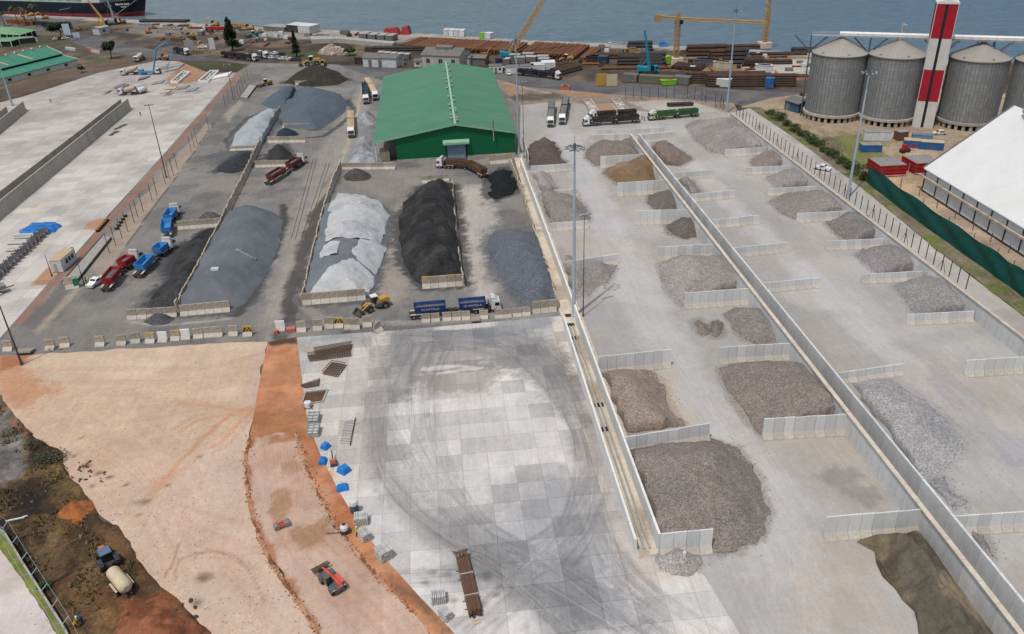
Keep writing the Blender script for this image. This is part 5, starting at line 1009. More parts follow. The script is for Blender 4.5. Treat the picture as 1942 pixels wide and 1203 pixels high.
def excavator(label, px, head, m, sc=1.0, reach=1.0):
    t = empty('excavator', G(*px), head, label, 'excavator'); t.scale = (sc*.78,)*3
    b = MB(); [b.prism([(-1.9, .35), (-1.6, 0), (1.6, 0), (1.9, .35), (1.6, .8), (-1.6, .8)], s*1.1-.28, s*1.1+.28, 'y') for s in (-1, 1)]; b.box(0, 0, .7, 1.6, 1.8, .4); b.build('track', m_bin, t)
    b = MB(); b.box(-.7, 0, 1.55, 3.0, 2.4, 1.1, t=.94); b.box(-1.8, 0, 1.5, .9, 2.5, 1.2); b.build('body', m, t); b = MB(); b.box(.7, .65, 2.3, 1.3, 1.0, 1.5, t=.88); b.build('cabin', m_glass, t)
    b = MB(); b.cyl((.8, -.3, 1.6), (2.8*reach, -.3, 4.2), .28, .24, n=4); b.cyl((2.8*reach, -.3, 4.2), (4.9*reach, -.3, 3.3), .24, .2, n=4); b.build('boom', m, t); b = MB(); b.cyl((4.9*reach, -.3, 3.4), (5.4*reach, -.3, .9), .2, .15, n=4); b.build('arm', m, t)
    b = MB(); b.prism([(5.3*reach, 1.0), (5.9*reach, .8), (5.7*reach, .1), (5.0*reach, .05), (4.9*reach, .6)], -.9, .3, 'y'); b.build('bucket', m_bin, t)
for l_, p_, h_, m_, sc in (('orange excavator digging left of the blue tarp row near the quay', (283, 64), 20, m_orange, 1.2), ('yellow excavator on the quay beyond the red tanker', (408, 50), 160, m_yell, 1.5), ('orange dump excavator on the dark bank by the red tanker', (362, 71), 190, m_yell, 1.3), ('yellow excavator beside the ship stern cranes', (232, 44), 170, m_yell, 1.3), ('orange excavator in front of the rusty steel pipes', (921, 107), 20, m_orange, 1.2), ('yellow piling machine on the quay near the casuarina tree', (474, 57), 170, m_yell, 1.5), ('small yellow excavator on the open quay apron', (359, 53), 190, m_yell, .9), ('yellow excavator on the ship berth road by the palms', (44, 40), 10, m_yell, 1.3), ('yellow loader crane at the far berth beside the ship', (86, 36), 200, m_yell, 1.4), ('yellow excavator on the ship berth below the gangway', (58, 31), 190, m_yell, 1.4), ('dark orange machine behind the green roofed hall', (150, 58), 10, m_orange, 1.1)): excavator(l_, p_, R(h_), m_, sc)
# concrete mixers and pump
def mixer(label, a, b_, group=None, drumm=None):
    A_, B_ = G(*a), G(*b_); t = empty('concrete_mixer', (0, 0, 0), 0, label, 'mixer truck', group); pose(t, A_, B_); cab(t, m_white, False); wheels(t, (-1.35, -2.9, -6.2, -7.5), 1.0, WH, .52)
    c = MB(); c.box(-5, 0, .95, 8.2, .9, .3); c.build('chassis', m_chas, t); d = MB(); d.X = Matrix.Translation((-2.7, 0, 2.0)) @ Matrix.Rotation(R(10), 4, 'Y'); d.lathe([(.3, 0), (1.0, -.5), (1.25, -2.0), (1.22, -3.2), (.7, -5.0), (.45, -5.3)], 18, axis='x'); d.build('drum', drumm or m_cream, t, True)
    c = MB(); c.prism([(-7.6, 2.6), (-8.4, 3.4), (-7.6, 3.4)], -.5, .5, 'y'); c.box(-8.3, 0, 1.7, .3, .5, 1.6); c.build('chute', m_chas, t); return t
mixer('mixer truck just left of the blue pump truck', (230, 144), (268, 141)); mixer('mixer truck standing alone in front of the dark slab trays', (226, 181), (258, 180)); mixer('mixer truck seen end on at the back edge of the pale yard', (258, 119), (274, 112))
t = empty('bulk_trailer', G(271, 177), R(60), 'white rounded bulk tank trailer right of the lone mixer truck', 'tank'); b = MB(); b.X = Matrix.Translation((0, 0, 1.6)); b.lathe([(.3, -2.6), (1.25, -2.2), (1.3, 1.8), (.4, 2.4)], 16, axis='x'); b.build('tank', m_white, t, True); wheels(t, (-1.2, .2), 1.0, WH, .52); b = MB(); b.box(0, 0, .9, 5, .9, .2); b.build('frame', m_chas, t)
A_, B_ = G(305, 141), G(266, 142); t = empty('concrete_pump_truck', (0, 0, 0), 0, 'bright blue concrete pump truck with a tall folded boom', 'pump truck'); pose(t, A_, B_); cab(t, m_white, False); wheels(t, (-1.35, -3.0, -7.5, -8.8), 1.0, WH, .52)
b = MB(); b.box(-6, 0, 1.2, 9, 2.3, .7); b.box(-9, 0, 1.8, 1.6, 1.6, 1.2); b.build('deck', m_sky, t); Yp = A_.y; inv = (Matrix.Translation(t.location) @ Matrix.Rotation(t.rotation_euler[2], 4, 'Z')).inverted(); bp = [inv @ atY(*p, Yp) for p in ((291, 134), (296, 93), (315, 80), (329, 102), (317, 126), (318, 138))]; b = MB()
for i, (p, q) in enumerate(zip(bp[:-1], bp[1:])): b.cyl(p, q, (.42, .34, .26, .2, .1)[i], (.38, .28, .22, .16, .1)[i], n=4)
b.build('boom', m_sky, t)
# foreground plant: telehandler, tractor with tanker
t = empty('telehandler', G(631, 1112)+Vector((0, 0, .2)), math.atan2(*(G(600, 1075)-G(648, 1128)).yx), 'red telehandler carrying timber bearers on the pink haul road', 'telehandler'); t.scale = (.82,)*3
b = MB(); b.prism([(2.3, .6), (2.3, 1.05), (.9, 1.2), (-2.2, 1.35), (-2.6, 1.2), (-2.6, .6)], -.85, .85, 'y'); b.build('chassis', m_gplant, t)
b = MB(); b.box(-.9, -1.0, 1.35, 2.4, .75, .75, t=.92); b.build('engine_cover', m_salm, t)
b = MB(); b.prism([(1.1, 1.0), (1.25, 1.6), (.75, 2.5), (-.55, 2.55), (-.8, 1.4), (-.7, 1.0)], .28, 1.2, 'y'); b.build('cab', m_glass, t); b = MB(); b.box(.1, .74, 2.56, 1.25, .86, .06); [b.box(.1, .74+s*.42, 2.58, 1.3, .05, .08) for s in (-1, 0, 1)]; b.build('roof_bars', m_gplant, t)
b = MB(); b.cyl((-2.35, -.25, 2.15), (2.0, -.25, 1.75), .27, .25, n=4); b.cyl((1.6, -.25, 1.79), (3.3, -.25, 1.35), .2, .18, n=4); b.box(-2.3, -.25, 1.75, .7, .75, .9, t=.9); b.build('boom', m_salm, t)
b = MB(); [b.box(-2.62, -.25, 1.5+i*.18, .05, .66, .07) for i in range(3)]; [b.box(-2.6, s*1.0, 1.45, .06, .5, .1) for s in (-1, 1)]; b.build('hazard_plate', m_white, t)
[MB().prism([(x-.75, 1.1), (x-.6, 1.42), (x+.6, 1.42), (x+.75, 1.1), (x+.7, 1.04), (x-.7, 1.04)], s*1.05-.3, s*1.05+.3, 'y').build('mudguard', m_gplant, t) for x in (1.55, -1.75) for s in (-1, 1)]
wheels(t, (1.55, -1.75), 1.08, wheel_me(.66, .5), .66); b = MB(); b.box(3.35, -.1, 1.0, .12, 1.3, .8); [b.box(3.95, s*.45-.1, .62, 1.3, .14, .07) for s in (-1, 1)]; b.build('fork', m_bin, t)
m_timb = mat('weathered_timber', S(112, 96, 84), rough=.9, var=.35, scale=1.5)
tm = empty('timber_load', t.location+Vector((0, 0, 0)), t.rotation_euler[2], 'weathered timber bearers lying across the telehandler forks', 'timber'); tm.scale = (.82,)*3
for i in range(8): b = MB(); b.box(0, 0, 0, .16, 2.9+random.uniform(-.5, .3), .16); o = b.build('bearer', m_timb, tm); o.location = (3.42+(i % 5)*.3, -.1+random.uniform(-.35, .35), .78+.17*(i//5)); o.rotation_euler = (0, 0, random.uniform(-.06, .06))
# tractor + tanker
a_ = G(206, 1070); c_ = G(232, 1116); hd = math.atan2(a_.y-c_.y, a_.x-c_.x); t = empty('farm_tractor', a_+Vector((0, 0, .2)), hd, 'orange farm tractor with a blue grey cab roof on the waste ground', 'tractor'); t.scale = (1.0,)*3
b = MB(); b.prism([(2.4, .9), (2.4, 1.5), (.6, 1.75), (.6, .9)], -.4, .4, 'y'); b.build('hood', m_orange, t); b = MB(); b.box(.2, 0, .85, 4.2, .5, .4); b.box(-1.3, 0, .8, .6, 1.4, .4); b.build('chassis', m_chas, t)
b = MB(); b.box(-.35, 0, 1.85, 1.45, 1.4, 1.3, t=.9); b.build('cab', m_glass, t); b = MB(); b.box(-.3, 0, 2.58, 1.65, 1.6, .16, t=.92); b.build('cab_roof', mat('slate_blue_roof', S(104, 122, 146)), t)
m_sg = mat('slate_grey_guard', S(66, 74, 86)); [MB().prism([(-1.9, 1.3), (-1.5, 1.75), (-.6, 1.8), (-.3, 1.5), (-.4, 1.45), (-.7, 1.7), (-1.45, 1.65), (-1.8, 1.25)], s*1.05-.3, s*1.05+.3, 'y').build('mudguard', m_sg, t) for s in (-1, 1)]
wheels(t, (-1.05,), 1.08, wheel_me(.88, .62), .88); wheels(t, (1.6,), .95, wheel_me(.58, .42), .58)
t = empty('tanker_trailer', c_+Vector((0, 0, .2)), hd+R(6), 'beige slurry tanker trailer hitched to the farm tractor', 'tank trailer'); t.scale = (.86,)*3; m_tank = mat('beige_tank_paint', S(206, 190, 160), rough=.6, var=.1, dirt=S(150, 132, 104), dirtamt=.4)
b = MB(); b.X = Matrix.Translation((0, 0, 1.75)); b.lathe([(.05, 2.75), (.7, 2.7), (1.02, 2.4), (1.08, 2.2), (1.08, -2.3), (1.02, -2.45), (.75, -2.6), (.7, -2.7), (.05, -2.75)], 28, axis='x'); b.build('tank', m_tank, t, True); b = MB(); b.X = Matrix.Translation((0, 0, 1.75)); b.lathe([(.55, -2.66), (.62, -2.75), (.62, -2.85), (.5, -2.9), (.02, -2.9)], 18, axis='x'); b.build('manhole_lid', mat('pale_lid', S(190, 180, 150)), t)
b = MB(); b.box(.2, 0, .7, 5.4, .9, .2); b.box(3.4, 0, .65, 1.6, .2, .18); b.cyl((-2.5, .4, .6), (-3.1, .4, .5), .12); b.cyl((-2.5, -.4, .6), (-3.1, -.4, .55), .12); b.build('frame', m_chas, t); b = MB(); [MB().box(-.6, s*1.32, 1.28, 2.6, .35, .08).build('mudguard', m_tank, t) for s in (-1, 1)]; wheels(t, (-.1, -1.3), 1.25, wheel_me(.5, .35), .5)
b = MB(); b.cyl((1.2, -1.35, 1.2), (-1.6, -1.35, 1.2), .1); b.build('hose', m_alu, t)
# small plant on the haul road and slab
def small(name, label, cat, px, head, parts):
    t = empty(name, G(*px)+Vector((0, 0, .18)), head, label, cat)
    for n_, m_, f in parts: b = MB(); f(b); b.build(n_, m_, t)
    return t
m_pink = paint_m('faded_pink_paint', 206, 122, 108)
def fb(b): b.box(0, 0, .55, 1.5, .9, .5); b.box(-.3, 0, 1.0, .7, .7, .5)
def fr(b): [b.cyl((x, -.55, .42), (x, .55, .42), .42, n=14) for x in (-.8, .8)]
small('trench_roller', 'small pink trench roller parked by the orange soil ridge', 'roller', (536, 1001), .4, (('body', m_pink, fb), ('drum', m_rim, fr)))
def fm(b): b.lathe([(.3, .5), (.6, .8), (.6, 1.3), (.3, 1.7)], 14)
def ff(b): b.box(0, 0, .35, 1.4, .7, .2); b.cyl((-.7, 0, .3), (-2.6, .3, .2), .06, n=5); b.box(.5, 0, .6, .4, .5, .6); b.cyl((0, -.5, .3), (0, .5, .3), .3, n=12)
small('site_mixer', 'white drum mixer with a long drawbar at the edge of the red cut', 'mixer', (655, 1013), .1, (('drum', m_white, fm), ('frame', m_chas, ff)))
def fa(b): b.box(0, 0, .5, 1.3, .9, .35); b.box(-.4, .0, .95, .5, .8, .6)
def fc(b): b.cyl((.2, 0, .8), (1.9, 0, 1.3), .1, n=6); [b.cyl((x, -.55, .3), (x, .55, .3), .3, n=12) for x in (-.5, .5)]
small('skid_machine', 'small pink site machine with a raised arm next to a blue tarp', 'machine', (633, 882), R(100), (('body', m_pink, fa), ('arm', m_bin, fc)))
def ft(b): b.lathe([(.05, 1.15), (.6, 1.1), (.62, .15), (.05, .1)], 16)
def fp(b): b.box(0, 0, .08, 1.4, 1.0, .14); b.cyl((.2, -.2, 1.0), (.8, -.8, .2), .09, n=6)
small('water_drum', 'white round water drum beside the dark pit', 'drum', (585, 774), 0, (('drum', m_white, ft), ('stand', m_chas, fp)))
# ================================================================== BUILDINGS
def corr(name, col, axis=0, pitch=.9, amt=.09, **k):   # profiled sheet metal: ribs as bump plus seams
    m = mat(name, col, **k); nt = m.node_tree; p = [n for n in nt.nodes if n.type == 'BSDF_PRINCIPLED'][0]
    tc = nd(nt, 'TexCoord').outputs['Object']; w = nd(nt, 'TexWave', bands_direction='XYZ'[axis]); w.inputs['Scale'].default_value = 1/pitch*.314*1.0; nt.links.new(tc, w.inputs[0])
    b = nd(nt, 'Bump'); b.inputs['Strength'].default_value = .6; b.inputs['Distance'].default_value = .1; nt.links.new(w.outputs[1], b.inputs['Height']); nt.links.new(b.outputs[0], p.inputs['Normal']); return m
m_groof = corr('green_roof_sheet', S(72, 128, 98), 1, 1.0, rough=.5, var=.14, scale=.25, dirt=S(112, 144, 124), dirtamt=.5, stretch=(.25, 1, 1))
m_gwall = corr('green_wall_sheet', S(6, 104, 66), 0, .8, rough=.5, var=.08, scale=.2)
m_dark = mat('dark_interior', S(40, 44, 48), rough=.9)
m_gtrim = mat('pale_green_trim', S(150, 196, 166), rough=.5)
m_cladw = mat('white_plaster', S(214, 216, 216), rough=.8, var=.14, dirt=S(150, 140, 128), dirtamt=.45)
m_groofA = mat('grey_roof_sheet', S(124, 122, 120), rough=.8, var=.25, dirt=S(96, 88, 80), dirtamt=.5)
m_curt = mat('grey_door_curtain', S(126, 146, 166), rough=.7, var=.2, scale=.8)
Yf, Yb = 263.0, 357.5; XL, XR, XE, XA = -13.6, 25.2, -20.8, 6.0; ZA, ZR, ZL = 11.7, 7.9, 7.2
t = empty('warehouse', (0, 0, 0), 0, 'big green gable roofed warehouse with a curtained door in its front', 'warehouse')
b = MB(); fr = [(XL, .9), (XR, .9), (XR, ZR-.15), (XA, ZA-.2), (XL, ZL+(ZA-ZL)*(XL-XE)/(XA-XE)-.2)]
b.prism(fr, Yf, Yf+.3, 'y'); b.b0(XR-.3, XR, Yf+.3, Yb, .9, ZR-.2); b.prism(fr, Yb-.3, Yb, 'y'); b.build('wall', m_gwall, t)
b = MB(); b.b0(XL-.05, XR+.05, Yf-.05, Yf+.35, .08, .9); b.b0(XR-.3, XR+.05, Yf+.35, Yb, .08, .9); b.build('plinth', m_conc0, t)
b = MB(); 
for (xa, za, xb, zb) in ((XE, ZL, XA, ZA), (XA, ZA, XR+.5, ZR-.1)): b.add([(xa, Yf-.7, za), (xb, Yf-.7, zb), (xb, Yb+.5, zb), (xa, Yb+.5, za), (xa, Yf-.7, za-.22), (xb, Yf-.7, zb-.22), (xb, Yb+.5, zb-.22), (xa, Yb+.5, za-.22)], [(0, 1, 2, 3), (7, 6, 5, 4), (0, 4, 5, 1), (3, 2, 6, 7), (0, 3, 7, 4), (1, 5, 6, 2)])
rf = b.build('roof', m_groof, t)
b = MB(); b.b0(XA-.35, XA+.35, Yf-.75, Yb+.5, ZA+.02, ZA+.12); b.build('ridge_cap', m_gtrim, rf)
b = MB(); [b.add([(xa, Yf-.78, za+.02), (xb, Yf-.78, zb+.02), (xb, Yf-.78, zb-.4), (xa, Yf-.78, za-.4), (xa, Yf-.7, za+.02), (xb, Yf-.7, zb+.02), (xb, Yf-.7, zb-.4), (xa, Yf-.7, za-.4)], [(0, 3, 2, 1), (0, 1, 5, 4), (3, 7, 6, 2)]) for (xa, za, xb, zb) in ((XE, ZL, XA, ZA), (XA, ZA, XR+.5, ZR-.1))]; b.build('barge_board', m_gtrim, rf)
vm = None
for i, f in enumerate((.03, .06, .10, .15, .18, .24, .30, .36, .50, .53, .60, .66, .70, .82, .86, .92)):
    for s in ((-1, 1) if i % 3 == 1 else ((-1,) if i % 3 else (1,))):
        if vm is None:
            b = MB(); b.lathe([(.22, 0), (.22, .35), (.42, .45), (.46, .7), (.28, .95), (.02, 1.0)], 12); o = b.build('roof_vent', m_alu, rf, True); vm = o.data
        else: o = link('roof_vent', vm, rf)
        o.location = (XA+s*.95, Yf+f*(Yb-Yf), ZA-.22)
b = MB(); b.b0(2.5, 9.4, Yf-.06, Yf-.02, .1, 4.9); d = b.build('door', m_dark, t); b = MB()
n = 10
for i in range(n): x0, x1 = 2.9+i*.6, 2.9+(i+1)*.6; b.add([(x0, Yf-.35-.1*(i % 2), .15), (x1, Yf-.35-.1*((i+1) % 2), .15), (x1, Yf-.12, 4.8), (x0, Yf-.12, 4.8)], [(0, 1, 2, 3)])
b.build('curtain', m_curt, d); b = MB(); b.add([(1.6, Yf-.05, 6.5), (10.2, Yf-.05, 6.5), (10.2, Yf-1.6, 5.9), (1.6, Yf-1.6, 5.9), (1.6, Yf-1.6, 5.2), (10.2, Yf-1.6, 5.2), (1.6, Yf-.05, 5.6), (10.2, Yf-.05, 5.6)], [(0, 3, 2, 1), (3, 4, 5, 2), (4, 6, 7, 5), (0, 6, 4, 3), (1, 2, 5, 7)]); b.build('door_canopy', m_gtrim, t)
b = MB(); b.cyl((18.2, Yf-.95, 5.6), (18.2, Yf-.95, 9.6), .16); b.build('flue_pipe', m_alu, t); b = MB(); b.cyl((18.2, Yf-.95, 9.6), (18.2, Yf-.95, 12.3), .15); b.build('flue_top', paint_m('rust_red_paint', 150, 70, 60), t)
[MB().cyl((XE+.5, Yf+2+i*11.7, 0), (XE+.5, Yf+2+i*11.7, ZL-.2), .16, n=6).build('eave_post', m_wallw, t) for i in range(9)]
b = MB(); b.b0(XL-.2, XL, Yf+10, Yb, .1, ZL+.5); b.build('inner_wall', m_dark, t)  # wall coloured dark to paint in the shade under the open side bay
b = MB(); b.b0(XL-5.6, XL-2.4, Yf+2, Yf+6.5, .1, 3.2); tag(b.build('storage_box', mat('sandy_box', S(196, 180, 152))), 'sandy box shed under the open side eave of the green warehouse', 'shed')
# generic gabled shed: A->B front base line, depth away from camera
def shed(name, label, A, Bp, depth, h, rh, wallm, roofm, cat='building', nwin=0, door=0, over=.4, monitor=False, winm=None):
    A, Bp = Vector((A[0], A[1], 0)), Vector((Bp[0], Bp[1], 0)); d = Bp-A; L = d.length; t = empty(name, A, math.atan2(d.y, d.x), label, cat); D = depth
    b = MB(); b.b0(0, L, 0, D, 0, h)
    for x in (0, L): b.add([(x, 0, h), (x, D, h), (x, D/2, h+rh-.05)], [(0, 1, 2) if x else (2, 1, 0)])
    b.build('wall', wallm, t); b = MB(); o = over
    for y0, y1, z0, z1 in ((-o, D/2, h-o*rh/(D/2)+.02, h+rh), (D/2, D+o, h+rh, h-o*rh/(D/2)+.02)): b.add([(-o, y0, z0), (L+o, y0, z0), (L+o, y1, z1), (-o, y1, z1), (-o, y0, z0+.15), (L+o, y0, z0+.15), (L+o, y1, z1+.15), (-o, y1, z1+.15)], [(3, 2, 1, 0), (4, 5, 6, 7), (0, 1, 5, 4), (2, 3, 7, 6), (1, 2, 6, 5), (3, 0, 4, 7)])
    r = b.build('roof', roofm, t)
    if monitor: b = MB(); b.prism([(D*.35, h+rh-.4), (D*.35, h+rh+.6), (D*.5, h+rh+1.2), (D*.65, h+rh+.6), (D*.65, h+rh-.4)], L*.28, L*.72, 'x'); b.build('roof_monitor', m_groofA, r)
    for i in range(nwin): b = MB(); x = L*(i+.5)/nwin; b.b0(x-.9, x+.9, -.06, .02, h*.35, h*.72, 1); b.b0(x-1.0, x+1.0, -.09, -.06, h*.30, h*.35, 0); b.b0(x-.04, x+.04, -.09, -.06, h*.35, h*.72, 0); b.build('window', [m_cladw, winm or m_glass], t)
    for i in range(door): b = MB(); x = L*(.22+.3*i); b.b0(x-.9, x+.9, -.08, .02, 0, h*.8); b.build('door', m_cgrey if False else m_groofA, t)
    return t
shed('store_building', 'low white building with a grey roof and two grey doors behind the earth cone', G(689, 127), G(752, 129), 9, 4.4, 1.0, m_cladw, m_groofA, nwin=0, door=2)
shed('annex_building', 'small white annex joined to the right of the low white building', G(747, 127), G(766, 124), 6, 3.4, .5, m_cladw, m_groofA)
shed('old_workshop', 'old grey roofed workshop with a raised roof monitor behind the green warehouse', G(801, 128), G(872, 131), 14, 5.8, 2.4, mat('stained_plaster', S(196, 190, 184), var=.25, dirt=S(120, 112, 104), dirtamt=.6), m_groofA, nwin=3, monitor=True)
shed('lean_shed', 'small dark open shed right of the old workshop', G(884, 123), G(920, 124), 7, 3.2, .8, m_groofA, m_groofA); shed('white_hut', 'little white hut between the workshop and the dark open shed', G(874, 124), G(890, 125), 5, 3.6, .4, m_cladw, m_groofA)
shed('yard_hut', 'small white hut left of the old workshop by the grass', G(786, 127), G(800, 127), 4, 2.8, .5, m_cladw, m_groofA, nwin=1)
shed('gate_hut', 'small white hut with a grey roof below the yellow mobile crane', G(190, 67), G(209, 63), 6, 4.0, .5, m_cladw, m_alu, nwin=1)
# left green roofed hall with clerestory
A_, B_ = G(17, 158), G(148.7, 123.2); d = (B_-A_).normalized(); A_ = A_-d*26; nrm = Vector((-d.y, d.x, 0)); L = (B_-A_).length
dep = lambda px, py, z: (G(px, py, z)-A_).dot(nrm)
D1 = max(2, dep(131, 102, 4.3)); D2 = dep(105, 84, 8.4); t = empty('green_hall', A_, math.atan2(d.y, d.x), 'long white hall with a stepped turquoise green roof at the left', 'hall')
m_tq = corr('turquoise_roof_sheet', S(66, 142, 116), 0, 1.0, rough=.55, var=.14, scale=.3, dirt=S(110, 160, 130), dirtamt=.5)
b = MB(); b.b0(0, L, 0, D2*2-D1*0, 0, 2.9); b.build('wall', m_cladw, t)
b = MB(); sl = lambda y0, z0, y1, z1: b.add([(-.5, y0, z0), (L+.4, y0, z0), (L+.4, y1, z1), (-.5, y1, z1), (-.5, y0, z0-.2), (L+.4, y0, z0-.2), (L+.4, y1, z1-.2), (-.5, y1, z1-.2)], [(0, 1, 2, 3), (7, 6, 5, 4), (0, 4, 5, 1), (1, 5, 6, 2), (2, 6, 7, 3), (3, 7, 4, 0)])
sl(-.5, 3.0, D1, 4.2); sl(D1-.5, 5.2, D2, 8.4); sl(D2, 8.4, D2*2-D1+.5, 5.2); rf = b.build('roof', m_tq, t)
b = MB(); b.b0(.2, L-.2, D1+.2, D1+.5, 2.9, 5.2); b.build('clerestory', m_dark, t)
b = MB(); b.add([(L, 0, 2.9), (L, D1, 4.0), (L, D1, 5.0), (L, D2, 8.2), (L, D2*2-D1, 5.0), (L, D2*2-D1, 2.9)], [(0, 1, 2, 3, 4, 5)]); b.build('gable', m_cladw, t)
b = MB(); b.cyl((L+.35, -.5, 3.1), (L+.35, D1, 4.3), .14, n=5); b.cyl((L+.35, D1-.5, 5.3), (L+.35, D2, 8.5), .14, n=5); b.build('verge_trim', m_white, rf)
for x in np.arange(4, L, 11): b = MB(); b.b0(x, x+1.9, -.08, .02, .9, 2.1, 1); b.b0(x-.15, x+2.05, -.12, -.08, .75, .9); b.build('window', [m_cladw, m_glass], t)
vm = None
for i in range(13):
    if vm is None: b = MB(); b.lathe([(.3, 0), (.5, .3), (.5, .7), (.1, .95)], 8); o = b.build('roof_vent', m_white, rf); vm = o.data
    else: o = link('roof_vent', vm, rf)
    o.location = (L*(i+.6)/13.3, D2, 8.35)
for i in range(4): b = MB(); x = 8+i*14; b.add([(x, D1+1.0, 5.78), (x+1.2, D1+1.0, 5.78), (x-.6, D2-1.5, 7.95), (x-1.8, D2-1.5, 7.95)], [(0, 1, 2, 3)]); b.build('skylight', m_tarp, rf)
# two light green roofed pavilions
m_lg = corr('light_green_roof', S(116, 160, 116), 0, 1.0, rough=.6, var=.15)
def pavilion(label, pts, h, rise):
    c = sum((G(*p, h) for p in pts), Vector())/len(pts); t = empty('pavilion', Vector((c.x, c.y, 0)), 0, label, 'building'); P_ = [G(*p, h)-Vector((c.x, c.y, 0)) for p in pts]; n = len(P_)
    b = MB(); b.add([*P_, *(p*.35+Vector((0, 0, h*.65+rise)) for p in P_)], [(i, (i+1) % n, n+(i+1) % n, n+i) for i in range(n)]+[tuple(range(n, 2*n))]); b.build('roof', m_lg, t)
    b = MB(); Q = [p*.94 for p in P_]; b.add([*(Vector((q.x, q.y, 0)) for q in Q), *(Vector((q.x, q.y, h-.1)) for q in Q)], [(i, (i+1) % n, n+(i+1) % n, n+i) for i in range(n)]); b.build('wall', m_dark, t)
    b = MB()
    for a, c2 in zip(P_, P_[1:]+P_[:1]):
        k = max(1, int((c2-a).length/5)); [b.cyl((*a.lerp(c2, i/k)[:2], 0), (*a.lerp(c2, i/k)[:2], h), .22, n=5) for i in range(k)]
    b.build('column', m_wallw, t)
pavilion('light green roofed pavilion behind the palms at the left edge', [(-60, 62), (37, 67), (70, 57), (-10, 52)], 3.6, 2.0); pavilion('small light green roofed pavilion at the left edge in front of the larger one', [(-40, 80), (20, 79), (35, 74), (68, 71), (60, 69), (-30, 75)], 3.0, .8)
# silos
m_corr = mat('galvanised_sheet', S(134, 136, 138), rough=.6, metal=.1, var=.14, scale=.5, dirt=S(90, 84, 78), dirtamt=.3); m_cone = mat('dusty_silo_roof', S(164, 158, 150), rough=.75, var=.08, scale=.4); m_ringc = mat('silo_ring_concrete', S(182, 172, 158), rough=.85, var=.15, dirt=S(130, 112, 92))
def silo_mat():
    m, nt, p = start('silo_wall_sheet'); tc = nd(nt, 'TexCoord').outputs['Object']; s = nd(nt, 'SeparateXYZ'); nt.links.new(tc, s.inputs[0])
    ang = mathn(nt, 'ARCTAN2', s.outputs[1], s.outputs[0]); cv = nd(nt, 'CombineXYZ'); nt.links.new(mathn(nt, 'MULTIPLY', ang, 30/PI/2*1.6), cv.inputs[0]); nt.links.new(s.outputs[2], cv.inputs[1])
    br = nd(nt, 'TexBrick', offset=.5); br.inputs['Scale'].default_value = 1; br.inputs['Brick Width'].default_value = 1.0; br.inputs['Row Height'].default_value = 1.12; br.inputs['Mortar Size'].default_value = .035; br.inputs['Mortar Smooth'].default_value = .4
    br.inputs['Color1'].default_value = (*S(140, 142, 142), 1); br.inputs['Color2'].default_value = (*S(158, 160, 159), 1); br.inputs['Mortar'].default_value = (*S(110, 112, 113), 1); nt.links.new(cv.outputs[0], br.inputs[0])
    mp = nd(nt, 'Mapping'); mp.inputs['Scale'].default_value = (1, 1, .06); nt.links.new(tc, mp.inputs[0]); f = rng(nt, noise(nt, mp.outputs[0], 1.4, 5, .7), .3, .7, .8, 1.12); cc = nd(nt, 'CombineColor'); [nt.links.new(f, cc.inputs[i]) for i in range(3)]
    nt.links.new(mixc(nt, 'MULTIPLY', 1.0, br.outputs[0], cc.outputs[0]), p.inputs['Base Color']); p.inputs['Roughness'].default_value = .55; p.inputs['Metallic'].default_value = .15
    w = nd(nt, 'TexWave', bands_direction='Z'); w.inputs['Scale'].default_value = 2.4; nt.links.new(tc, w.inputs[0]); bm = nd(nt, 'Bump'); bm.inputs['Strength'].default_value = .5; bm.inputs['Distance'].default_value = .06; nt.links.new(w.outputs[1], bm.inputs['Height']); nt.links.new(bm.outputs[0], p.inputs['Normal']); return m
m_silo = silo_mat(); SIL = []
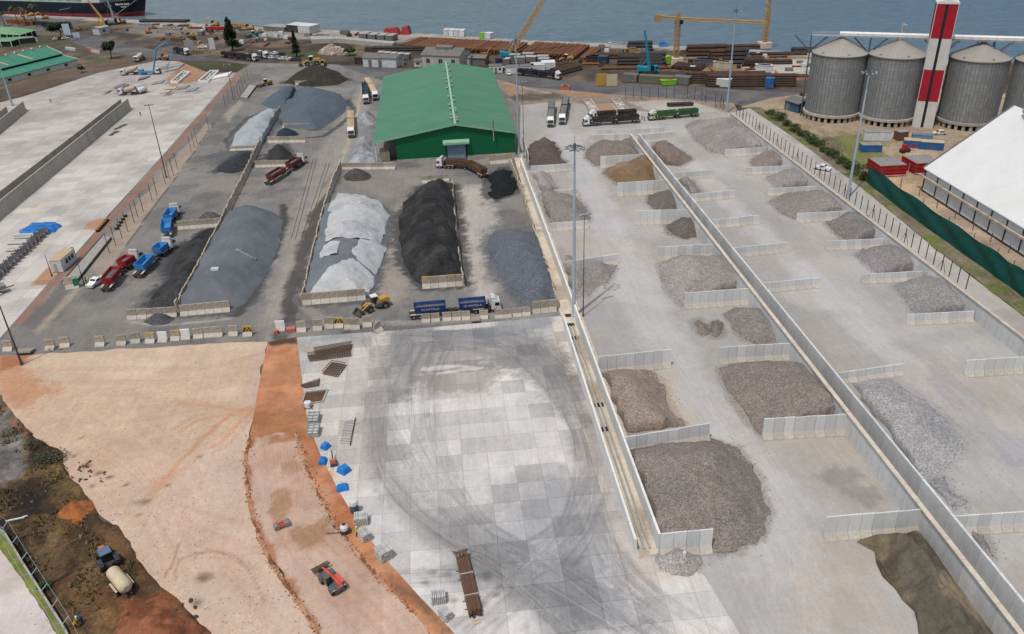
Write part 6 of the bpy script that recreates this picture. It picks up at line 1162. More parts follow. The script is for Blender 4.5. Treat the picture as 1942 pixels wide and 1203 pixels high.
def silo(label, mid, bot, rimy, apexy, c=None):
    Ri, Rb = 9.7, 9.1
    if c is None: cy = G(*bot).y+Ri; cx = atY(mid[0], mid[1], cy).x; c = Vector((cx, cy, 0)); hz = height_over(c, rimy); az = height_over(c, apexy)
    else: hz, az = SIL[-1][1], SIL[-1][2]
    SIL.append((c, hz, az)); t = empty('grain_silo', c, 0, label, 'silo', None)
    b = MB(); b.lathe([(Rb, 2.7), (Rb, hz)], 96); b.build('barrel', m_silo, t, True)
    b = MB(); [b.b0(-.07, .07, -.09, .09, 2.9, hz-.05) for _ in (0,)]; rib = b.build('stiffener', m_corr, t); me = rib.data; bpy.data.objects.remove(rib)
    for i in range(48): a = 2*PI*i/48; o = link('stiffener', me, t); o.location = ((Rb+.09)*math.cos(a), (Rb+.09)*math.sin(a), 0); o.rotation_euler = (0, 0, a)
    b = MB(); b.lathe([(Rb+.35, hz-.12), (Rb+.3, hz+.05), (.9, az-.5), (.9, az), (.02, az+.05)], 72)
    rfs = b.build('roof', m_cone, t); b = MB()
    for i in range(36): a = 2*PI*i/36; b.cyl(((Rb+.25)*math.cos(a), (Rb+.25)*math.sin(a), hz+.07), (1.0*math.cos(a), 1.0*math.sin(a), az-.48), .07, n=3)
    b.build('roof_rib', m_cone, rfs); b = MB(); b.lathe([(Rb+.4, hz-.3), (Rb+.4, hz-.1)], 72); b.build('eave_ring', m_corr, t)
    b = MB(); b.lathe([(Ri-.6, 1.9), (Ri+.1, 1.9), (Ri+.1, 2.7), (Rb-.1, 2.75)], 64); b.build('base_ring', m_ringc, t)
    b = MB(); b.lathe([(Rb-2.2, 0), (Rb-2.2, 2.0)], 40); b.build('core', m_dark, t)
    b = MB(); b.b0(-.35, .35, -.5, .5, 0, 1.92); o = b.build('pier', m_ringc, t); me = o.data; bpy.data.objects.remove(o)
    for i in range(26): a = 2*PI*i/26; o = link('pier', me, t); o.location = ((Ri-.55)*math.cos(a), (Ri-.55)*math.sin(a), 0); o.rotation_euler = (0, 0, a)
    for i in range(6): a = 2*PI*(i+.4)/6; b = MB(); b.box((Rb-.6)*math.cos(a), (Rb-.6)*math.sin(a), hz+.45, .6, .6, .5, rz=a); b.build('roof_hatch', m_corr, rfs)
silo('leftmost corrugated grain silo beside the blue hut', (1575, 216), (1572, 237), 98, 70); silo('second corrugated grain silo, just left of the striped tower', (1678.5, 228.5), (1675, 245), 101, 74); silo('third corrugated grain silo, just right of the striped tower', (1829, 235), (1825, 253), 107, 79)
c4 = SIL[2][0]+(SIL[1][0]-SIL[0][0])*1.06; silo('rightmost corrugated grain silo cut by the picture edge', None, None, 0, 0, c4)
# elevator tower
e0, e1 = G(1729, 242), G(1768, 244.5); dx = (e1-e0); W_ = dx.length; ang = math.atan2(dx.y, dx.x); t = empty('elevator_tower', e0, ang, 'tall red and white banded lift tower between the silos', 'tower'); HT = height_over(e0+dx/2, 8); DT = 6.0
m_tw = corr('white_tower_sheet', S(226, 224, 218), 0, .5, rough=.6, var=.08, scale=.4, dirt=S(170, 164, 154), dirtamt=.3); m_tr = corr('red_tower_sheet', S(176, 28, 48), 0, .5, rough=.55, var=.12, scale=.4, dirt=S(120, 30, 40), dirtamt=.4)
zs = [0]+[height_over(e0+dx/2, y) for y in (193, 133, 74)]+[HT]
for i in range(4):
    b = MB(); b.b0(0, W_*.41, 0, DT, zs[i], zs[i+1]); b.b0(W_*.55, W_, 0, DT, zs[i], zs[i+1]); b.b0(W_*.41, W_*.55, .25, DT, zs[i], zs[i+1]); b.build('cladding', m_tw if i % 2 == 0 else m_tr, t, False)
b = MB(); b.b0(W_*.41, W_*.55, .18, .25, .3, HT-.4); b.build('window_strip', m_dark, t)
b = MB(); b.b0(-.15, W_+.15, -.15, DT+.15, HT, HT+.5); b.add([(-.1, -.1, HT+.5), (W_+.1, -.1, HT+.5), (W_+.1, DT+.1, HT+.5), (-.1, DT+.1, HT+.5), (W_*.5, 0, HT+1.6), (W_*.5, DT, HT+1.6)], [(0, 1, 4), (1, 2, 5, 4), (2, 3, 5), (3, 0, 4, 5)]); b.build('cap_roof', m_tw, t)
b = MB(); [b.b0(x, x+.18, -.12, .0, 0, HT) for x in (-.05, W_-.13)]; b.build('corner_trim', m_tw, t)
# overhead conveyor along the silo row
s1c, s3c, az = SIL[0][0], SIL[3][0], max(s[2] for s in SIL); t = empty('overhead_conveyor', s1c, math.atan2((s3c-s1c).y, (s3c-s1c).x), 'white covered conveyor bridge running over the silo roofs', 'conveyor'); Lc = (s3c-s1c).length+14; zb = az+.25
b = MB(); b.prism([(-.9, zb+.2), (-.9, zb+1.1), (-.4, zb+1.5), (.4, zb+1.5), (.9, zb+1.1), (.9, zb+.2)], -1, Lc, 'x'); b.build('gallery', m_white, t)
b = MB(); b.b0(-10, Lc, -1.3, 1.3, zb-.15, zb+.1); [b.cyl((-10, s*1.3, zb+1.1), (Lc, s*1.3, zb+1.1), .05, n=4) for s in (-1, 1)]; [b.cyl((x, -1.3, zb), (x, -1.3, zb+1.1), .05, n=3) for x in np.arange(-10, Lc, 2.5)]; b.build('walkway', m_alu, t)
m_stl = mat('grey_structural_steel', S(96, 104, 112), rough=.6); b = MB(); gap = (SIL[1][0]-SIL[0][0]).length
for x in (-10.2, gap/2, gap*1.5+3.6, gap*2.55, gap*3.2+2):
    for s in (-1, 1): b.cyl((x, s*1.2, 0), (x, s*1.2, zb), .2, n=4); b.cyl((x, s*1.2, zb-5.5), (x+5.5, s*1.0, zb-.2), .13, n=4); b.cyl((x, s*1.2, zb-5.5), (x-5.5, s*1.0, zb-.2), .13, n=4)
    for z in np.arange(3, zb, 3.5): b.cyl((x, -1.2, z), (x, 1.2, z), .1, n=4)
    b.build('support_frame', m_stl, t); b = MB()
b = MB(); b.cyl((gap, 0, zb+1.4), (gap, 0, zb+4.5), .22, n=8); b.cyl((gap, 0, zb+4.4), (gap+1.3, 0, zb+4.0), .25, n=8); b.build('vent_pipe', m_cream, t)
# white shed at right edge
P1 = G(1748, 362); P2 = G(1942, 488); d = (P2-P1).normalized(); nrm = Vector((-d.y, d.x, 0)); L = 95; he = 6.6; t = empty('white_roof_shed', P1, math.atan2(d.y, d.x), 'large shed with a bright white roof and grey sheet side wall at the right edge', 'shed'); ZS = min(np.arange(8, 34, .1), key=lambda z: abs((G(1926, 201, z)-P1).dot(d))); ridge = G(1926, 201, ZS)-P1; dr = ridge.dot(nrm); ox = ridge.dot(d); wd = abs(dr); sgn = 1 if dr > 0 else -1
m_wroof = mat('white_roof_sheet', S(226, 226, 224), rough=.5, var=.05, scale=.12, dirt=S(198, 195, 188), dirtamt=.3); m_gclad = corr('grey_wall_sheet', S(248, 252, 255), 0, .6, rough=.6, var=.12)
b = MB(); b.b0(0, L, min(0, sgn*.3), max(0, sgn*.3), 0, he); b.add([(0, 0, 0), (0, sgn*wd, 0), (0, sgn*wd, ZS-.3), (0, 0, he)], [(0, 1, 2, 3)]); b.build('wall', m_gclad, t)
b = MB(); b.add([(-.4, -sgn*.6, he), (L, -sgn*.6, he), (L, sgn*wd, ZS), (-.4, sgn*wd, ZS), (-.4, -sgn*.6, he-.25), (L, -sgn*.6, he-.25), (L, sgn*wd, ZS-.25), (-.4, sgn*wd, ZS-.25)], [(0, 1, 2, 3), (7, 6, 5, 4), (0, 4, 5, 1), (1, 5, 6, 2), (3, 7, 4, 0)]); b.add([(-.4, sgn*wd, ZS), (L, sgn*wd, ZS), (L, sgn*wd*2, he), (-.4, sgn*wd*2, he)], [(0, 1, 2, 3)]); rf = b.build('roof', m_wroof, t)
b = MB(); b.cyl((-.55, -sgn*.6, he-.1), (-.55, sgn*wd, ZS-.1), .35, n=6); b.build('verge_trim', mat('grey_gutter', S(120, 122, 124)), rf)
b = MB(); [b.b0(x-.12, x+.12, -.25 if sgn > 0 else .0, .0 if sgn > 0 else .25, 0, he-.1) for x in np.arange(.2, L, 6.1)]; b.build('column', m_bin, t)
b = MB(); b.b0(-2, L, *sorted((-sgn*.9, -sgn*.3)), he*.62, he*.69); b.build('pipe_rack', m_old, t); b = MB(); b.b0(0, L, *sorted((-sgn*.32, -sgn*.02)), 0, .5); b.build('plinth', m_bin, t)
b = MB(); b.cyl((6, sgn*(wd-1.5), ZS+.3), (14, sgn*(wd-4), ZS-.6), .6, n=8); b.build('roof_pipe', m_alu, rf)
# containers, tanks, huts
def container(label, a, b_, dep, h, m, roof=None, group=None, cat='container', door=False, name='container', ribs=True):
    a, b_ = G(*a), G(*b_); d = b_-a; L = d.length; t = empty(name, a+Vector((0, 0, .06)), math.atan2(d.y, d.x), label, cat, group); b = MB(); b.b0(0, L, 0, dep, .12, h-.05); b.build('wall', m, t)
    if ribs: b = MB(); [b.b0(x, x+.14, -.05, dep+.05, .2, h-.15) for x in np.arange(.15, L-.2, .38)]; [b.b0(x-.08, x+.12, y-.1, y+.1, 0, h) for x in (0, L-.04) for y in (0, dep)]; b.build('corrugation', m, t)
    b = MB(); b.b0(-.08, L+.08, -.08, dep+.08, h-.05, h+.06); b.build('roof', roof or m, t)
    if door: b = MB(); b.b0(L*.42, L*.58, -.1, .0, .2, h*.82); b.build('door', m_groofA, t); [(lambda bb: (bb.b0(L*f, L*f+1.0, -.1, 0, h*.45, h*.8), bb.build('window', m_glass, t)))(MB()) for f in (.12, .74)]
    return t
m_cblue = paint_m('sea_blue_paint', 22, 104, 168); m_cwhite = paint_m('white_container_paint', 228, 230, 230, dirtamt=.3); m_rtank = paint_m('oxide_red_paint', 168, 24, 36, dirtamt=.25); m_csand = mat('sandy_sheet_roof', S(206, 190, 158), rough=.8); m_ttop = mat('grey_tank_top', S(150, 148, 144), rough=.85, var=.25)
container('blue container just right of the tall mast on the silo grass', (1633, 290), (1671, 290), 3.0, 2.4, m_cblue, m_ttop); container('shorter blue container under the sandy sheet roof', (1713, 281), (1743, 283), 3.0, 2.5, m_cblue, m_csand); container('longer blue container under the sandy sheet roof', (1744, 284), (1788, 287), 3.0, 2.5, m_cblue, m_csand)
container('white container with a black roof left of the brown shack', (1638, 268), (1688, 269), 3.4, 3.0, m_cwhite, m_ttop); container('brown timber shack in front of the striped tower', (1704, 269), (1721, 267), 3, 3.0, mat('brown_boards', S(122, 88, 66)), m_ttop, name='shack', cat='shack', ribs=False)
container('faded blue tarpaulin covered stack behind the sandy roof containers', (1730, 263), (1768, 265), 2.5, 1.2, mat('faded_blue_sheet', S(110, 138, 166)), name='covered_stack', cat='stack', ribs=False)
shed('blue_hut', 'blue hut with a pale roof at the foot of the leftmost silo', G(1487, 208), G(1513, 216), 7, 3.6, 1.2, paint_m('hut_blue', 20, 84, 118), m_groofA, door=1)
def tank(label, pts, h):
    P_ = [G(*p, h) for p in pts]; c = sum(P_, Vector())/4; t = empty('water_tank', Vector((c.x, c.y, .06)), 0, label, 'tank'); Q = [Vector((p.x-c.x, p.y-c.y, 0)) for p in P_]; b = MB(); b.add([*Q, *(q+Vector((0, 0, h)) for q in Q)], [(i, (i+1) % 4, 4+(i+1) % 4, 4+i) for i in range(4)]+[(4, 5, 6, 7)]); b.build('wall', m_rtank, t)
    b = MB()
    for a, e in zip(Q, Q[1:]+Q[:1]):
        o = Vector(((e-a).y, -(e-a).x, 0)).normalized()*.08
        for z in (.05, h*.33, h*.66, h-.1): b.cyl(a+o+Vector((0, 0, z)), e+o+Vector((0, 0, z)), .07, n=4)
        for k in range(9): p = a.lerp(e, k/8)+o; b.cyl(p, p+Vector((0, 0, h)), .06, n=4)
    b.build('stiffener', m_rtank, t); b = MB(); b.add([(q*.98)+Vector((0, 0, h+.02)) for q in Q], [(0, 1, 2, 3)]); b.build('cover', m_ttop, t); b = MB(); a, e = Q[0], Q[1]; b.cyl(a*1.1+Vector((0, 0, .5)), e*1.15+Vector((0, 0, .5)), .12, n=6); b.cyl(e*1.1+Vector((0, 0, .3)), e*1.1+Vector((0, 0, h+.4)), .07, n=5); b.build('pipe', mat('pale_pink_pipe', S(206, 160, 156)), t)
tank('nearer left red ribbed water tank with a grey cover beside the green screen', [(1670, 316), (1721, 313), (1695, 297), (1647, 300)], 3.4); tank('farther right red ribbed water tank tucked beside the white roofed shed', [(1739, 311), (1777, 309), (1762, 293), (1712, 296)], 3.4)
t = small('red_loader_tractor', 'red farm loader behind the red water tanks', 'tractor', (1715, 290), .3, (('body', m_rtank, lambda b: (b.box(0, 0, 1, 3, 1.2, .8), b.box(-.3, 0, 1.9, 1.2, 1.1, 1.1))), ('arm', m_rtank, lambda b: (b.cyl((1, 0, 1.4), (3.2, 0, 2.1), .14), b.box(3.4, 0, 1.8, .5, 1.6, .6))), ('wheel', m_tyre, lambda b: [b.cyl((x, -.8, .6), (x, .8, .6), .6, n=12) for x in (-1, 1.1)])))
for i, (x, y) in enumerate(((940, 140), (972, 142), (1000, 140), (1020, 137), (1040, 134))): container(['white office container next to the white van', 'white office container behind the navy truck trailer', 'white office container in the middle of the office row', 'white office container right of the row middle', 'white tall office container at the right end behind the navy truck cab'][i], (x-12, y), (x+13, y-1), 6, 3.0+.3*(i > 3), m_cwhite, m_groofA if i < 3 else m_cwhite, door=i in (0, 2))
for i, (x, y) in enumerate(((955, 124), (985, 121), (1005, 120), (1028, 119), (975, 116), (1000, 114), (1030, 124))): container('grey roofed site cabin in the cluster behind the white offices', (x-10, y), (x+11, y), 4, 2.8, m_groofA, mat('pale_cabin_roof', S(182, 182, 178)) if i == 0 else bpy.data.materials['pale_cabin_roof'], 'cabins behind the white offices', ribs=False)
for i, (x, y) in enumerate(((722, 110), (734, 111), (746, 112), (759, 113), (771, 114))): container('grey roofed cabin in the row behind the low white building', (x-6, y), (x+5, y), 4, 2.6, m_groofA, bpy.data.materials['pale_cabin_roof'], 'cabins behind the low white building', ribs=False)
for (a, b_, m_, l_) in (((1180, 156), (1207, 158), m_groofA, 'grey container left of the long grey one on the far roadside'), ((1211, 159), (1274, 162), mat('olive_grey_sheet', S(116, 112, 98)), 'long olive grey container on the far roadside'), ((1276, 160), (1305, 163), m_groofA, 'grey container with an open dark front on the far roadside'), ((1358, 165), (1384, 167), m_cwhite, 'white container standing on the far roadside near the tall mast'), ((673, 122), (686, 123), m_bin, 'black container beside the low white building'), ((1133, 121), (1150, 122), m_teal, 'dark teal container on the quay yard'), ((940, 124), (950, 125), m_navy, 'dark navy container beside the site cabins')): container(l_, a, b_, 4, 3.2, m_, None)
container('bright blue site box at the silo end of the far road', (1450, 168), (1466, 169), 3, 4.0, m_cblue)
small('green_skip', 'lime green skip by the far roadside containers', 'skip', (1267, 162), 0, (('body', m_lime, lambda b: b.box(0, 0, 1.1, 6, 2.4, 2, t=1.1)), ('rim', m_lime, lambda b: b.box(0, 0, 2.1, 6.8, 2.8, .2))))
small('green_plant', 'lime green generator on the quay beside the first tower crane', 'generator', (1262, 123), .4, (('body', m_lime, lambda b: b.box(0, 0, 2, 5, 3, 3.4, t=.9)), ('frame', m_chas, lambda b: b.box(0, 0, .2, 5.6, 3.2, .4))))
container('white site office with a tan roof beside the weighbridge', (100, 518), (117, 520), 7.2, 3.2, m_cwhite, m_tarp, cat='site office', name='site_office')
o = [x for x in COL.objects if x.get('label', '').startswith('white site office')][0]; o.rotation_euler = (0, 0, R(-6)); b = MB(); L_ = (G(117, 520)-G(100, 518)).length
for k in range(3): b = MB(); b.b0(L_+.02, L_+.1, 2.2+k*1.5, 3.2+k*1.5, 1.4, 2.5); b.build('window', m_glass, o)
b = MB(); b.b0(L_*.25, L_*.55, -.1, 0, .2, 2.4); b.build('door', m_alu, o); b = MB(); b.box(L_*.75, 7.6, 2.9, .8, .5, .7); b.build('air_unit', m_bin, o)
small('portable_toilet', 'green portable toilet standing beside a concrete slab at the yard gate', 'toilet', (147, 545), R(20), (('cabin', paint_m('toilet_green', 24, 138, 104), lambda b: b.box(0, 0, 1.15, 1.2, 1.3, 2.3)), ('roof', m_gtrim, lambda b: b.prism([(-.7, 2.3), (0, 2.6), (.7, 2.3)], -.7, .7, 'y'))))
block(137, 549, 'tall sandy concrete slab standing beside the green portable toilet', None, w_=3.0, H=3.0, m=m_old, rz=.25, name='concrete_slab')
# quay buildings and light roofs on the far apron
for (a, b_, h, m_, r_, l_) in (((544, 61), (566, 63), 4.2, m_bin, m_cladw, 'dark open shed with a pale roof on the quay'), ((566, 63), (588, 65), 4.2, m_cladw, m_cladw, 'white shed beside the dark open one on the quay'), ((500, 58), (540, 61), 2.5, m_groofA, m_conc0, 'long low grey store on the quay left of the white shed')): container(l_, a, b_, 9, h, m_, r_, name='quay_shed', cat='shed', ribs=False)
for i, (x, y) in enumerate(((688, 76), (705, 77.5), (722, 78.5), (738, 79.5))): container('pale grey deck box in the row on the quay ramp', (x-7, y), (x+7, y+.4), 7, 3.2, m_groofA, m_conc0, 'deck boxes on the quay ramp', ribs=False, cat='deck box')
for i, (x, y) in enumerate(((846, 69), (856, 69.5), (866, 70), (876, 70.5))): container('white box trailer in the row on the quay edge behind the rusty pipes', (x-5, y), (x+4, y), 5, 3.4, m_cwhite, m_cwhite, 'white box trailers on the quay', ribs=False, cat='trailer', name='box_trailer')
container('lime green box on the quay edge behind the rusty pipes', (909, 74), (917, 74.5), 4, 3, m_lime, ribs=False); container('white box beside the lime green one on the quay edge', (918, 74), (930, 75), 4, 3, m_cwhite, ribs=False)
def heapbox(label, px, L, D, h, m, name, cat):
    c = G(*px); t = empty(name, c, R(-20), label, cat); b = MB(); b.box(0, 0, h/2, L, D, h, t=.72); b.build('body', m, t); b = MB(); b.box(L*.2, 0, h*.9, L*.3, D*.6, h*.5, t=.6); b.build('upper', m, t)
heapbox('larger crimson grab machine on the quay', (744, 65), 10, 5, 3.4, m_red2, 'quay_grab', 'machine'); heapbox('smaller crimson grab machine on the quay', (771, 65), 5, 5, 4.2, m_red2, 'quay_grab', 'machine')
# cranes
def tower_crane(label, base, topy, jl, jr, jibz=None):
    B_ = G(*base); H = height_over(B_, topy); t = empty('tower_crane', B_, 0, label, 'tower crane'); m_ = bpy.data.materials.get('crane_ochre') or mat('crane_ochre', S(196, 152, 84), rough=.6, var=.2)
    b = MB(); b.lattice((0, 0, 2.5), (0, 0, H), 2.0, 16, .11); b.build('mast', m_, t); b = MB(); b.box(0, 0, 1.3, 6, 6, 2.6, t=.95); b.build('base_block', m_old, t)
    if jl is not None:
        zj = jibz; v1 = atY(*jl, B_.y); v2 = atY(*jr, B_.y); b = MB(); b.lattice((0, 0, zj), (v2.x-B_.x, 0, v2.z), 1.3, 28, .1, w1=.9); b.build('jib', m_, t); b = MB(); b.lattice((0, 0, zj), (v1.x-B_.x, 0, v1.z), 1.3, 7, .1); b.build('counter_jib', m_, t)
        b = MB(); b.box(v1.x-B_.x+.8, 0, v1.z-.6, 2.6, 1.6, 2.8); b.build('counterweight', m_, t); b = MB(); b.box(1.2, -1, zj-1.2, 1.4, 1.4, 1.8); b.build('cabin', m_glass, t)
        b = MB(); b.lattice((0, 0, zj+.5), (0, 0, H+3), 1.1, 4, .09); b.cyl((0, 0, H+3), (v2.x-B_.x, 0, v2.z+.6), .05, n=3); b.cyl((0, 0, H+3), (v1.x-B_.x, 0, v1.z+.6), .05, n=3); b.build('apex', m_, t)
    return t
tc1 = G(1281, 120); tower_crane('ochre tower crane with a long level jib standing on the quay', (1281, 120), 36, (1244, 32), (1455, 43), atY(1288, 36, tc1.y).z)
tower_crane('ochre tower crane mast rising out of the picture near the silos', (1449, 90), 22, None, None); o = [x for x in COL.objects if x.get('label', '').startswith('ochre tower crane mast')][0]; b = MB(); b.lattice((0, 0, height_over(G(1449, 90), 22)), (.3, 0, 40), 2.0, 14, .11); b.build('mast_top', bpy.data.materials['crane_ochre'], o)
def crane(name, label, base, tip, m, body, lattice=False, w_=1.4, cabin=True, head=0, tipz=None):
    B_ = G(*base); T_ = atY(*tip, B_.y)-B_; t = empty(name, B_, 0, label, 'crane'); b = MB(); [b.prism([(-3.2, .5), (-2.8, 0), (2.8, 0), (3.2, .5), (2.8, 1.1), (-2.8, 1.1)], s*1.7-.4, s*1.7+.4, 'y') for s in (-1, 1)]; b.box(0, 0, 1.0, 3, 3, .6); b.build('track', m_bin, t)
    b = MB(); b.box(-.8, 0, 2.3, 6, 3.0, 1.7, t=.96); b.box(-3.4, 0, 2.6, 1.4, 3.2, 2.0); b.build('body', body, t); b = MB(); b.box(2.2, -1.0, 2.7, 1.6, 1.2, 2.2, t=.9); b.build('cabin', m_glass, t); b = MB(); p0 = Vector((1.2, 0, 2.6))
    if lattice: b.lattice(p0, T_*1.25, w_, 26, .1, w1=w_*.8)
    else:
        for a, c, r_ in ((0, .45, .75), (.4, .75, .6), (.7, 1.0, .45)): b.cyl(p0.lerp(T_, a), p0.lerp(T_, c), r_, n=6)
    b.build('boom', m, t); b = MB(); b.cyl((-3.2, 0, 3), p0.lerp(T_, .5 if lattice else .25), .12, n=4); b.cyl(T_*(1.2 if lattice else 1), (-2.6, 0, 5.5), .05, n=3); b.cyl((-3.2, .8, 3), (-2.6, .4, 5.6), .15, n=4); b.build('stay', body, t); return t
crane('crawler_crane', 'teal crawler crane with a yellow lattice boom leaning over the rusty pipes', (964, 111), (1030, 0), m_yell, m_cyan, True, 2.4)
crane('telescopic_crane', 'turquoise telescopic crane with a nearly upright boom on the far road', (1226, 140), (1223, 58), m_cyan, m_cyan); crane('telescopic_crane', 'yellow telescopic crane leaning left in front of the moored ship', (198, 51), (166, 0), m_yell, m_yell); crane('telescopic_crane', 'pale grey telescopic crane leaning left in front of the ship bow', (216, 47), (204, 2), m_alu, m_alu)
small('crane_carrier_cab', 'turquoise cab of the crane carrier right of the turquoise telescopic crane', 'cab', (1243, 139), 0, (('cab', m_cyan, lambda b: b.prism([(-1.2, .6), (-1.2, 3.2), (.9, 3.2), (1.3, 1.8), (1.3, .6)], -1.2, 1.2, 'y')), ('window', m_glass, lambda b: b.box(.3, -1.22, 2.4, 1.2, .04, .9)), ('wheel', m_tyre, lambda b: b.cyl((0, -1.2, .6), (0, 1.2, .6), .6, n=12))))
# ship
A_ = G(-60, 24, -1.6); B_ = G(268, 37, -1.6)+Vector((0, 9, 0)); d = (B_-A_).normalized(); A_ = A_-d*60+Vector((0, 14, 0)); B_ = B_+Vector((0, 6, 0)); d = (B_-A_); L = d.length; t = empty('cargo_ship', (B_.x, B_.y, -1.6), math.atan2(d.y, d.x), 'dark hulled cargo ship with a red waterline moored at the far left berth', 'ship')
secs = [(-L, 13, 12.5, 9.3), (-60, 13, 12.5, 9.3), (-34, 13, 11.5, 9.4), (-18, 11, 7.5, 10.2), (-7, 7.4, 2.6, 11.4), (-1, 2.6, .6, 12.4), (2.5, .25, .1, 12.9)]
def hull(z0f, z1f, nm, m):
    b = MB(); vs = []
    for x, wd_, ww, dk in secs:
        for s in (-1, 1):
            for f in (z0f, z1f): z = -.8+(dk+.8)*f; k = max(0, z)/dk; yy = ww+(wd_-ww)*k**1.3; vs.append((x-(1-k)*(5.0 if x > -10 else 0), s*yy, z))
    n = len(secs); fs = []
    for i in range(n-1): a = i*4; c = a+4; fs += [(a, c, c+1, a+1), (a+3, c+3, c+2, a+2)]; fs += [(a+1, c+1, c+3, a+3)] if z1f == 1 else []
    b.add(vs, fs); return b.build(nm, m, t, False)
hull(0, .3, 'lower_hull', mat('red_hull_paint', S(132, 50, 52), rough=.7, var=.25)); hull(.3, 1, 'upper_hull', mat('navy_hull_paint', S(26, 36, 50), rough=.5, var=.15)); m_mint = mat('mint_deck_paint', S(150, 186, 166), rough=.7, var=.25)
b = MB(); b.b0(-L, -42, -12, 12, 9.3, 9.6); b.build('deck', m_mint, t); b = MB(); [b.b0(x-.1, x+.1, -12.6, -12.4, 9.3, 10.4) for x in np.arange(-L, -36, 3)]; [b.b0(-L, -36, -12.6, -12.45, z, z+.14) for z in (9.9, 10.4)]; b.build('railing', m_white, t)
b = MB(); [b.cyl((-L, y, 10.4), (-44, y, 10.4), .28, n=5) for y in (-9, -7, -4, 3, 6)]; [b.b0(x, x+1, -11, 8, 9.6, 10.9) for x in np.arange(-L+5, -46, 9)]; b.build('deck_piping', m_mint, t)
b = MB(); b.b0(-58, -48, -9, 9, 9.5, 12.5); b.b0(-94, -80, -8, 8, 9.5, 12.2); b.build('deck_house', m_rtank, t); b = MB(); b.b0(-46, -30, -10, 10, 9.4, 14.5); b.b0(-44, -32, -8, 8, 14.5, 18); b.build('superstructure', m_cladw, t); b = MB(); b.b0(-13, -8, -4, 4, 11, 13.4); [b.cyl((-20+i*4, -4, 10.5), (-20+i*4, -4, 15), .3, n=6) for i in range(3)]; b.build('winch_deck', m_cladw, t)
b = MB(); b.cyl((-22, -8.5, 10.0), (-6, -26, 1.8), .08, n=3); b.cyl((-1, -3, 12.2), (-9, -25, 1.8), .08, n=3); b.cyl((-26, -11, 9.8), (3, -26, 1.8), .08, n=3); b.build('mooring_line', m_alu, t); b = MB(); b.box(-55, -16.5, 6, .8, 12, .3); o = b.build('gangway', m_alu, t); o.rotation_euler = (0, 0, 0)
for s_, sz, x, z in (('MELATE GULF', 1.55, -11.4, 8.2), ('PANAMA', .9, -10.8, 6.7)):
    c = bpy.data.curves.new('lettering', 'FONT'); c.body = s_; c.size = sz; c.extrude = .12; c.align_x = 'CENTER'; o = bpy.data.objects.new('lettering', c); COL.objects.link(o); me = bpy.data.meshes.new_from_object(o); bpy.data.objects.remove(o); me.materials.append(m_white); o = link('lettering', me, t); o.location = (x, -8.9, z); o.rotation_euler = (R(68), 0, R(24))
# ================================================================== MASTS, FENCES, SIGNS
m_galv = mat('galvanised_pole', S(182, 196, 208), rough=.5, metal=.2, var=.1); m_dpole = mat('dark_pole', S(86, 84, 82), rough=.7); m_post = mat('black_fence_post', S(42, 40, 40), rough=.7)
def mast(label, base, topy, r=.42, m=None, heads=8, cat='light mast', group=None, name='light_mast'):
    B_ = G(*base); H = height_over(B_, topy); t = empty(name, B_+Vector((0, 0, .1)), random.random()*.4, label, cat, group); b = MB(); b.cyl((0, 0, 0), (0, 0, H), r, r*.42, n=12); b.cyl((0, 0, 0), (0, 0, .5), r*1.5, n=12); b.build('pole', m or m_galv, t, False)
    if heads:
        b = MB(); rr = 1.5 if heads > 4 else .9
        if heads > 4: b.lathe([(rr, H-.5), (rr+.12, H-.42), (rr, H-.34)], 20); b.cyl((0, 0, H-1), (0, 0, H+.4), .3, n=8); b.cyl((0, 0, H+.4), (0, 0, H+2.0), .04, n=4); [b.cyl((0, 0, H-.4), (rr*math.cos(a), rr*math.sin(a), H-.4), .06, n=4) for a in np.arange(0, 6.2, PI/4)]
        else: b.box(0, 0, H, 2.4, .15, .15)
        b.build('head_frame', m_stl, t); b = MB(); b.box(0, 0, 0, .55, .45, .3); o = b.build('floodlight', m_alu, t); me = o.data; bpy.data.objects.remove(o)
        for i in range(heads): o = link('floodlight', me, t); a = 2*PI*i/heads; o.location = ((rr+.25)*math.cos(a), (rr+.25)*math.sin(a), H-.5) if heads > 4 else ((-1.1+2.2*i/(max(1, heads-1))), -.25, H+.1); o.rotation_euler = (.3, 0, a if heads > 4 else 0)
    return t
mast('tallest near grey light mast in the middle of the picture', (1088, 601), 277); mast('grey light mast behind the right boundary wall, in front of the second silo', (1607, 377), 135); mast('grey light mast at the front right corner of the green warehouse', (984, 292), 77); mast('grey light mast on the far corner of the storage yard', (1378, 213), 20)
mast('thin dark floodlight pole right beside the tallest near mast', (1106, 601), 408, .13, m_dpole, 4); mast('thin dark floodlight pole behind the warehouse corner', (994, 300), 157, .13, m_dpole, 3); mast('dark light pole along the left fence at mid height', (316, 338), 200, .2, m_dpole, 4); mast('dark light pole on the far part of the left fence', (443, 190), 124, .16, m_dpole, 2); mast('dark light pole in the near left corner', (42, 693), 560, .22, m_dpole, 2); mast('grey light pole at the left edge in front of the turquoise roof', (24, 201), 128, .45, m_galv, 0)
for l_, b_, ty in (('thin pole beside the near corner of the site office', (99, 525), 483), ('thin pole behind the site office', (131, 493), 470), ('black gate pole beside the portable toilet', (160, 540), 500)): mast(l_, b_, ty, .12, m_post, 0, 'pole', name='gate_pole')
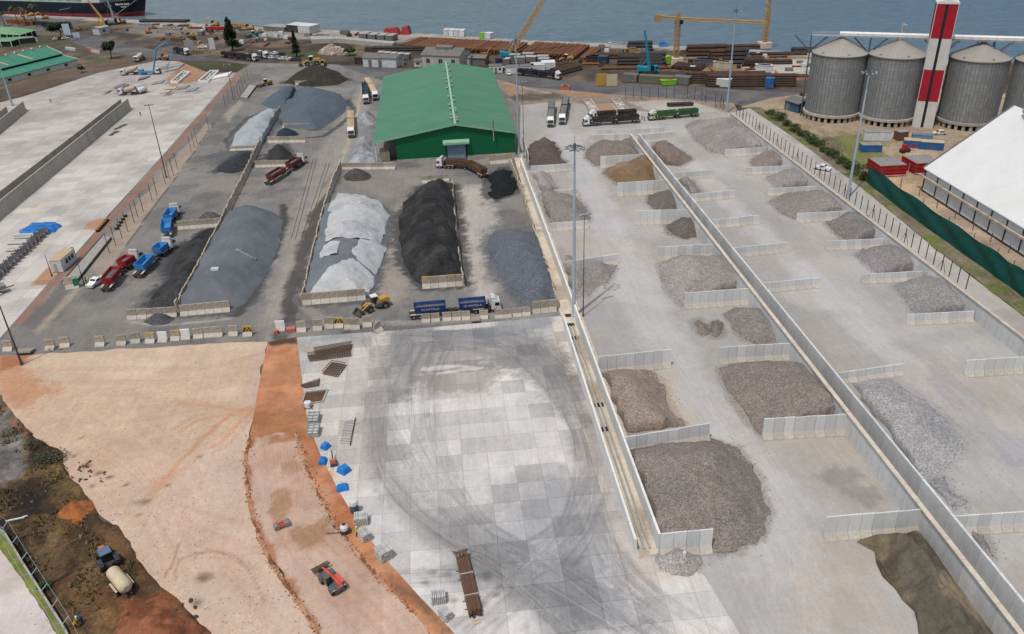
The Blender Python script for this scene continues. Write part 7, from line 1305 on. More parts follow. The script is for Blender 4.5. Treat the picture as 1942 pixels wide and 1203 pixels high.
def post(px, h, label, group, r=.07, strut=None, z=0, m=None, P=None):
    B_ = P or G(*px); o = empty('fence_post', Vector((B_.x, B_.y, z+.08)), 0, label, 'fence post', group); b = MB(); k = ('post', h, r)
    if k not in _pm: b.b0(-r, r, -r, r, 0, h); q = b.build('shaft', m or m_post, o); _pm[k] = q.data
    else: link('shaft', _pm[k], o)
    if strut: b = MB(); b.cyl((0, 0, h*.7), (strut[0], strut[1], 0), .06, n=4); b.cyl((0, 0, h*.7), (-strut[0], -strut[1], 0), .06, n=4); b.build('brace', m or m_post, o)
    return o
gf = 'black posts on the right boundary fence'; bd_ = (b1-b0).normalized(); Lb = (b1-b0).length
for i in range(46):
    p = b0+bd_*(3+i*3.05)
    if (p-b0).length > Lb-2: break
    post(None, 3.7, 'black fence post with slanted braces on the right boundary wall' if i % 5 == 2 else 'plain black fence post on the right boundary wall', 'braced posts on the right boundary' if i % 5 == 2 else gf, P=Vector((p.x+.75, p.y, 0)), z=3.9, strut=(bd_.x*1.6, bd_.y*1.6) if i % 5 == 2 else None)
for i, (x, y) in enumerate(((1186, 189), (1201, 188), (1216, 188.5), (1232, 188.5), (1248, 187.5), (1263, 187), (1278, 186.5), (1303, 186.5), (1317, 189), (1330, 192), (1338, 195), (1356, 202), (1366, 205), (1371, 208))): post((x, y), 5.0, 'black braced post of the fence behind the foundation pits' if i in (7, 9, 12) else 'black post of the fence behind the foundation pits', 'braced posts behind the pits' if i in (7, 9, 12) else 'posts behind the pits', strut=(2.2, .4) if i in (7, 9, 12) else None)
lf = 'thin grey post of the left yard fence'
for x, y in ((208, 481), (220, 467), (232, 453), (243, 440), (255, 423), (262, 414), (272, 402), (289, 382), (298, 371), (314, 350), (322, 341), (329, 333), (337, 322), (363, 289), (369, 281), (374, 273), (396, 245), (428, 204), (435, 197), (447, 188), (452, 182), (456, 175), (460, 168), (465, 160), (471, 152)): post((x, y), 5.6, lf, 'posts of the left yard fence', m=m_dpole)
# mesh wire of left fence and green screen fence at right
t = empty('screen_fence', G(1648, 345), 0, 'long dark green shade net fence beside the red tanks', 'fence'); m_net = mat('green_shade_net', S(14, 84, 76), rough=.85, var=.2, scale=.5); b = MB(); P_ = smooth(W([(1643, 347), (1700, 392), (1790, 457), (1880, 521), (1942, 566), (2060, 650)]), 10); o0 = G(1648, 345); ns = len(P_); H_ = 5.6
vs = []
for i, p in enumerate(P_):
    for k in range(7): z = H_*k/6; vs.append((p[0]-o0.x+.25*math.sin(i*.9+k)*(k % 6 > 0), p[1]-o0.y+.2*math.cos(i*1.3+k*.7)*(k % 6 > 0), z-(.25*(1+math.sin(i*.8))*(k == 6))))
b.add(vs, [(i*7+k, (i+1)*7+k, (i+1)*7+k+1, i*7+k+1) for i in range(ns-1) for k in range(6)]); b.build('net', m_net, t, True); [MB().cyl((p[0]-o0.x+.2, p[1]-o0.y+.2, 0), (p[0]-o0.x+.2, p[1]-o0.y+.2, H_+.7), .09, n=5).build('post', m_dpole, t) for p in P_[::5]]
for i in range(8): x, y = 1708+i*34, 352+i*21.5; post((x, y), 2.4, 'short grey post of the wire fence in front of the white roofed shed', 'posts before the white roofed shed', m=m_dpole)
# low wall and wire along the waste ground
chain_pts = [(-30, 990), (14, 1022), (50, 1082), (88, 1142), (128, 1205), (170, 1290)]; P_ = [Vector((*q, 0)) for q in W(chain_pts)]; t = empty('low_wall', P_[0], 0, 'low concrete wall with angled wire brackets between the grass verge and the waste ground', 'wall'); b = MB(); w_ = MB()
for a, c in zip(P_[:-1], P_[1:]):
    d = c-a; m_ = (a+c)/2-P_[0]; b.box(m_.x, m_.y, .6, d.length+.1, .22, 1.2, rz=math.atan2(d.y, d.x)); n_ = Vector((-d.y, d.x, 0)).normalized()
    for k in (0, .5): q = a.lerp(c, k)-P_[0]; w_.cyl((q.x, q.y, 0), (q.x, q.y, 2.2), .06, n=4); w_.cyl((q.x, q.y, 2.1), (q.x+n_.x*.9, q.y+n_.y*.9, 2.8), .05, n=4); w_.cyl((q.x, q.y, 2.1), (q.x-n_.x*.9, q.y-n_.y*.9, 2.8), .05, n=4)
    for off, z in ((.9, 2.8), (-.9, 2.8), (0, 2.15)): w_.cyl(a-P_[0]+n_*off+Vector((0, 0, z)), c-P_[0]+n_*off+Vector((0, 0, z)), .025, n=3)
b.build('wall', m_conc0, t); w_.build('wire_bracket', m_galv, t)
# sign boards
def board(label, px, w_, h, z, m, head=0): 
    t = empty('sign_board', G(*px), head, label, 'sign'); b = MB(); b.box(0, 0, z+h/2, w_, .2, h); b.build('panel', m, t); b = MB(); [b.cyl((s*w_*.35, 0.1, 0), (s*w_*.35, .1, z+h*.5), .15, n=5) for s in (-1, 1)]; b.build('post', m_galv, t)
m_sign = mat('pale_sign_face', S(190, 208, 222), var=.1); board('tall pale blue sign board beside the bush tree', (132, 79), 4.0, 6.0, 4, m_sign); board('small pale blue sign board right of the tall one', (147, 75), 4, 3, 1, m_sign); board('white upright board on the back road near the white pickup', (404, 96), 3, 6, .5, m_cladw); board('pale grey board behind the blue truck on the back road', (361, 98), 5, 5, 1, m_alu)
for i, (x, y) in enumerate(((1140, 164), (1160, 165))): board(['yellow upright panel on the back road', 'sandy upright panel next to the yellow one on the back road'][i], (x, y), 4.6, 5.0, .3, m_yel if i == 0 else m_csand)
# ================================================================== TREES
m_trunk = mat('bark', S(92, 76, 62), rough=.95, var=.3)
def leaf(name, *c): return mat(name, S(*c), rough=.8, var=.4, scale=.5, rnd=0)
m_lf = leaf('dark_leaf', 48, 62, 38); m_lf2 = leaf('mid_leaf', 76, 92, 46); m_cas = leaf('casuarina_leaf', 44, 58, 42); m_palm = leaf('palm_leaf', 70, 84, 48)
def leaves(b, c, rad, n, s, m=0):
    for _ in range(n):
        v = Vector((random.gauss(0, 1), random.gauss(0, 1), random.gauss(0, 1))); v.normalize(); v *= random.random()**.4; p = Vector(c)+Vector((v.x*rad[0], v.y*rad[1], v.z*rad[2])); a = Vector((random.uniform(-1, 1), random.uniform(-1, 1), random.uniform(-.4, .8))).normalized()*s*random.uniform(.6, 1.4); w_ = a.cross(Vector((random.uniform(-1, 1), random.uniform(-1, 1), 1))).normalized()*s*.6; b.add([p-a, p-w_, p+a, p+w_], [(0, 1, 2, 3)], m)
def tree(label, px, h, rad, n, s, kind='tree', lm=None, name='tree'):
    t = empty(name, G(*px)+Vector((0, 0, .05)), 0, label, 'tree'); b = MB(); b.cyl((0, 0, 0), (.2, 0, h*.55), h*.035, h*.02, n=7)
    for i in range(5): a = i*1.26; b.cyl((.2, 0, h*(.35+.05*i)), (rad*.6*math.cos(a), rad*.6*math.sin(a), h*(.6+.06*i)), h*.014, h*.006, n=5)
    b.build('trunk', m_trunk, t); b = MB()
    for i in range(14 if kind == 'tree' else 20):
        a = random.random()*6.28; q = random.random()
        if kind == 'tree': c = (rad*.62*math.cos(a)*q**.5, rad*.62*math.sin(a)*q**.5, h*(.55+.32*random.random())); r_ = (rad*.42, rad*.42, h*.15)
        else: f = .18+.8*i/20; k = rad*(1.1-f)*.9+.3; c = (k*.5*math.cos(a), k*.5*math.sin(a), h*f); r_ = (k*.6, k*.6, h*.09)
        leaves(b, c, r_, n, s)
    b.build('crown', lm or m_lf, t)
tree('round dark bush tree beside the tall sign board', (117, 73), 9.5, 8.5, 190, .55); tree('narrow dark tree at the back edge of the pale yard', (212, 112), 9, 4.2, 130, .5); tree('tall dark casuarina beside the parked cars', (442, 97), 17, 5.5, 150, .6, 'cas', m_cas, 'casuarina'); tree('slim casuarina behind the yellow loader', (563, 108), 13, 2.6, 90, .45, 'cas', m_cas, 'casuarina')
tree('low round tree right of the stone rubble pile', (664, 106), 4, 3.5, 120, .4, lm=m_lf2); tree('young tree at the left of the back yard grass', (155, 138), 3, 2, 90, .35, lm=m_lf2)
def palm(label, px, h):
    t = empty('palm_tree', G(*px), random.random()*6, label, 'palm'); b = MB(); b.cyl((0, 0, 0), (.4, 0, h*.6), .28, .2, n=7); b.cyl((.4, 0, h*.6), (.9, .2, h), .2, .16, n=7); b.build('trunk', m_trunk, t); b = MB()
    for i in range(22):
        a = i*2.4; up = random.uniform(-.3, .9); p = Vector((.9, .2, h)); prev = None
        for k in range(7):
            f = k/6; q = p+Vector((math.cos(a)*3.6*f, math.sin(a)*3.6*f, (up*2.2*f-2.6*f*f))); w_ = Vector((-math.sin(a), math.cos(a), -.2))*(.55*math.sin(PI*min(1, f*.9+.1)))
            if prev: b.add([prev[0]-prev[1], prev[0]+prev[1], q+w_, q-w_], [(0, 1, 2, 3)])
            prev = (q, w_)
    b.build('crown', m_palm, t)
for i, (x, y, h_) in enumerate(((10, 50, 9), (37, 51, 12.5), (70, 52, 14), (50, 47, 11))): palm(['shortest palm at the left picture edge', 'palm with a leaning trunk behind the green pavilion', 'tallest palm right of the leaning one', 'palm partly behind the leaning palm'][i], (x, y), h_)
def bush(label, px, r_, n, s, group=None, lm=None, hz=.8):
    t = empty('bush', G(*px)+Vector((0, 0, .1)), 0, label, 'bush', group); b = MB()
    for i in range(6): a = random.random()*6.28; q = random.random()*.6*r_; leaves(b, (q*math.cos(a), q*math.sin(a), r_*hz*(.35+.4*random.random())), (r_*.5, r_*.5, r_*hz*.4), n, s)
    b.build('foliage', lm or m_lf2, t); b = MB(); [b.cyl((0, 0, 0), (.5*math.cos(i*2), .5*math.sin(i*2), r_*.6), .05, n=4) for i in range(3)]; b.build('stem', m_trunk, t)
hl = 'green bush in the hedge between the road and the silos'
for i in range(17): f = i/16; x = 1462+f*165; y = 218+f*112+math.sin(i*2)*2; bush(hl, (x, y), 2.3+1.2*((i*7) % 5)/4+(1.2 if i in (1, 15, 16) else 0), 80, .26, 'hedge bushes by the silos')
bush('largest bush at the start of the green screen fence', (1637, 343), 3.2, 130, .24); bush('green bush growing on the low wall in the bottom left corner', (80, 1117), 1.3, 130, .12); bush('single bush at the silo end of the boundary fence', (1520, 182), 1.5, 60, .2)
for i in range(7): bush('weed tuft growing along the green screen fence', (1738+i*29, 398+i*20), .8+.3*(i % 3), 50, .16, 'weed tufts at the green screen')
bush('grey green scrub at the corner of the sand lot', (98, 872), 3.0, 170, .16, lm=leaf('scrub_leaf', 88, 88, 66), hz=.5); bush('smaller dark scrub beside the grey ash heap', (62, 850), 2.0, 120, .15, lm=leaf('dry_leaf', 96, 86, 66), hz=.5)
# ================================================================== LEFT YARD WALLS AND GOODS
m_wally = mat('yellowed_concrete', S(196, 190, 180), rough=.88, var=.2, scale=.4, dirt=S(132, 124, 112), dirtamt=.5)
def yard_wall(label, t0, t1, H, ext=0, far=0):
    a, b = G(*t0, H), G(*t1, H); d = (b-a).normalized(); long_wall(label, a-d*far, b+d*ext, H, m_wally, foot=.5)
yard_wall('front long wall of the pair crossing the pale left yard', (243, 187), (0, 381), 4.3, 30); yard_wall('rear long wall of the pair crossing the pale left yard', (229, 188), (0, 363), 4.3, 30)
yard_wall('short wall at the left picture edge by the grey light pole', (44, 192), (0, 227), 4.0, 20); yard_wall('outermost wall stub at the left picture edge behind the short wall', (12, 202), (-20, 226), 3.6, 15)
def group_parts(name, label, cat, loc, rz, items, group=None):   # items: (part, material, builder)
    t = empty(name, loc, rz, label, cat, group)
    for n_, m_, f in items: b = MB(); f(b); b.build(n_, m_, t)
    return t
m_bsheet = mat('blue_tarpaulin_cloth', S(34, 126, 206), rough=.5, var=.25, scale=.6, bump=.6); m_pipeg = mat('pale_grey_pipe', S(204, 202, 198), rough=.7); m_rust = mat('rusty_steel', S(150, 92, 58), rough=.85, var=.3, scale=1.2, dirt=S(96, 60, 40), dirtamt=.6); m_rustd = mat('dark_rusty_steel', S(84, 64, 54), rough=.9, var=.3, scale=1)
def tarp_mesh(L, D, h, seed, fold=.18, nx=26, ny=16):
    V = []; F = []
    for j in range(ny+1):
        for i in range(nx+1):
            u, v = i/nx*2-1, j/ny*2-1; e = min(1, (1-abs(u))*4)*min(1, (1-abs(v))*3.2); x = u*L/2*(1.08-.08*e); y = v*D/2*(1.1-.1*e)
            n_ = fbm(np.array([x*1.6+seed]), np.array([y*1.6]), seed, 3)[0]-.5; V.append((x+.1*n_, y+.1*n_, h*e**.7*(1-.1*abs(u))+fold*2*n_*min(1, e*2)+.02))
    for j in range(ny):
        for i in range(nx): q = j*(nx+1)+i; F.append((q, q+1, q+nx+2, q+nx+1))
    b = MB(); b.add(V, F); return b
a = G(76, 437); t = empty('covered_stack', a+Vector((0, 0, .08)), R(-4), 'long goods stack under bright blue sheets on the pale left yard', 'covered stack')
for i in range(5): q = tarp_mesh(9.5-abs(i-2)*.8, 1.5, .9+.3*(i % 2), i, .3).build('sheet', m_bsheet, t, True); q.location = ((i % 2)*.7-.3, -2.9+i*1.45, .1)
b = MB(); [b.box(random.uniform(-4, 4.4), random.uniform(-3, 3), .15, 1.6, .8, .3, rz=random.random()) for _ in range(8)]; b.build('packing', m_tarp, t)
gp = 'pale pipe lying beside the blue sheeted stack'
for i, (x, y, L) in enumerate(((56, 447, 6), (52, 449, 7), (50, 453, 6), (44, 459, 8), (42, 462, 7.5), (40, 464, 7), (32, 473, 4), (28, 477, 4))):
    b = MB(); b.cyl((-L/2, 0, .35), (L/2, 0, .35), .35, n=10); o = b.build('concrete_pipe', m_pipeg); o.location = G(x, y)+Vector((0, 0, .06)); o.rotation_euler = (0, 0, R(-3)+random.uniform(-.1, .1)); tag(o, gp, 'pipe', 'pale pipes on the left yard')
m_rk = mat('dark_formwork_steel', S(112, 112, 114), rough=.7, var=.3)
for i in range(15):
    f = i/14; p = G(84-f*98, 446+f*92)+Vector((0, 0, .06)); t = empty('formwork_rack', p, R(35)+random.uniform(-.3, .3), 'grey steel formwork rack in the long row in front of the pale pipes', 'rack', 'formwork racks on the left yard')
    k = 'rack'
    if k not in _pm:
        b = MB(); [b.cyl((x, y, 0), (x+.1, y+.1, 1.8), .09, n=4) for x in (-1, -.4, .3, 1) for y in (-.9, -.3, .4, .9)]; [b.cyl((-1.1, y, z), (1.1, y, z), .08, n=4) for y in (-.9, -.3, .4, .9) for z in (.3, .9, 1.5)]; q = b.build('frame', m_rk, t); _pm[k] = q.data
        b = MB(); [b.box(x, 0, 1.0, .1, 1.9, .8, rz=.2) for x in (-.7, 0, .8)]; q = b.build('plate', m_pipeg, t); _pm['rackp'] = q.data
    else: link('frame', _pm[k], t); link('plate', _pm['rackp'], t)
# weighbridge decks
def deck(label, pts, h=.55):
    P_ = [G(*p) for p in pts]; c = sum(P_, Vector())/4; t = empty('weighbridge', c, 0, label, 'weighbridge'); Q = [p-c for p in P_]; b = MB(); b.add([*(q+Vector((0, 0, .1)) for q in Q), *(q+Vector((0, 0, h)) for q in Q)], [(i, (i+1) % 4, 4+(i+1) % 4, 4+i) for i in range(4)]+[(4, 5, 6, 7)]); b.build('deck', m_conc0, t)
    for s in ((0, 1), (2, 3)): b = MB(); a, e = Q[s[0]], Q[s[1]]; b.box((a.x+e.x)/2, (a.y+e.y)/2, h*.6, (e-a).length, .22, h*1.2+.1, rz=math.atan2((e-a).y, (e-a).x)); b.build('side_beam', m_bin, t)
deck('long weighbridge deck running past the site office', [(118, 540), (196, 450), (212, 454), (138, 548)]); deck('short weighbridge deck at the far end of the left fence', [(455, 186), (472, 163), (487, 165), (470, 188)])
m_ball = mat('yellow_tyre_paint', S(190, 160, 60), var=.4)
for i in range(13):
    f = i/12; x, y = ((186-f*0+f*30, 440-f*34) if i < 8 else (222+(i-8)*4, 436-(i-8)*6)); b = MB(); b.lathe([(.25, 0), (.55, .1), (.6, .35), (.55, .6), (.25, .7)], 12, 0); b.lathe([(.05, .72), (.3, .72)], 8, 1); o = b.build('marker_tyre', [m_tyre, m_ball]); o.location = G(x, y)+Vector((0, 0, .1)); tag(o, 'yellow painted tyre marking the weighbridge lane', 'tyre', 'tyres along the weighbridge')
# concrete trays and pits on the far end of the pale yard
def frame(label, pts, h=.7, wd=.6, m=None, floor=None, name='foundation_frame', cat='foundation', posts=0):
    P_ = [G(*p) for p in pts]; c = sum(P_, Vector())/4; t = empty(name, c+Vector((0, 0, .08)), 0, label, cat); Q = [p-c for p in P_]
    for a, e in zip(Q, Q[1:]+Q[:1]): b = MB(); d = e-a; b.box((a.x+e.x)/2, (a.y+e.y)/2, h/2, d.length, wd, h+random.uniform(0, .04), rz=math.atan2(d.y, d.x)); b.build('kerb', m or m_wallw, t)
    if floor: b = MB(); b.add([q*.95+Vector((0, 0, .05)) for q in Q], [(0, 1, 2, 3)]); b.build('floor', floor, t)
    if posts:
        for k in range(posts): a = Q[0].lerp(Q[1], (k+.5)/posts); e = Q[3].lerp(Q[2], (k+.5)/posts); p = a.lerp(e, random.uniform(.3, .7)); b = MB(); b.box(p.x, p.y, .35, random.uniform(.5, 1.2), random.uniform(.4, 1.2), .6, rz=random.random()); b.build('footing', m_wallw, t)
frame('white foundation frame nearest the warehouse with low footings inside', [(1106, 192), (1120, 191), (1138, 218), (1122, 219)], m=m_ringc, posts=6, floor=m_ringc); frame('white foundation frame with low footings, farther from the warehouse', [(1160, 191), (1172, 190), (1198, 217), (1180, 219)], m=m_ringc, posts=6, floor=m_ringc)
frame('shallow brown foundation bed between the two white frames', [(1124, 200), (1160, 198), (1178, 218), (1140, 219)], .2, .3, m_cope, mat('brown_sand_bed', S(168, 136, 112)))
frame('left open concrete channel frame on the pale yard', [(325, 158), (348, 138), (360, 140), (338, 159)], .9, .5, floor=m_ttop, posts=5); frame('right open concrete channel frame on the pale yard', [(377, 157), (400, 137), (415, 137), (395, 157)], .9, .5, floor=m_ttop, posts=5)
def slab(label, pts, h, m, name='slab', cat='slab', group=None):
    P_ = [G(*p) for p in pts]; c = sum(P_, Vector())/len(P_); n = len(P_); Q = [p-c for p in P_]; b = MB(); b.add([*(q+Vector((0, 0, .05)) for q in Q), *(q+Vector((0, 0, h)) for q in Q)], [(i, (i+1) % n, n+(i+1) % n, n+i) for i in range(n)]+[tuple(range(n, 2*n))]); o = b.build(name, m); o.location = c+Vector((0, 0, .06)); return tag(o, label, cat, group)
for pts, m_, l_ in (([(265, 150), (285, 146), (275, 151), (262, 154)], m_rk, 'dark slab tray just behind the lone mixer truck'), ([(322, 127), (352, 121), (345, 126), (318, 131)], m_conc0, 'pale raised slab farthest back on the pale yard'), ([(318, 133), (344, 127), (338, 132), (312, 138)], m_conc0, 'pale raised slab in front of the farthest one'), ([(216, 168), (236, 160), (245, 163), (226, 172)], m_groofA, 'dark grey slab tray left of the lone mixer truck'), ([(402, 147), (440, 138), (432, 146), (398, 153)], m_wallw, 'bright cast slab at the right corner of the pale yard')): slab(l_, pts, .5, m_)
for i, (x, y) in enumerate(((296, 156), (320, 168), (343, 166), (310, 173), (360, 170))): slab('brown grey casting tray in the loose grid behind the mixer truck', [(x, y), (x+18, y-3), (x+10, y+3), (x-9, y+6)], .35, m_old if i % 2 else m_ttop, 'casting_tray', 'tray', 'casting trays on the pale yard')
# ================================================================== SLAB APRON GOODS
m_steel = mat('rusty_rebar', S(112, 92, 76), rough=.85, var=.3, scale=2)
def rebar(label, pts, n1, n2, h, r=.05):
    P_ = [G(*p) for p in pts]; c = sum(P_, Vector())/4; t = empty('rebar_cage', c+Vector((0, 0, .12)), 0, label, 'rebar cage'); Q = [p-c for p in P_]
    b = MB(); zz = lambda z: Vector((0, 0, z))
    for k in range(n1+1): a, e = Q[0].lerp(Q[1], k/n1), Q[3].lerp(Q[2], k/n1); [b.cyl(a+zz(z), e+zz(z), r, n=4) for z in (.08, h)]
    b.build('cross_bars', m_steel, t); b = MB()
    for k in range(n2+1): a, e = Q[0].lerp(Q[3], k/n2), Q[1].lerp(Q[2], k/n2); d = (e-a)*.04; [b.cyl(a-d+zz(z), e+d+zz(z), r, n=4) for z in (.16, h+.08)]
    b.build('long_bars', m_steel, t)
rebar('longer rusty rebar cage below the apron block row', [(598, 668), (666, 656), (664, 666), (602, 676)], 16, 5, .9, .07); rebar('second rusty rebar cage butted in front of the longer one', [(586, 677), (663, 667), (664, 678), (590, 687)], 16, 4, .8, .07); rebar('small square rusty rebar cage', [(630, 691), (656, 695), (640, 717), (612, 711)], 7, 6, .7, .07)
rebar('flat dark bar bundle beside the red cut edge', [(572, 734), (606, 722), (604, 734), (580, 738)], 2, 6, .3, .06)
m_pit = mat('muddy_pit_water', S(96, 70, 46), rough=.4, var=.3); P_ = [(580, 746), (622, 741), (612, 764), (572, 769)]
frame('dark rectangular pit of muddy water cut in the slab apron', P_, .25, .3, m_conc0, m_pit, 'drain_pit', 'pit')
def panels(label, c, rz, L, D, n, m, cross=3):
    t = empty('panel_stack', G(*c)+Vector((0, 0, .12)), rz, label, 'panel stack')
    for k in range(n): b = MB(); b.box(0, 0, .1+k*.22, D-random.random()*.15, L-random.random()*.2, .12); b.build('panel', m, t)
    b = MB(); [b.box(0, -L/2+L*(i+.5)/cross, .06+n*.22, D+.2, .12, .12) for i in range(cross)]; b.build('batten', m_alu, t); b = MB(); [b.box(x, 0, n*.22+.02, .1, L, .1) for x in (-D/2+.1, 0, D/2-.1)]; b.build('rail', m_alu, t)
panels('near stack of pale grey formwork panels with battens beside the red cut', (596, 823), R(-3), 2.6, 2.0, 5, m_pipeg); panels('far stack of pale grey formwork panels with battens beside the red cut', (596, 799), R(-3), 2.8, 2.0, 5, m_pipeg)
t = empty('track_panel', G(661, 822)+Vector((0, 0, .12)), R(-3), 'pale sleepers laid in a row with one dark rail along them', 'track panel'); 
for i in range(15): b = MB(); b.box(0, 0, .1, 2.0+random.uniform(-.1, .1), .16, .16); o = b.build('sleeper', m_pipeg, t); o.location = (-.1, -3.0+i*.46, 0); o.rotation_euler = (0, 0, random.uniform(-.04, .04))
b = MB(); b.box(.75, .1, .24, .13, 7.8, .14); b.build('rail', m_bin, t)
for l_, x, y, L, D, h, s in (('small square blue tarpaulin bale nearest the formwork panels', 618, 850, 1.3, 1.3, .9, 3), ('rounded blue tarpaulin bale left of the pink machine', 613, 878, 1.5, 1.2, .8, 5), ('largest blue tarpaulin bale next to the pink machine', 653, 895, 1.75, 1.6, 1.1, 8), ('lowest flat blue tarpaulin bale, nearest the white tank', 650, 928, 1.8, 1.4, .7, 11)):
    o = tarp_mesh(L, D, h, s, .2, 18, 18).build('tarpaulin_bale', m_bsheet, None, True); o.location = G(x, y)+Vector((0, 0, .12)); o.rotation_euler = (0, 0, s*.3); tag(o, l_, 'tarpaulin bale')
group_parts('water_tank', 'upright tank with a bright white top beside the first block stack', 'tank', G(673, 972)+Vector((0, 0, .12)), 0, (('body', mat('slate_tank', S(92, 104, 120)), lambda b: b.lathe([(.02, .05), (.62, .05), (.66, .8), (.62, 1.5)], 20)), ('lid', m_white, lambda b: b.lathe([(.68, 1.5), (.7, 1.7), (.6, 2.15), (.02, 2.2)], 20))))
def blocks(label, px, rz, nx, ny, nz, L=1.9, w_=.2, h=.28, gap=.06):
    t = empty('block_stack', G(*px)+Vector((0, 0, .12)), rz, label, 'block stack'); b = MB(); b.b0(-w_/2, w_/2, -L/2, L/2, 0, h); o = b.build('bar', m_pipeg, t); me = o.data; bpy.data.objects.remove(o); W2 = nx*(w_+gap)
    for k in range(nz):
        for i in range(nx): o = link('bar', me, t); o.location = (-W2/2+(i+.5)*(w_+gap)+random.uniform(-.02, .02), random.uniform(-.06, .06), .1+k*(h+.05))
    b = MB(); [b.b0(-W2/2-.05, W2/2+.05, y-.06, y+.06, 0, .09) for y in (-L*.3, L*.3)]; b.build('bearer', m_timb, t)
    b = MB(); [b.b0(-W2/2+.05, W2/2-.05, y-.1, y+.1, .1, nz*(h+.05)-.06) for y in (-L*.28, 0, L*.28)]; b.build('spacer', m_bin, t)
blocks('block stack of pale bars just below the white topped tank', (686, 992), R(2), 8, 3, 4, L=1.7, w_=.19); blocks('skewed block stack second below the white topped tank', (692, 1022), R(30), 6, 3, 4, L=2.0, w_=.17); blocks('largest pale block stack with a solid left face', (729, 1058), R(33), 9, 3, 5, L=2.0, w_=.17, gap=.05); blocks('block stack of upright looking bars near the rusty pipe bundle', (832, 1140), R(2), 8, 3, 4, L=1.6, w_=.18); blocks('lowest small block stack near the picture bottom', (845, 1172), R(35), 5, 3, 4, L=1.7, w_=.17)
c = G(889, 1116); t = empty('pipe_bundle', c+Vector((0, 0, .12)), R(7), 'long strapped bundle of rusty brown pipes near the bottom of the slab apron', 'pipe bundle'); b = MB(); b.cyl((0, -5.0, 0), (0, 5.0, 0), .1, n=8); o = b.build('pipe', mat('brown_scaffold_pipe', S(116, 86, 70), rough=.8, var=.3, scale=1.5), t); me = o.data; bpy.data.objects.remove(o)
for k in range(5):
    for i in range(8): o = link('pipe', me, t); o.location = (-.74+i*.21+.1*(k % 2), random.uniform(-.3, .3), .16+k*.2)
b = MB(); [b.box(0, y, .55, 1.9, .08, 1.2) for y in (-2.2, 1.6)]; b.build('strap', m_pipeg, t); b = MB(); [b.box(0, y, .05, 2.3, .14, .12) for y in (-3.6, -2.2, 1.6, 3.2)]; b.build('bearer', m_timb, t)
tt = empty('bent_bar_pile', c+Vector((-.75, 5.1, .12)), R(7), 'bent rusty bars heaped on the far end of the pipe bundle', 'bar pile')
for i in range(9): b = MB(); p = [Vector((random.uniform(-1.1, -.8), random.uniform(-.4, .5), 1.2+i*.03)), Vector((random.uniform(-.2, .2), random.uniform(-.5, .5), 1.4)), Vector((random.uniform(.8, 1.1), random.uniform(-.4, .5), 1.25+i*.03))]; [b.cyl(a, e, .08, n=5) for a, e in zip(p[:-1], p[1:])]; b.build('bar', m_steel, tt)
group_parts('timber_chock', 'pale timber chock at the near end of the rusty pipe bundle', 'timber', G(904, 1182)+Vector((0, 0, .12)), R(20), (('plank', m_csand, lambda b: b.box(0, 0, .1, .8, .6, .2)), ('batten', m_csand, lambda b: b.box(0, .1, .26, .6, .15, .12))))
slab('flat offcut board by the skewed barrier block', [(648, 631), (665, 628), (665, 631), (648, 634)], .2, m_timb, 'board', 'board'); slab('low pinkish plastic barrier left of the white block above the red cut', [(520, 632), (527, 630), (528, 635), (520, 637)], .9, m_pink, 'plastic_barrier', 'plastic barrier'); slab('low pinkish plastic barrier right of the white block above the red cut', [(543, 628), (560, 625), (561, 631), (545, 633)], .9, m_pink, 'plastic_barrier', 'plastic barrier')
slab('small white box lying on the small stone heap', [(1293, 1068), (1299, 1068), (1299, 1073), (1293, 1073)], 2.2, m_white, 'white_box', 'box')
# ================================================================== QUAY STOCK
m_qr = mat('orange_rust_pipe', S(126, 84, 58), rough=.85, var=.25, scale=.35, dirt=S(104, 60, 38), dirtamt=.5, rnd=.22)
def pipefield(n0, n1, f0, f1, cnt, r, layers, label, group):
    n0, n1, f0, f1 = (G(*p, 2*r*layers-r) for p in (n0, n1, f0, f1)); k = ('pf', r, round((f0-n0).length))
    if k not in _pm:
        b = MB(); L = (f0-n0).length; b.cyl((0, 0, 0), (L, 0, 0), r, n=10, caps=False); b.cyl((0, 0, 0), (L, 0, 0), r*.86, n=10, caps=True); o = b.build('steel_pipe', m_qr); _pm[k] = o.data; bpy.data.objects.remove(o)
    for j in range(layers):
        for i in range(cnt):
            f = (i+.5)/cnt; a = n0.lerp(n1, f); c = f0.lerp(f1, f); o = link('steel_pipe', _pm[k]); o.location = (a.x+random.uniform(-.6, .6), a.y+random.uniform(-.6, .6), r+2*r*j); o.rotation_euler = (0, 0, math.atan2((c-a).y, (c-a).x)); tag(o, label, 'steel pipe', group)
pipefield((760, 87), (976, 99), (802, 72), (1006, 80), 62, .62, 2, 'rusty steel pipe in the left field of stacked pipes on the quay', 'left field of rusty pipes')
pipefield((985, 101), (1090, 107), (1014, 81), (1118, 86), 34, .62, 2, 'rusty steel pipe in the middle field of stacked pipes on the quay', 'middle field of rusty pipes')
pipefield((1098, 111), (1118, 112), (1120, 92), (1140, 94), 7, .6, 1, 'rusty steel pipe in the small right field of low stacked pipes', 'right field of rusty pipes')
def stack(label, px, rz, L, cols, rows, r, m, cat='pipe stack', name='pipe_stack'):
    t = empty(name, G(*px), rz, label, cat); b = MB(); b.cyl((-L/2, 0, 0), (L/2, 0, 0), r, n=8); o = b.build('pipe', m, t); me = o.data; bpy.data.objects.remove(o)
    for k in range(rows):
        for i in range(cols-k): o = link('pipe', me, t); o.location = (random.uniform(-.5, .5), (i-(cols-k)/2+.5)*r*2.02, r+k*r*1.75)
m_dkpipe = mat('dark_bitumen_pipe', S(58, 54, 52), rough=.7, var=.25); m_brpipe = mat('brown_rust_pipe', S(80, 62, 52), rough=.9, var=.35, scale=.8)
a20 = R(-12)
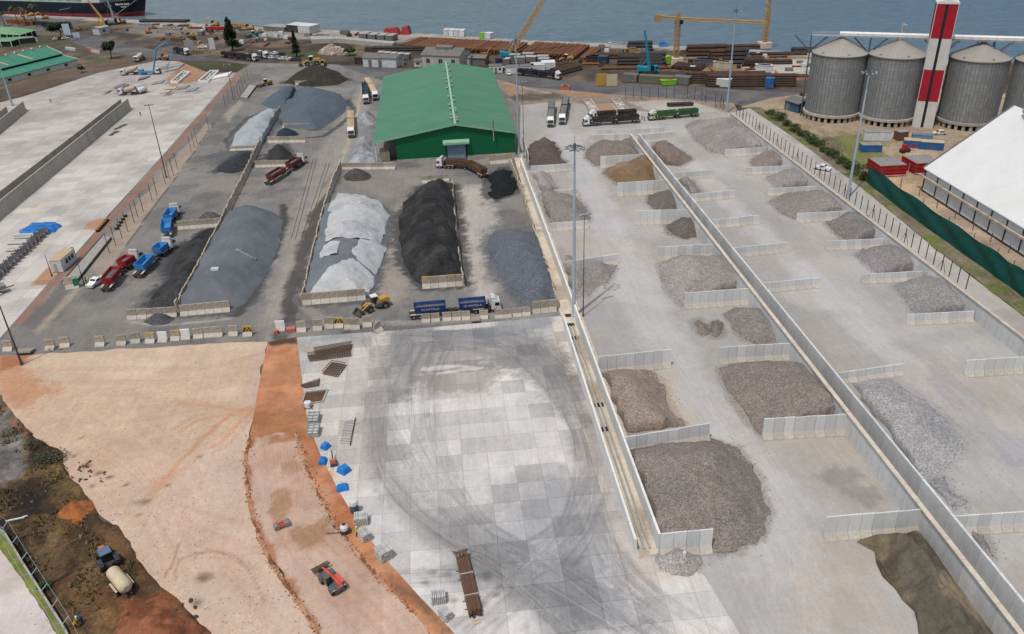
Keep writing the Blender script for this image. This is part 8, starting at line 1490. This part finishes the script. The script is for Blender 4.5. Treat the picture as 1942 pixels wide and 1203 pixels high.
for l_, px, rz, L, c_, r_, rr, m_ in (('large dark pipe stack left of the turquoise telescopic crane', (1213, 126), a20, 20, 7, 4, .75, m_dkpipe), ('large dark pipe stack right of the turquoise telescopic crane', (1236, 127), a20, 12, 4, 4, .9, m_dkpipe), ('single long orange rust pipe pair in front of the dark stacks', (1235, 131), a20, 45, 2, 1, .6, m_qr), ('dark brown pipe stack on the far road right of the grey containers', (1375, 155), a20, 32, 8, 5, .46, m_brpipe), ('long dark brown pipe stack by the tall mast on the far road', (1422, 161), a20, 36, 8, 5, .48, m_brpipe), ('dark pipe stack beyond the first tower crane', (1330, 105), a20, 14, 4, 3, .9, m_brpipe), ('brown pipe stack right of the one beyond the tower crane', (1352, 104), a20, 12, 4, 3, .9, m_brpipe), ('black pipe stack on the quay edge beside the first tower crane', (1213, 95), a20, 12, 4, 3, .8, m_dkpipe), ('brown block of stacked tubes beside the far mast', (1378, 118), a20, 16, 5, 4, .8, m_brpipe), ('dark block of stacked tubes just right of the far mast', (1392, 119), a20, 9, 5, 4, .9, m_dkpipe), ('brown upright tube rack near the second tower crane', (1430, 124), a20+1.4, 8, 9, 3, .6, m_brpipe), ('low rusty tube row behind the first tower crane base', (1305, 130), a20+1.2, 9, 14, 2, .5, m_brpipe), ('rusty tube heap on the quay below the right rusty pipes', (1163, 110), a20, 20, 5, 2, .6, m_brpipe), ('dark reinforcement bundle on the quay edge near the silos', (1530, 98), a20, 14, 5, 2, .5, m_dkpipe), ('dark red tube heap beside the office containers', (1072, 136), a20+.9, 14, 7, 2, .6, m_brpipe), ('dark pipe bundle on the slab by the fence behind the foundation pits', (1290, 201), R(-3), 9.5, 4, 2, .35, m_dkpipe), ('black hose bundle on the quay left of the yellow machines', (312, 42), a20-.1, 34, 3, 1, .8, m_dkpipe), ('dark tube stack by the rusty pipe fields', (760, 96), a20, 30, 4, 2, .6, m_dkpipe), ('dark tube stack left of the grey cabins', (735, 96), a20, 24, 5, 2, .5, m_dkpipe), ('dark tubes near the second tower crane base', (1475, 104), a20, 26, 3, 1, .6, m_dkpipe), ('brown beams on the quay near the second tower crane', (1405, 92), a20, 18, 4, 2, .5, m_brpipe), ('grey beams on the coast sand near the silos', (1470, 121), a20, 14, 4, 2, .5, m_brpipe)): stack(l_, px, rz, L, c_, r_, rr, m_)
def crates(label, px, rz, n, m, s=2.2, cat='crate', name='equipment_crate', group=None):
    for i in range(n):
        t = empty(name, G(px[0]+i*s*2.1, px[1]+i*.5), rz, label, cat, group); b = MB(); b.box(0, 0, s*.45, s*1.4, s, s*.9); b.build('body', m, t); b = MB(); b.box(0, 0, s*.95, s*1.5, s*1.1, s*.12); b.build('lid', m, t)
m_wood = mat('pale_timber', S(186, 154, 112), var=.3); gqs = 'goods along the quay'
for l_, px, n, m_, s in (('pale timber crate in the row on the quay left of the first tower crane', (1190, 100), 5, m_wood, 2.2), ('white crate in the row along the quay edge', (1160, 89), 7, m_cladw, 2.2), ('grey crate in the row beside the tower crane base', (1325, 124), 6, m_rk, 3.2), ('brown crate in the row by the dark tube blocks', (1360, 128), 4, m_old, 3.0), ('white crate in the row on the pale sand near the silos', (1440, 133), 4, m_cladw, 2.6), ('blue crate in the pair on the quay edge', (1255, 88), 2, m_sky, 2.2), ('teal crate in the pair beside the second tower crane', (1404, 104), 2, m_teal, 3.0), ('grey crate in the row by the orange excavator on the quay', (310, 62), 5, m_conc0, 3.4), ('grey crate in the row on the quay by the ship bow', (270, 52), 4, m_alu, 2.6), ('pale crate in the row on the quay ramp', (600, 74), 6, m_conc0, 2.6), ('pinkish crate in the row along the ramp wall', (630, 72), 9, m_pink, 1.2), ('pink and white plastic barrier in the row by the back road bend', (166, 94), 11, m_pink, 1.1), ('pale plastic barrier in the second row by the back road bend', (176, 99), 6, m_cladw, 1.1), ('brown crate in the row behind the pump truck', (330, 78), 5, m_brown, 2.0), ('timber crate in the row on the quay beyond the red tanker', (440, 51), 6, m_wood, 2.2), ('white sack in the row behind the turquoise hall', (128, 94), 6, m_cladw, 1.3), ('rusty crate in the row on the berth road', (20, 44), 9, m_rust, 2.4), ('dark crate in the row on the berth road', (60, 46), 8, m_bin, 2.4), ('red and white traffic barrier on the back road verge', (1070, 170), 2, m_pink, 1.8), ('dark crate near the site cabins', (1120, 117), 3, m_bin, 3.0)): crates(l_, px, a20, n, m_, s, group=l_+'s' if False else 'row: '+l_)
rb = heap('rubble_heap', 'pale pink stone rubble pile by the back yard grass', 'rubble heap', [(602, 103), (610, 96), (625, 91), (645, 92), (660, 99), (655, 105), (625, 106)], 3.2, .45, S(150, 136, 126), m_gravel, (), step=.7, nz=.3)
m_rock = mat('pale_pink_rock', S(190, 170, 158), rough=.9, var=.2, rnd=.3); b = MB(); b.lathe([(.02, -.6), (.6, -.4), (.75, .1), (.4, .55), (.02, .6)], 6); o = b.build('rock', m_rock); me = o.data; bpy.data.objects.remove(o)
Vr = [v.co for v in rb.data.vertices if v.co.z > .3]; random.shuffle(Vr)
for v in Vr[:90]: o = link('rock', me, rb); o.location = v; o.rotation_euler = (random.random()*6, random.random()*6, random.random()*6); s = random.uniform(.7, 1.7); o.scale = (s, s*random.uniform(.6, 1), s*.8)
# long grey ramp deck behind the cabins
slab('long grey quay ramp deck with a dark drop below it', [(592, 84), (640, 82), (745, 92), (752, 88), (640, 78), (590, 77)], 2.4, m_conc0, 'ramp_deck', 'ramp')
# scattered dark shale lumps and debris on the waste ground
def rocks(label, pts, m, smin, smax, cat='rock', group='rocks on the waste ground'):
    for x, y in pts: o = link('rock', me2, None); o.location = G(x, y)+Vector((0, 0, .2)); s = random.uniform(smin, smax); o.scale = (s, s*.8, s*.6); o.rotation_euler = (random.random(), random.random(), random.random()*6); tag(o, label, cat, group)
b = MB(); b.lathe([(.02, -.6), (.7, -.35), (.8, .1), (.45, .5), (.02, .58)], 7); o = b.build('rock', mat('dark_rock', S(96, 84, 72), rough=.95, var=.4, rnd=.3)); me2 = o.data; bpy.data.objects.remove(o)
rocks('dark lump of soil lying on the sand lot corner', [(160+random.uniform(-12, 16), 890+random.uniform(-14, 26)) for _ in range(16)]+[(196+random.uniform(-10, 10), 905+random.uniform(-8, 12)) for _ in range(6)], None, .2, .5, 'soil lump', 'soil lumps at the sand lot corner')
rocks('pale brown lump lying among the churned red soil', [(230+random.uniform(-10, 150), 1150+random.uniform(-10, 45)) for _ in range(22)], None, .25, .6, 'soil lump', 'lumps in the red soil')
group_parts('log', 'broken branch lying on the dark waste ground', 'branch', G(118, 1100)+Vector((0, 0, .3)), R(35), (('stem', m_trunk, lambda b: b.cyl((-1.8, 0, .1), (1.6, .2, .25), .12, .07)), ('twig', m_trunk, lambda b: b.cyl((.3, .1, .2), (1.2, .9, .3), .05, .03))))
group_parts('concrete_post', 'fallen pale post lying on the waste ground', 'post', G(30, 989)+Vector((0, 0, .3)), R(12), (('shaft', m_wallw, lambda b: b.box(0, 0, .12, 2.6, .18, .18)), ('arm', m_wallw, lambda b: b.box(1.4, .2, .12, .6, .14, .14))))
# ================================================================== PEOPLE
m_skin = mat('brown_skin', S(110, 74, 54), rough=.6, var=.05); m_trou = mat('navy_trousers', S(46, 52, 66), rough=.9); m_boot = mat('boots', S(40, 36, 32))
def person(label, px, head, shirt, helmet, bend=0.0, stride=.18, arm=.25, group=None, hv=None):
    t = empty('person', G(*px)+Vector((0, 0, .12)), head, label, 'person', group); B_ = bend
    hip = Vector((0, 0, .92)); ch = hip+Vector((.5*math.sin(B_), 0, .48*math.cos(B_))); nk = ch+Vector((.12*math.sin(B_), 0, .12)); hd = nk+Vector((.05+.1*math.sin(B_), 0, .16))
    J = [hip, hip+(ch-hip)*.5, ch, nk, hd, hd+Vector((.01, 0, .12))]; E = [(0, 1), (1, 2), (2, 3), (3, 4), (4, 5)]; rad = [(.15, .12), (.145, .11), (.17, .11), (.06, .06), (.1, .095), (.07, .07)]
    for s in (-1, 1):
        i = len(J); sh = ch+Vector((0, s*.2, .06)); el = sh+Vector((.05+arm*.4*(1 if s > 0 else .4), s*.06, -.29)); wr = el+Vector((.12+arm, -s*.02, -.2)); hn = wr+Vector((.07, 0, -.06)); J += [sh, el, wr, hn]; E += [(2, i), (i, i+1), (i+1, i+2), (i+2, i+3)]; rad += [(.065,)*2, (.048,)*2, (.035,)*2, (.03, .042)]
        i = len(J); hp_ = hip+Vector((0, s*.1, -.06)); kn = Vector((.04+stride*s*.6, s*.11, .5)); an = Vector((stride*s*.9-.02, s*.11, .09)); to = an+Vector((.19, s*.02, -.05)); J += [hp_, kn, an, to]; E += [(0, i), (i, i+1), (i+1, i+2), (i+2, i+3)]; rad += [(.09,)*2, (.065,)*2, (.045,)*2, (.04, .035)]
    m_ = bpy.data.meshes.new('body'); m_.from_pydata(J, E, []); m_.materials.append(m_skin); o = link('body', m_, t); md = o.modifiers.new('skin', 'SKIN'); 
    if not m_.skin_vertices: m_.attributes  # layer made by the modifier below
    bm = bmesh.new(); bm.from_mesh(m_); L_ = bm.verts.layers.skin.verify(); bm.verts.ensure_lookup_table()
    for v, r_ in zip(bm.verts, rad): v[L_].radius = (r_[0], r_[1]); v[L_].use_root = v.index == 0
    bm.to_mesh(m_); bm.free(); sb = o.modifiers.new('sub', 'SUBSURF'); sb.levels = sb.render_levels = 1
    b = MB(); b.cyl(hip+Vector((0, 0, -.02)), ch+Vector((0, 0, .08)), .19, .2, n=10)
    for s in (-1, 1): sh = ch+Vector((0, s*.2, .06)); b.cyl(sh, sh+Vector((.05+arm*.4*(1 if s > 0 else .4), s*.06, -.29)), .085, .065, n=7)
    b.build('shirt', shirt, t); b = MB(); b.cyl(hip+Vector((0, 0, -.1)), hip+Vector((0, 0, .06)), .18, .185, n=10)
    for s in (-1, 1): kn = Vector((.04+stride*s*.6, s*.11, .5)); an = Vector((stride*s*.9-.02, s*.11, .12)); b.cyl(hip+Vector((0, s*.1, -.04)), kn, .11, .085, n=8); b.cyl(kn, an, .085, .065, n=8)
    b.build('trousers', m_trou, t); b = MB(); b.X = Matrix.Translation(hd+Vector((0, 0, .05))); b.lathe([(.16, 0), (.135, .03), (.12, .1), (.06, .15), (.01, .16)], 12); b.build('helmet', helmet, t)
    f = MB(); [f.box(hd.x+.1, s*.035, hd.z+.01, .015, .02, .015) for s in (-1, 1)]; f.build('eyes', m_bin, t); return t
m_hv = mat('hi_vis_yellow', S(206, 220, 70)); m_gsh = mat('green_shirt', S(90, 130, 80)); m_bsh = mat('blue_shirt', S(60, 120, 190)); m_ysh = mat('ochre_overall', S(214, 172, 60)); m_hred = mat('red_helmet', S(200, 60, 80)); m_hwh = mat('white_helmet', S(232, 232, 228)); m_osh = mat('orange_vest', S(214, 130, 70))
person('person in a green shirt and pink red helmet standing by the bottom left fence', (147, 1180), R(200), m_gsh, m_hred); person('person in a blue shirt bending down by the bottom left fence', (157, 1182), R(240), m_bsh, m_hwh, .7); person('person in an ochre overall crouching over the soil at the bottom left', (144, 1195), R(20), m_ysh, m_ysh, .6)
person('person in hi vis yellow nearest the gate pole', (164, 538), R(90), m_hv, m_hwh); person('person in hi vis yellow between the gate pole and the white pickup', (170, 541), R(190), m_hv, m_hwh); person('person in hi vis yellow just behind the white pickup', (178, 533), R(260), m_hv, m_hwh); person('person in hi vis yellow beside the tipping blue truck', (325, 480), R(200), m_hv, m_hwh)
person('person in hi vis yellow beside the skewed block stack', (678, 1018), R(10), m_hv, m_hwh); person('person in an orange vest left of the lime and white truck', (1217, 228), R(0), m_osh, m_osh); person('second person in an orange vest, closer to the lime and white truck', (1222, 230), R(90), m_osh, m_hwh); person('person walking alone on the pale left yard', (97, 195), R(160), m_gsh, m_hwh, stride=.35)
for i, (x, y) in enumerate(((367, 100), (373, 101), (379, 101), (385, 101), (392, 100), (398, 101))): person('person in a hi vis vest in the group on the back road', (x, y), random.random()*6, m_hv if i % 2 else m_osh, m_hwh, group='people gathered on the back road')
person('person in dark clothes on the pale yard near the light pole', (267, 221), R(80), m_trou, m_hwh)

# low goods strewn over the quay: one object each, a shared label per kind
qa = [G(*q) for q in ((230, 44), (1540, 106))]; qb = [G(*q) for q in ((250, 74), (1540, 152))]
kinds = [('rusty_beam', 'low rusty steel beam among the goods strewn over the quay', 'steel beam', m_rust, (5, .9, .6), 46), ('dark_plate', 'dark steel plate among the goods strewn over the quay', 'steel plate', m_rustd, (4, 2.6, .4), 40), ('timber_baulk', 'pale timber baulk among the goods strewn over the quay', 'timber', m_wood, (3.2, .7, .6), 34), ('white_bag', 'white bulk bag among the goods strewn over the quay', 'bulk bag', m_cladw, (1.6, 1.4, 1.1), 40), ('grey_pallet', 'grey pallet load among the goods strewn over the quay', 'pallet load', m_groofA, (2.4, 1.8, 1.2), 40), ('rust_coil', 'brown rust coil among the goods strewn over the quay', 'coil', m_brpipe, (1.8, 1.8, 1.3), 36)]
for nm, lb, ct, m_, (sx_, sy_, sz_), n in kinds:
    b = MB()
    if nm == 'rust_coil': b.lathe([(.4, 0), (.9, 0), (.9, 1.2), (.4, 1.2), (.4, 0)], 12)
    elif nm == 'rusty_beam': b.b0(-sx_/2, sx_/2, -.45, .45, 0, .08); b.b0(-sx_/2, sx_/2, -.06, .06, .08, .52); b.b0(-sx_/2, sx_/2, -.45, .45, .52, .6)
    else:
        b.box(0, 0, sz_/2+.12, sx_, sy_, sz_, t=.92); [b.box(x, 0, .06, .3, sy_, .12) for x in (-sx_*.35, sx_*.35)]
    o = b.build(nm, m_); me = o.data; bpy.data.objects.remove(o)
    for _ in range(n):
        u, v = random.random(), random.random(); p_ = qa[0].lerp(qa[1], u).lerp(qb[0].lerp(qb[1], u), v)
        x_, y_ = proj(p_)
        if 560 < x_ < 1140 and 70 < y_ < 112: continue
        o = link(nm, me); o.location = (p_.x, p_.y, .02); s = random.uniform(.8, 1.8); o.scale = (s, s, s*random.uniform(.6, 1.1)); o.rotation_euler = (0, 0, a20+random.choice((0, 0, 1.57))+random.uniform(-.15, .15)); tag(o, lb, ct, 'strewn quay goods: '+nm.replace('_', ' '))

# dry scrub over the waste ground
b = MB(); wp = W([(0, 770), (30, 800), (110, 862), (160, 940), (215, 1000), (270, 1090), (250, 1130), (140, 1195), (95, 1130), (20, 1020), (-20, 960)]); lo, hi = wp.min(0), wp.max(0); cand = np.stack([RNG.uniform(lo[0], hi[0], 9000), RNG.uniform(lo[1], hi[1], 9000)], 1); cand = cand[pip(cand, wp)]; dn = fbm(cand[:, 0]/4, cand[:, 1]/4, 77, 4); cand = cand[dn > .49]
for x, y in cand[:2600]:
    k = random.randrange(3)
    for _ in range(4):
        a = random.random()*6.28; h = random.uniform(.2, .8); r_ = random.uniform(.15, .5); b.add([(x-.1*math.sin(a), y+.1*math.cos(a), .14), (x+.1*math.sin(a), y-.1*math.cos(a), .14), (x+r_*math.cos(a), y+r_*math.sin(a), .16+h)], [(0, 1, 2)], k)
tag(b.build('dry_scrub', [leaf('straw_blade', 150, 126, 84), leaf('brown_blade', 96, 80, 54), leaf('dull_green_blade', 92, 94, 58)]), 'dry brown scrub and grass tufts covering the waste ground at the left', None, None, 'stuff')
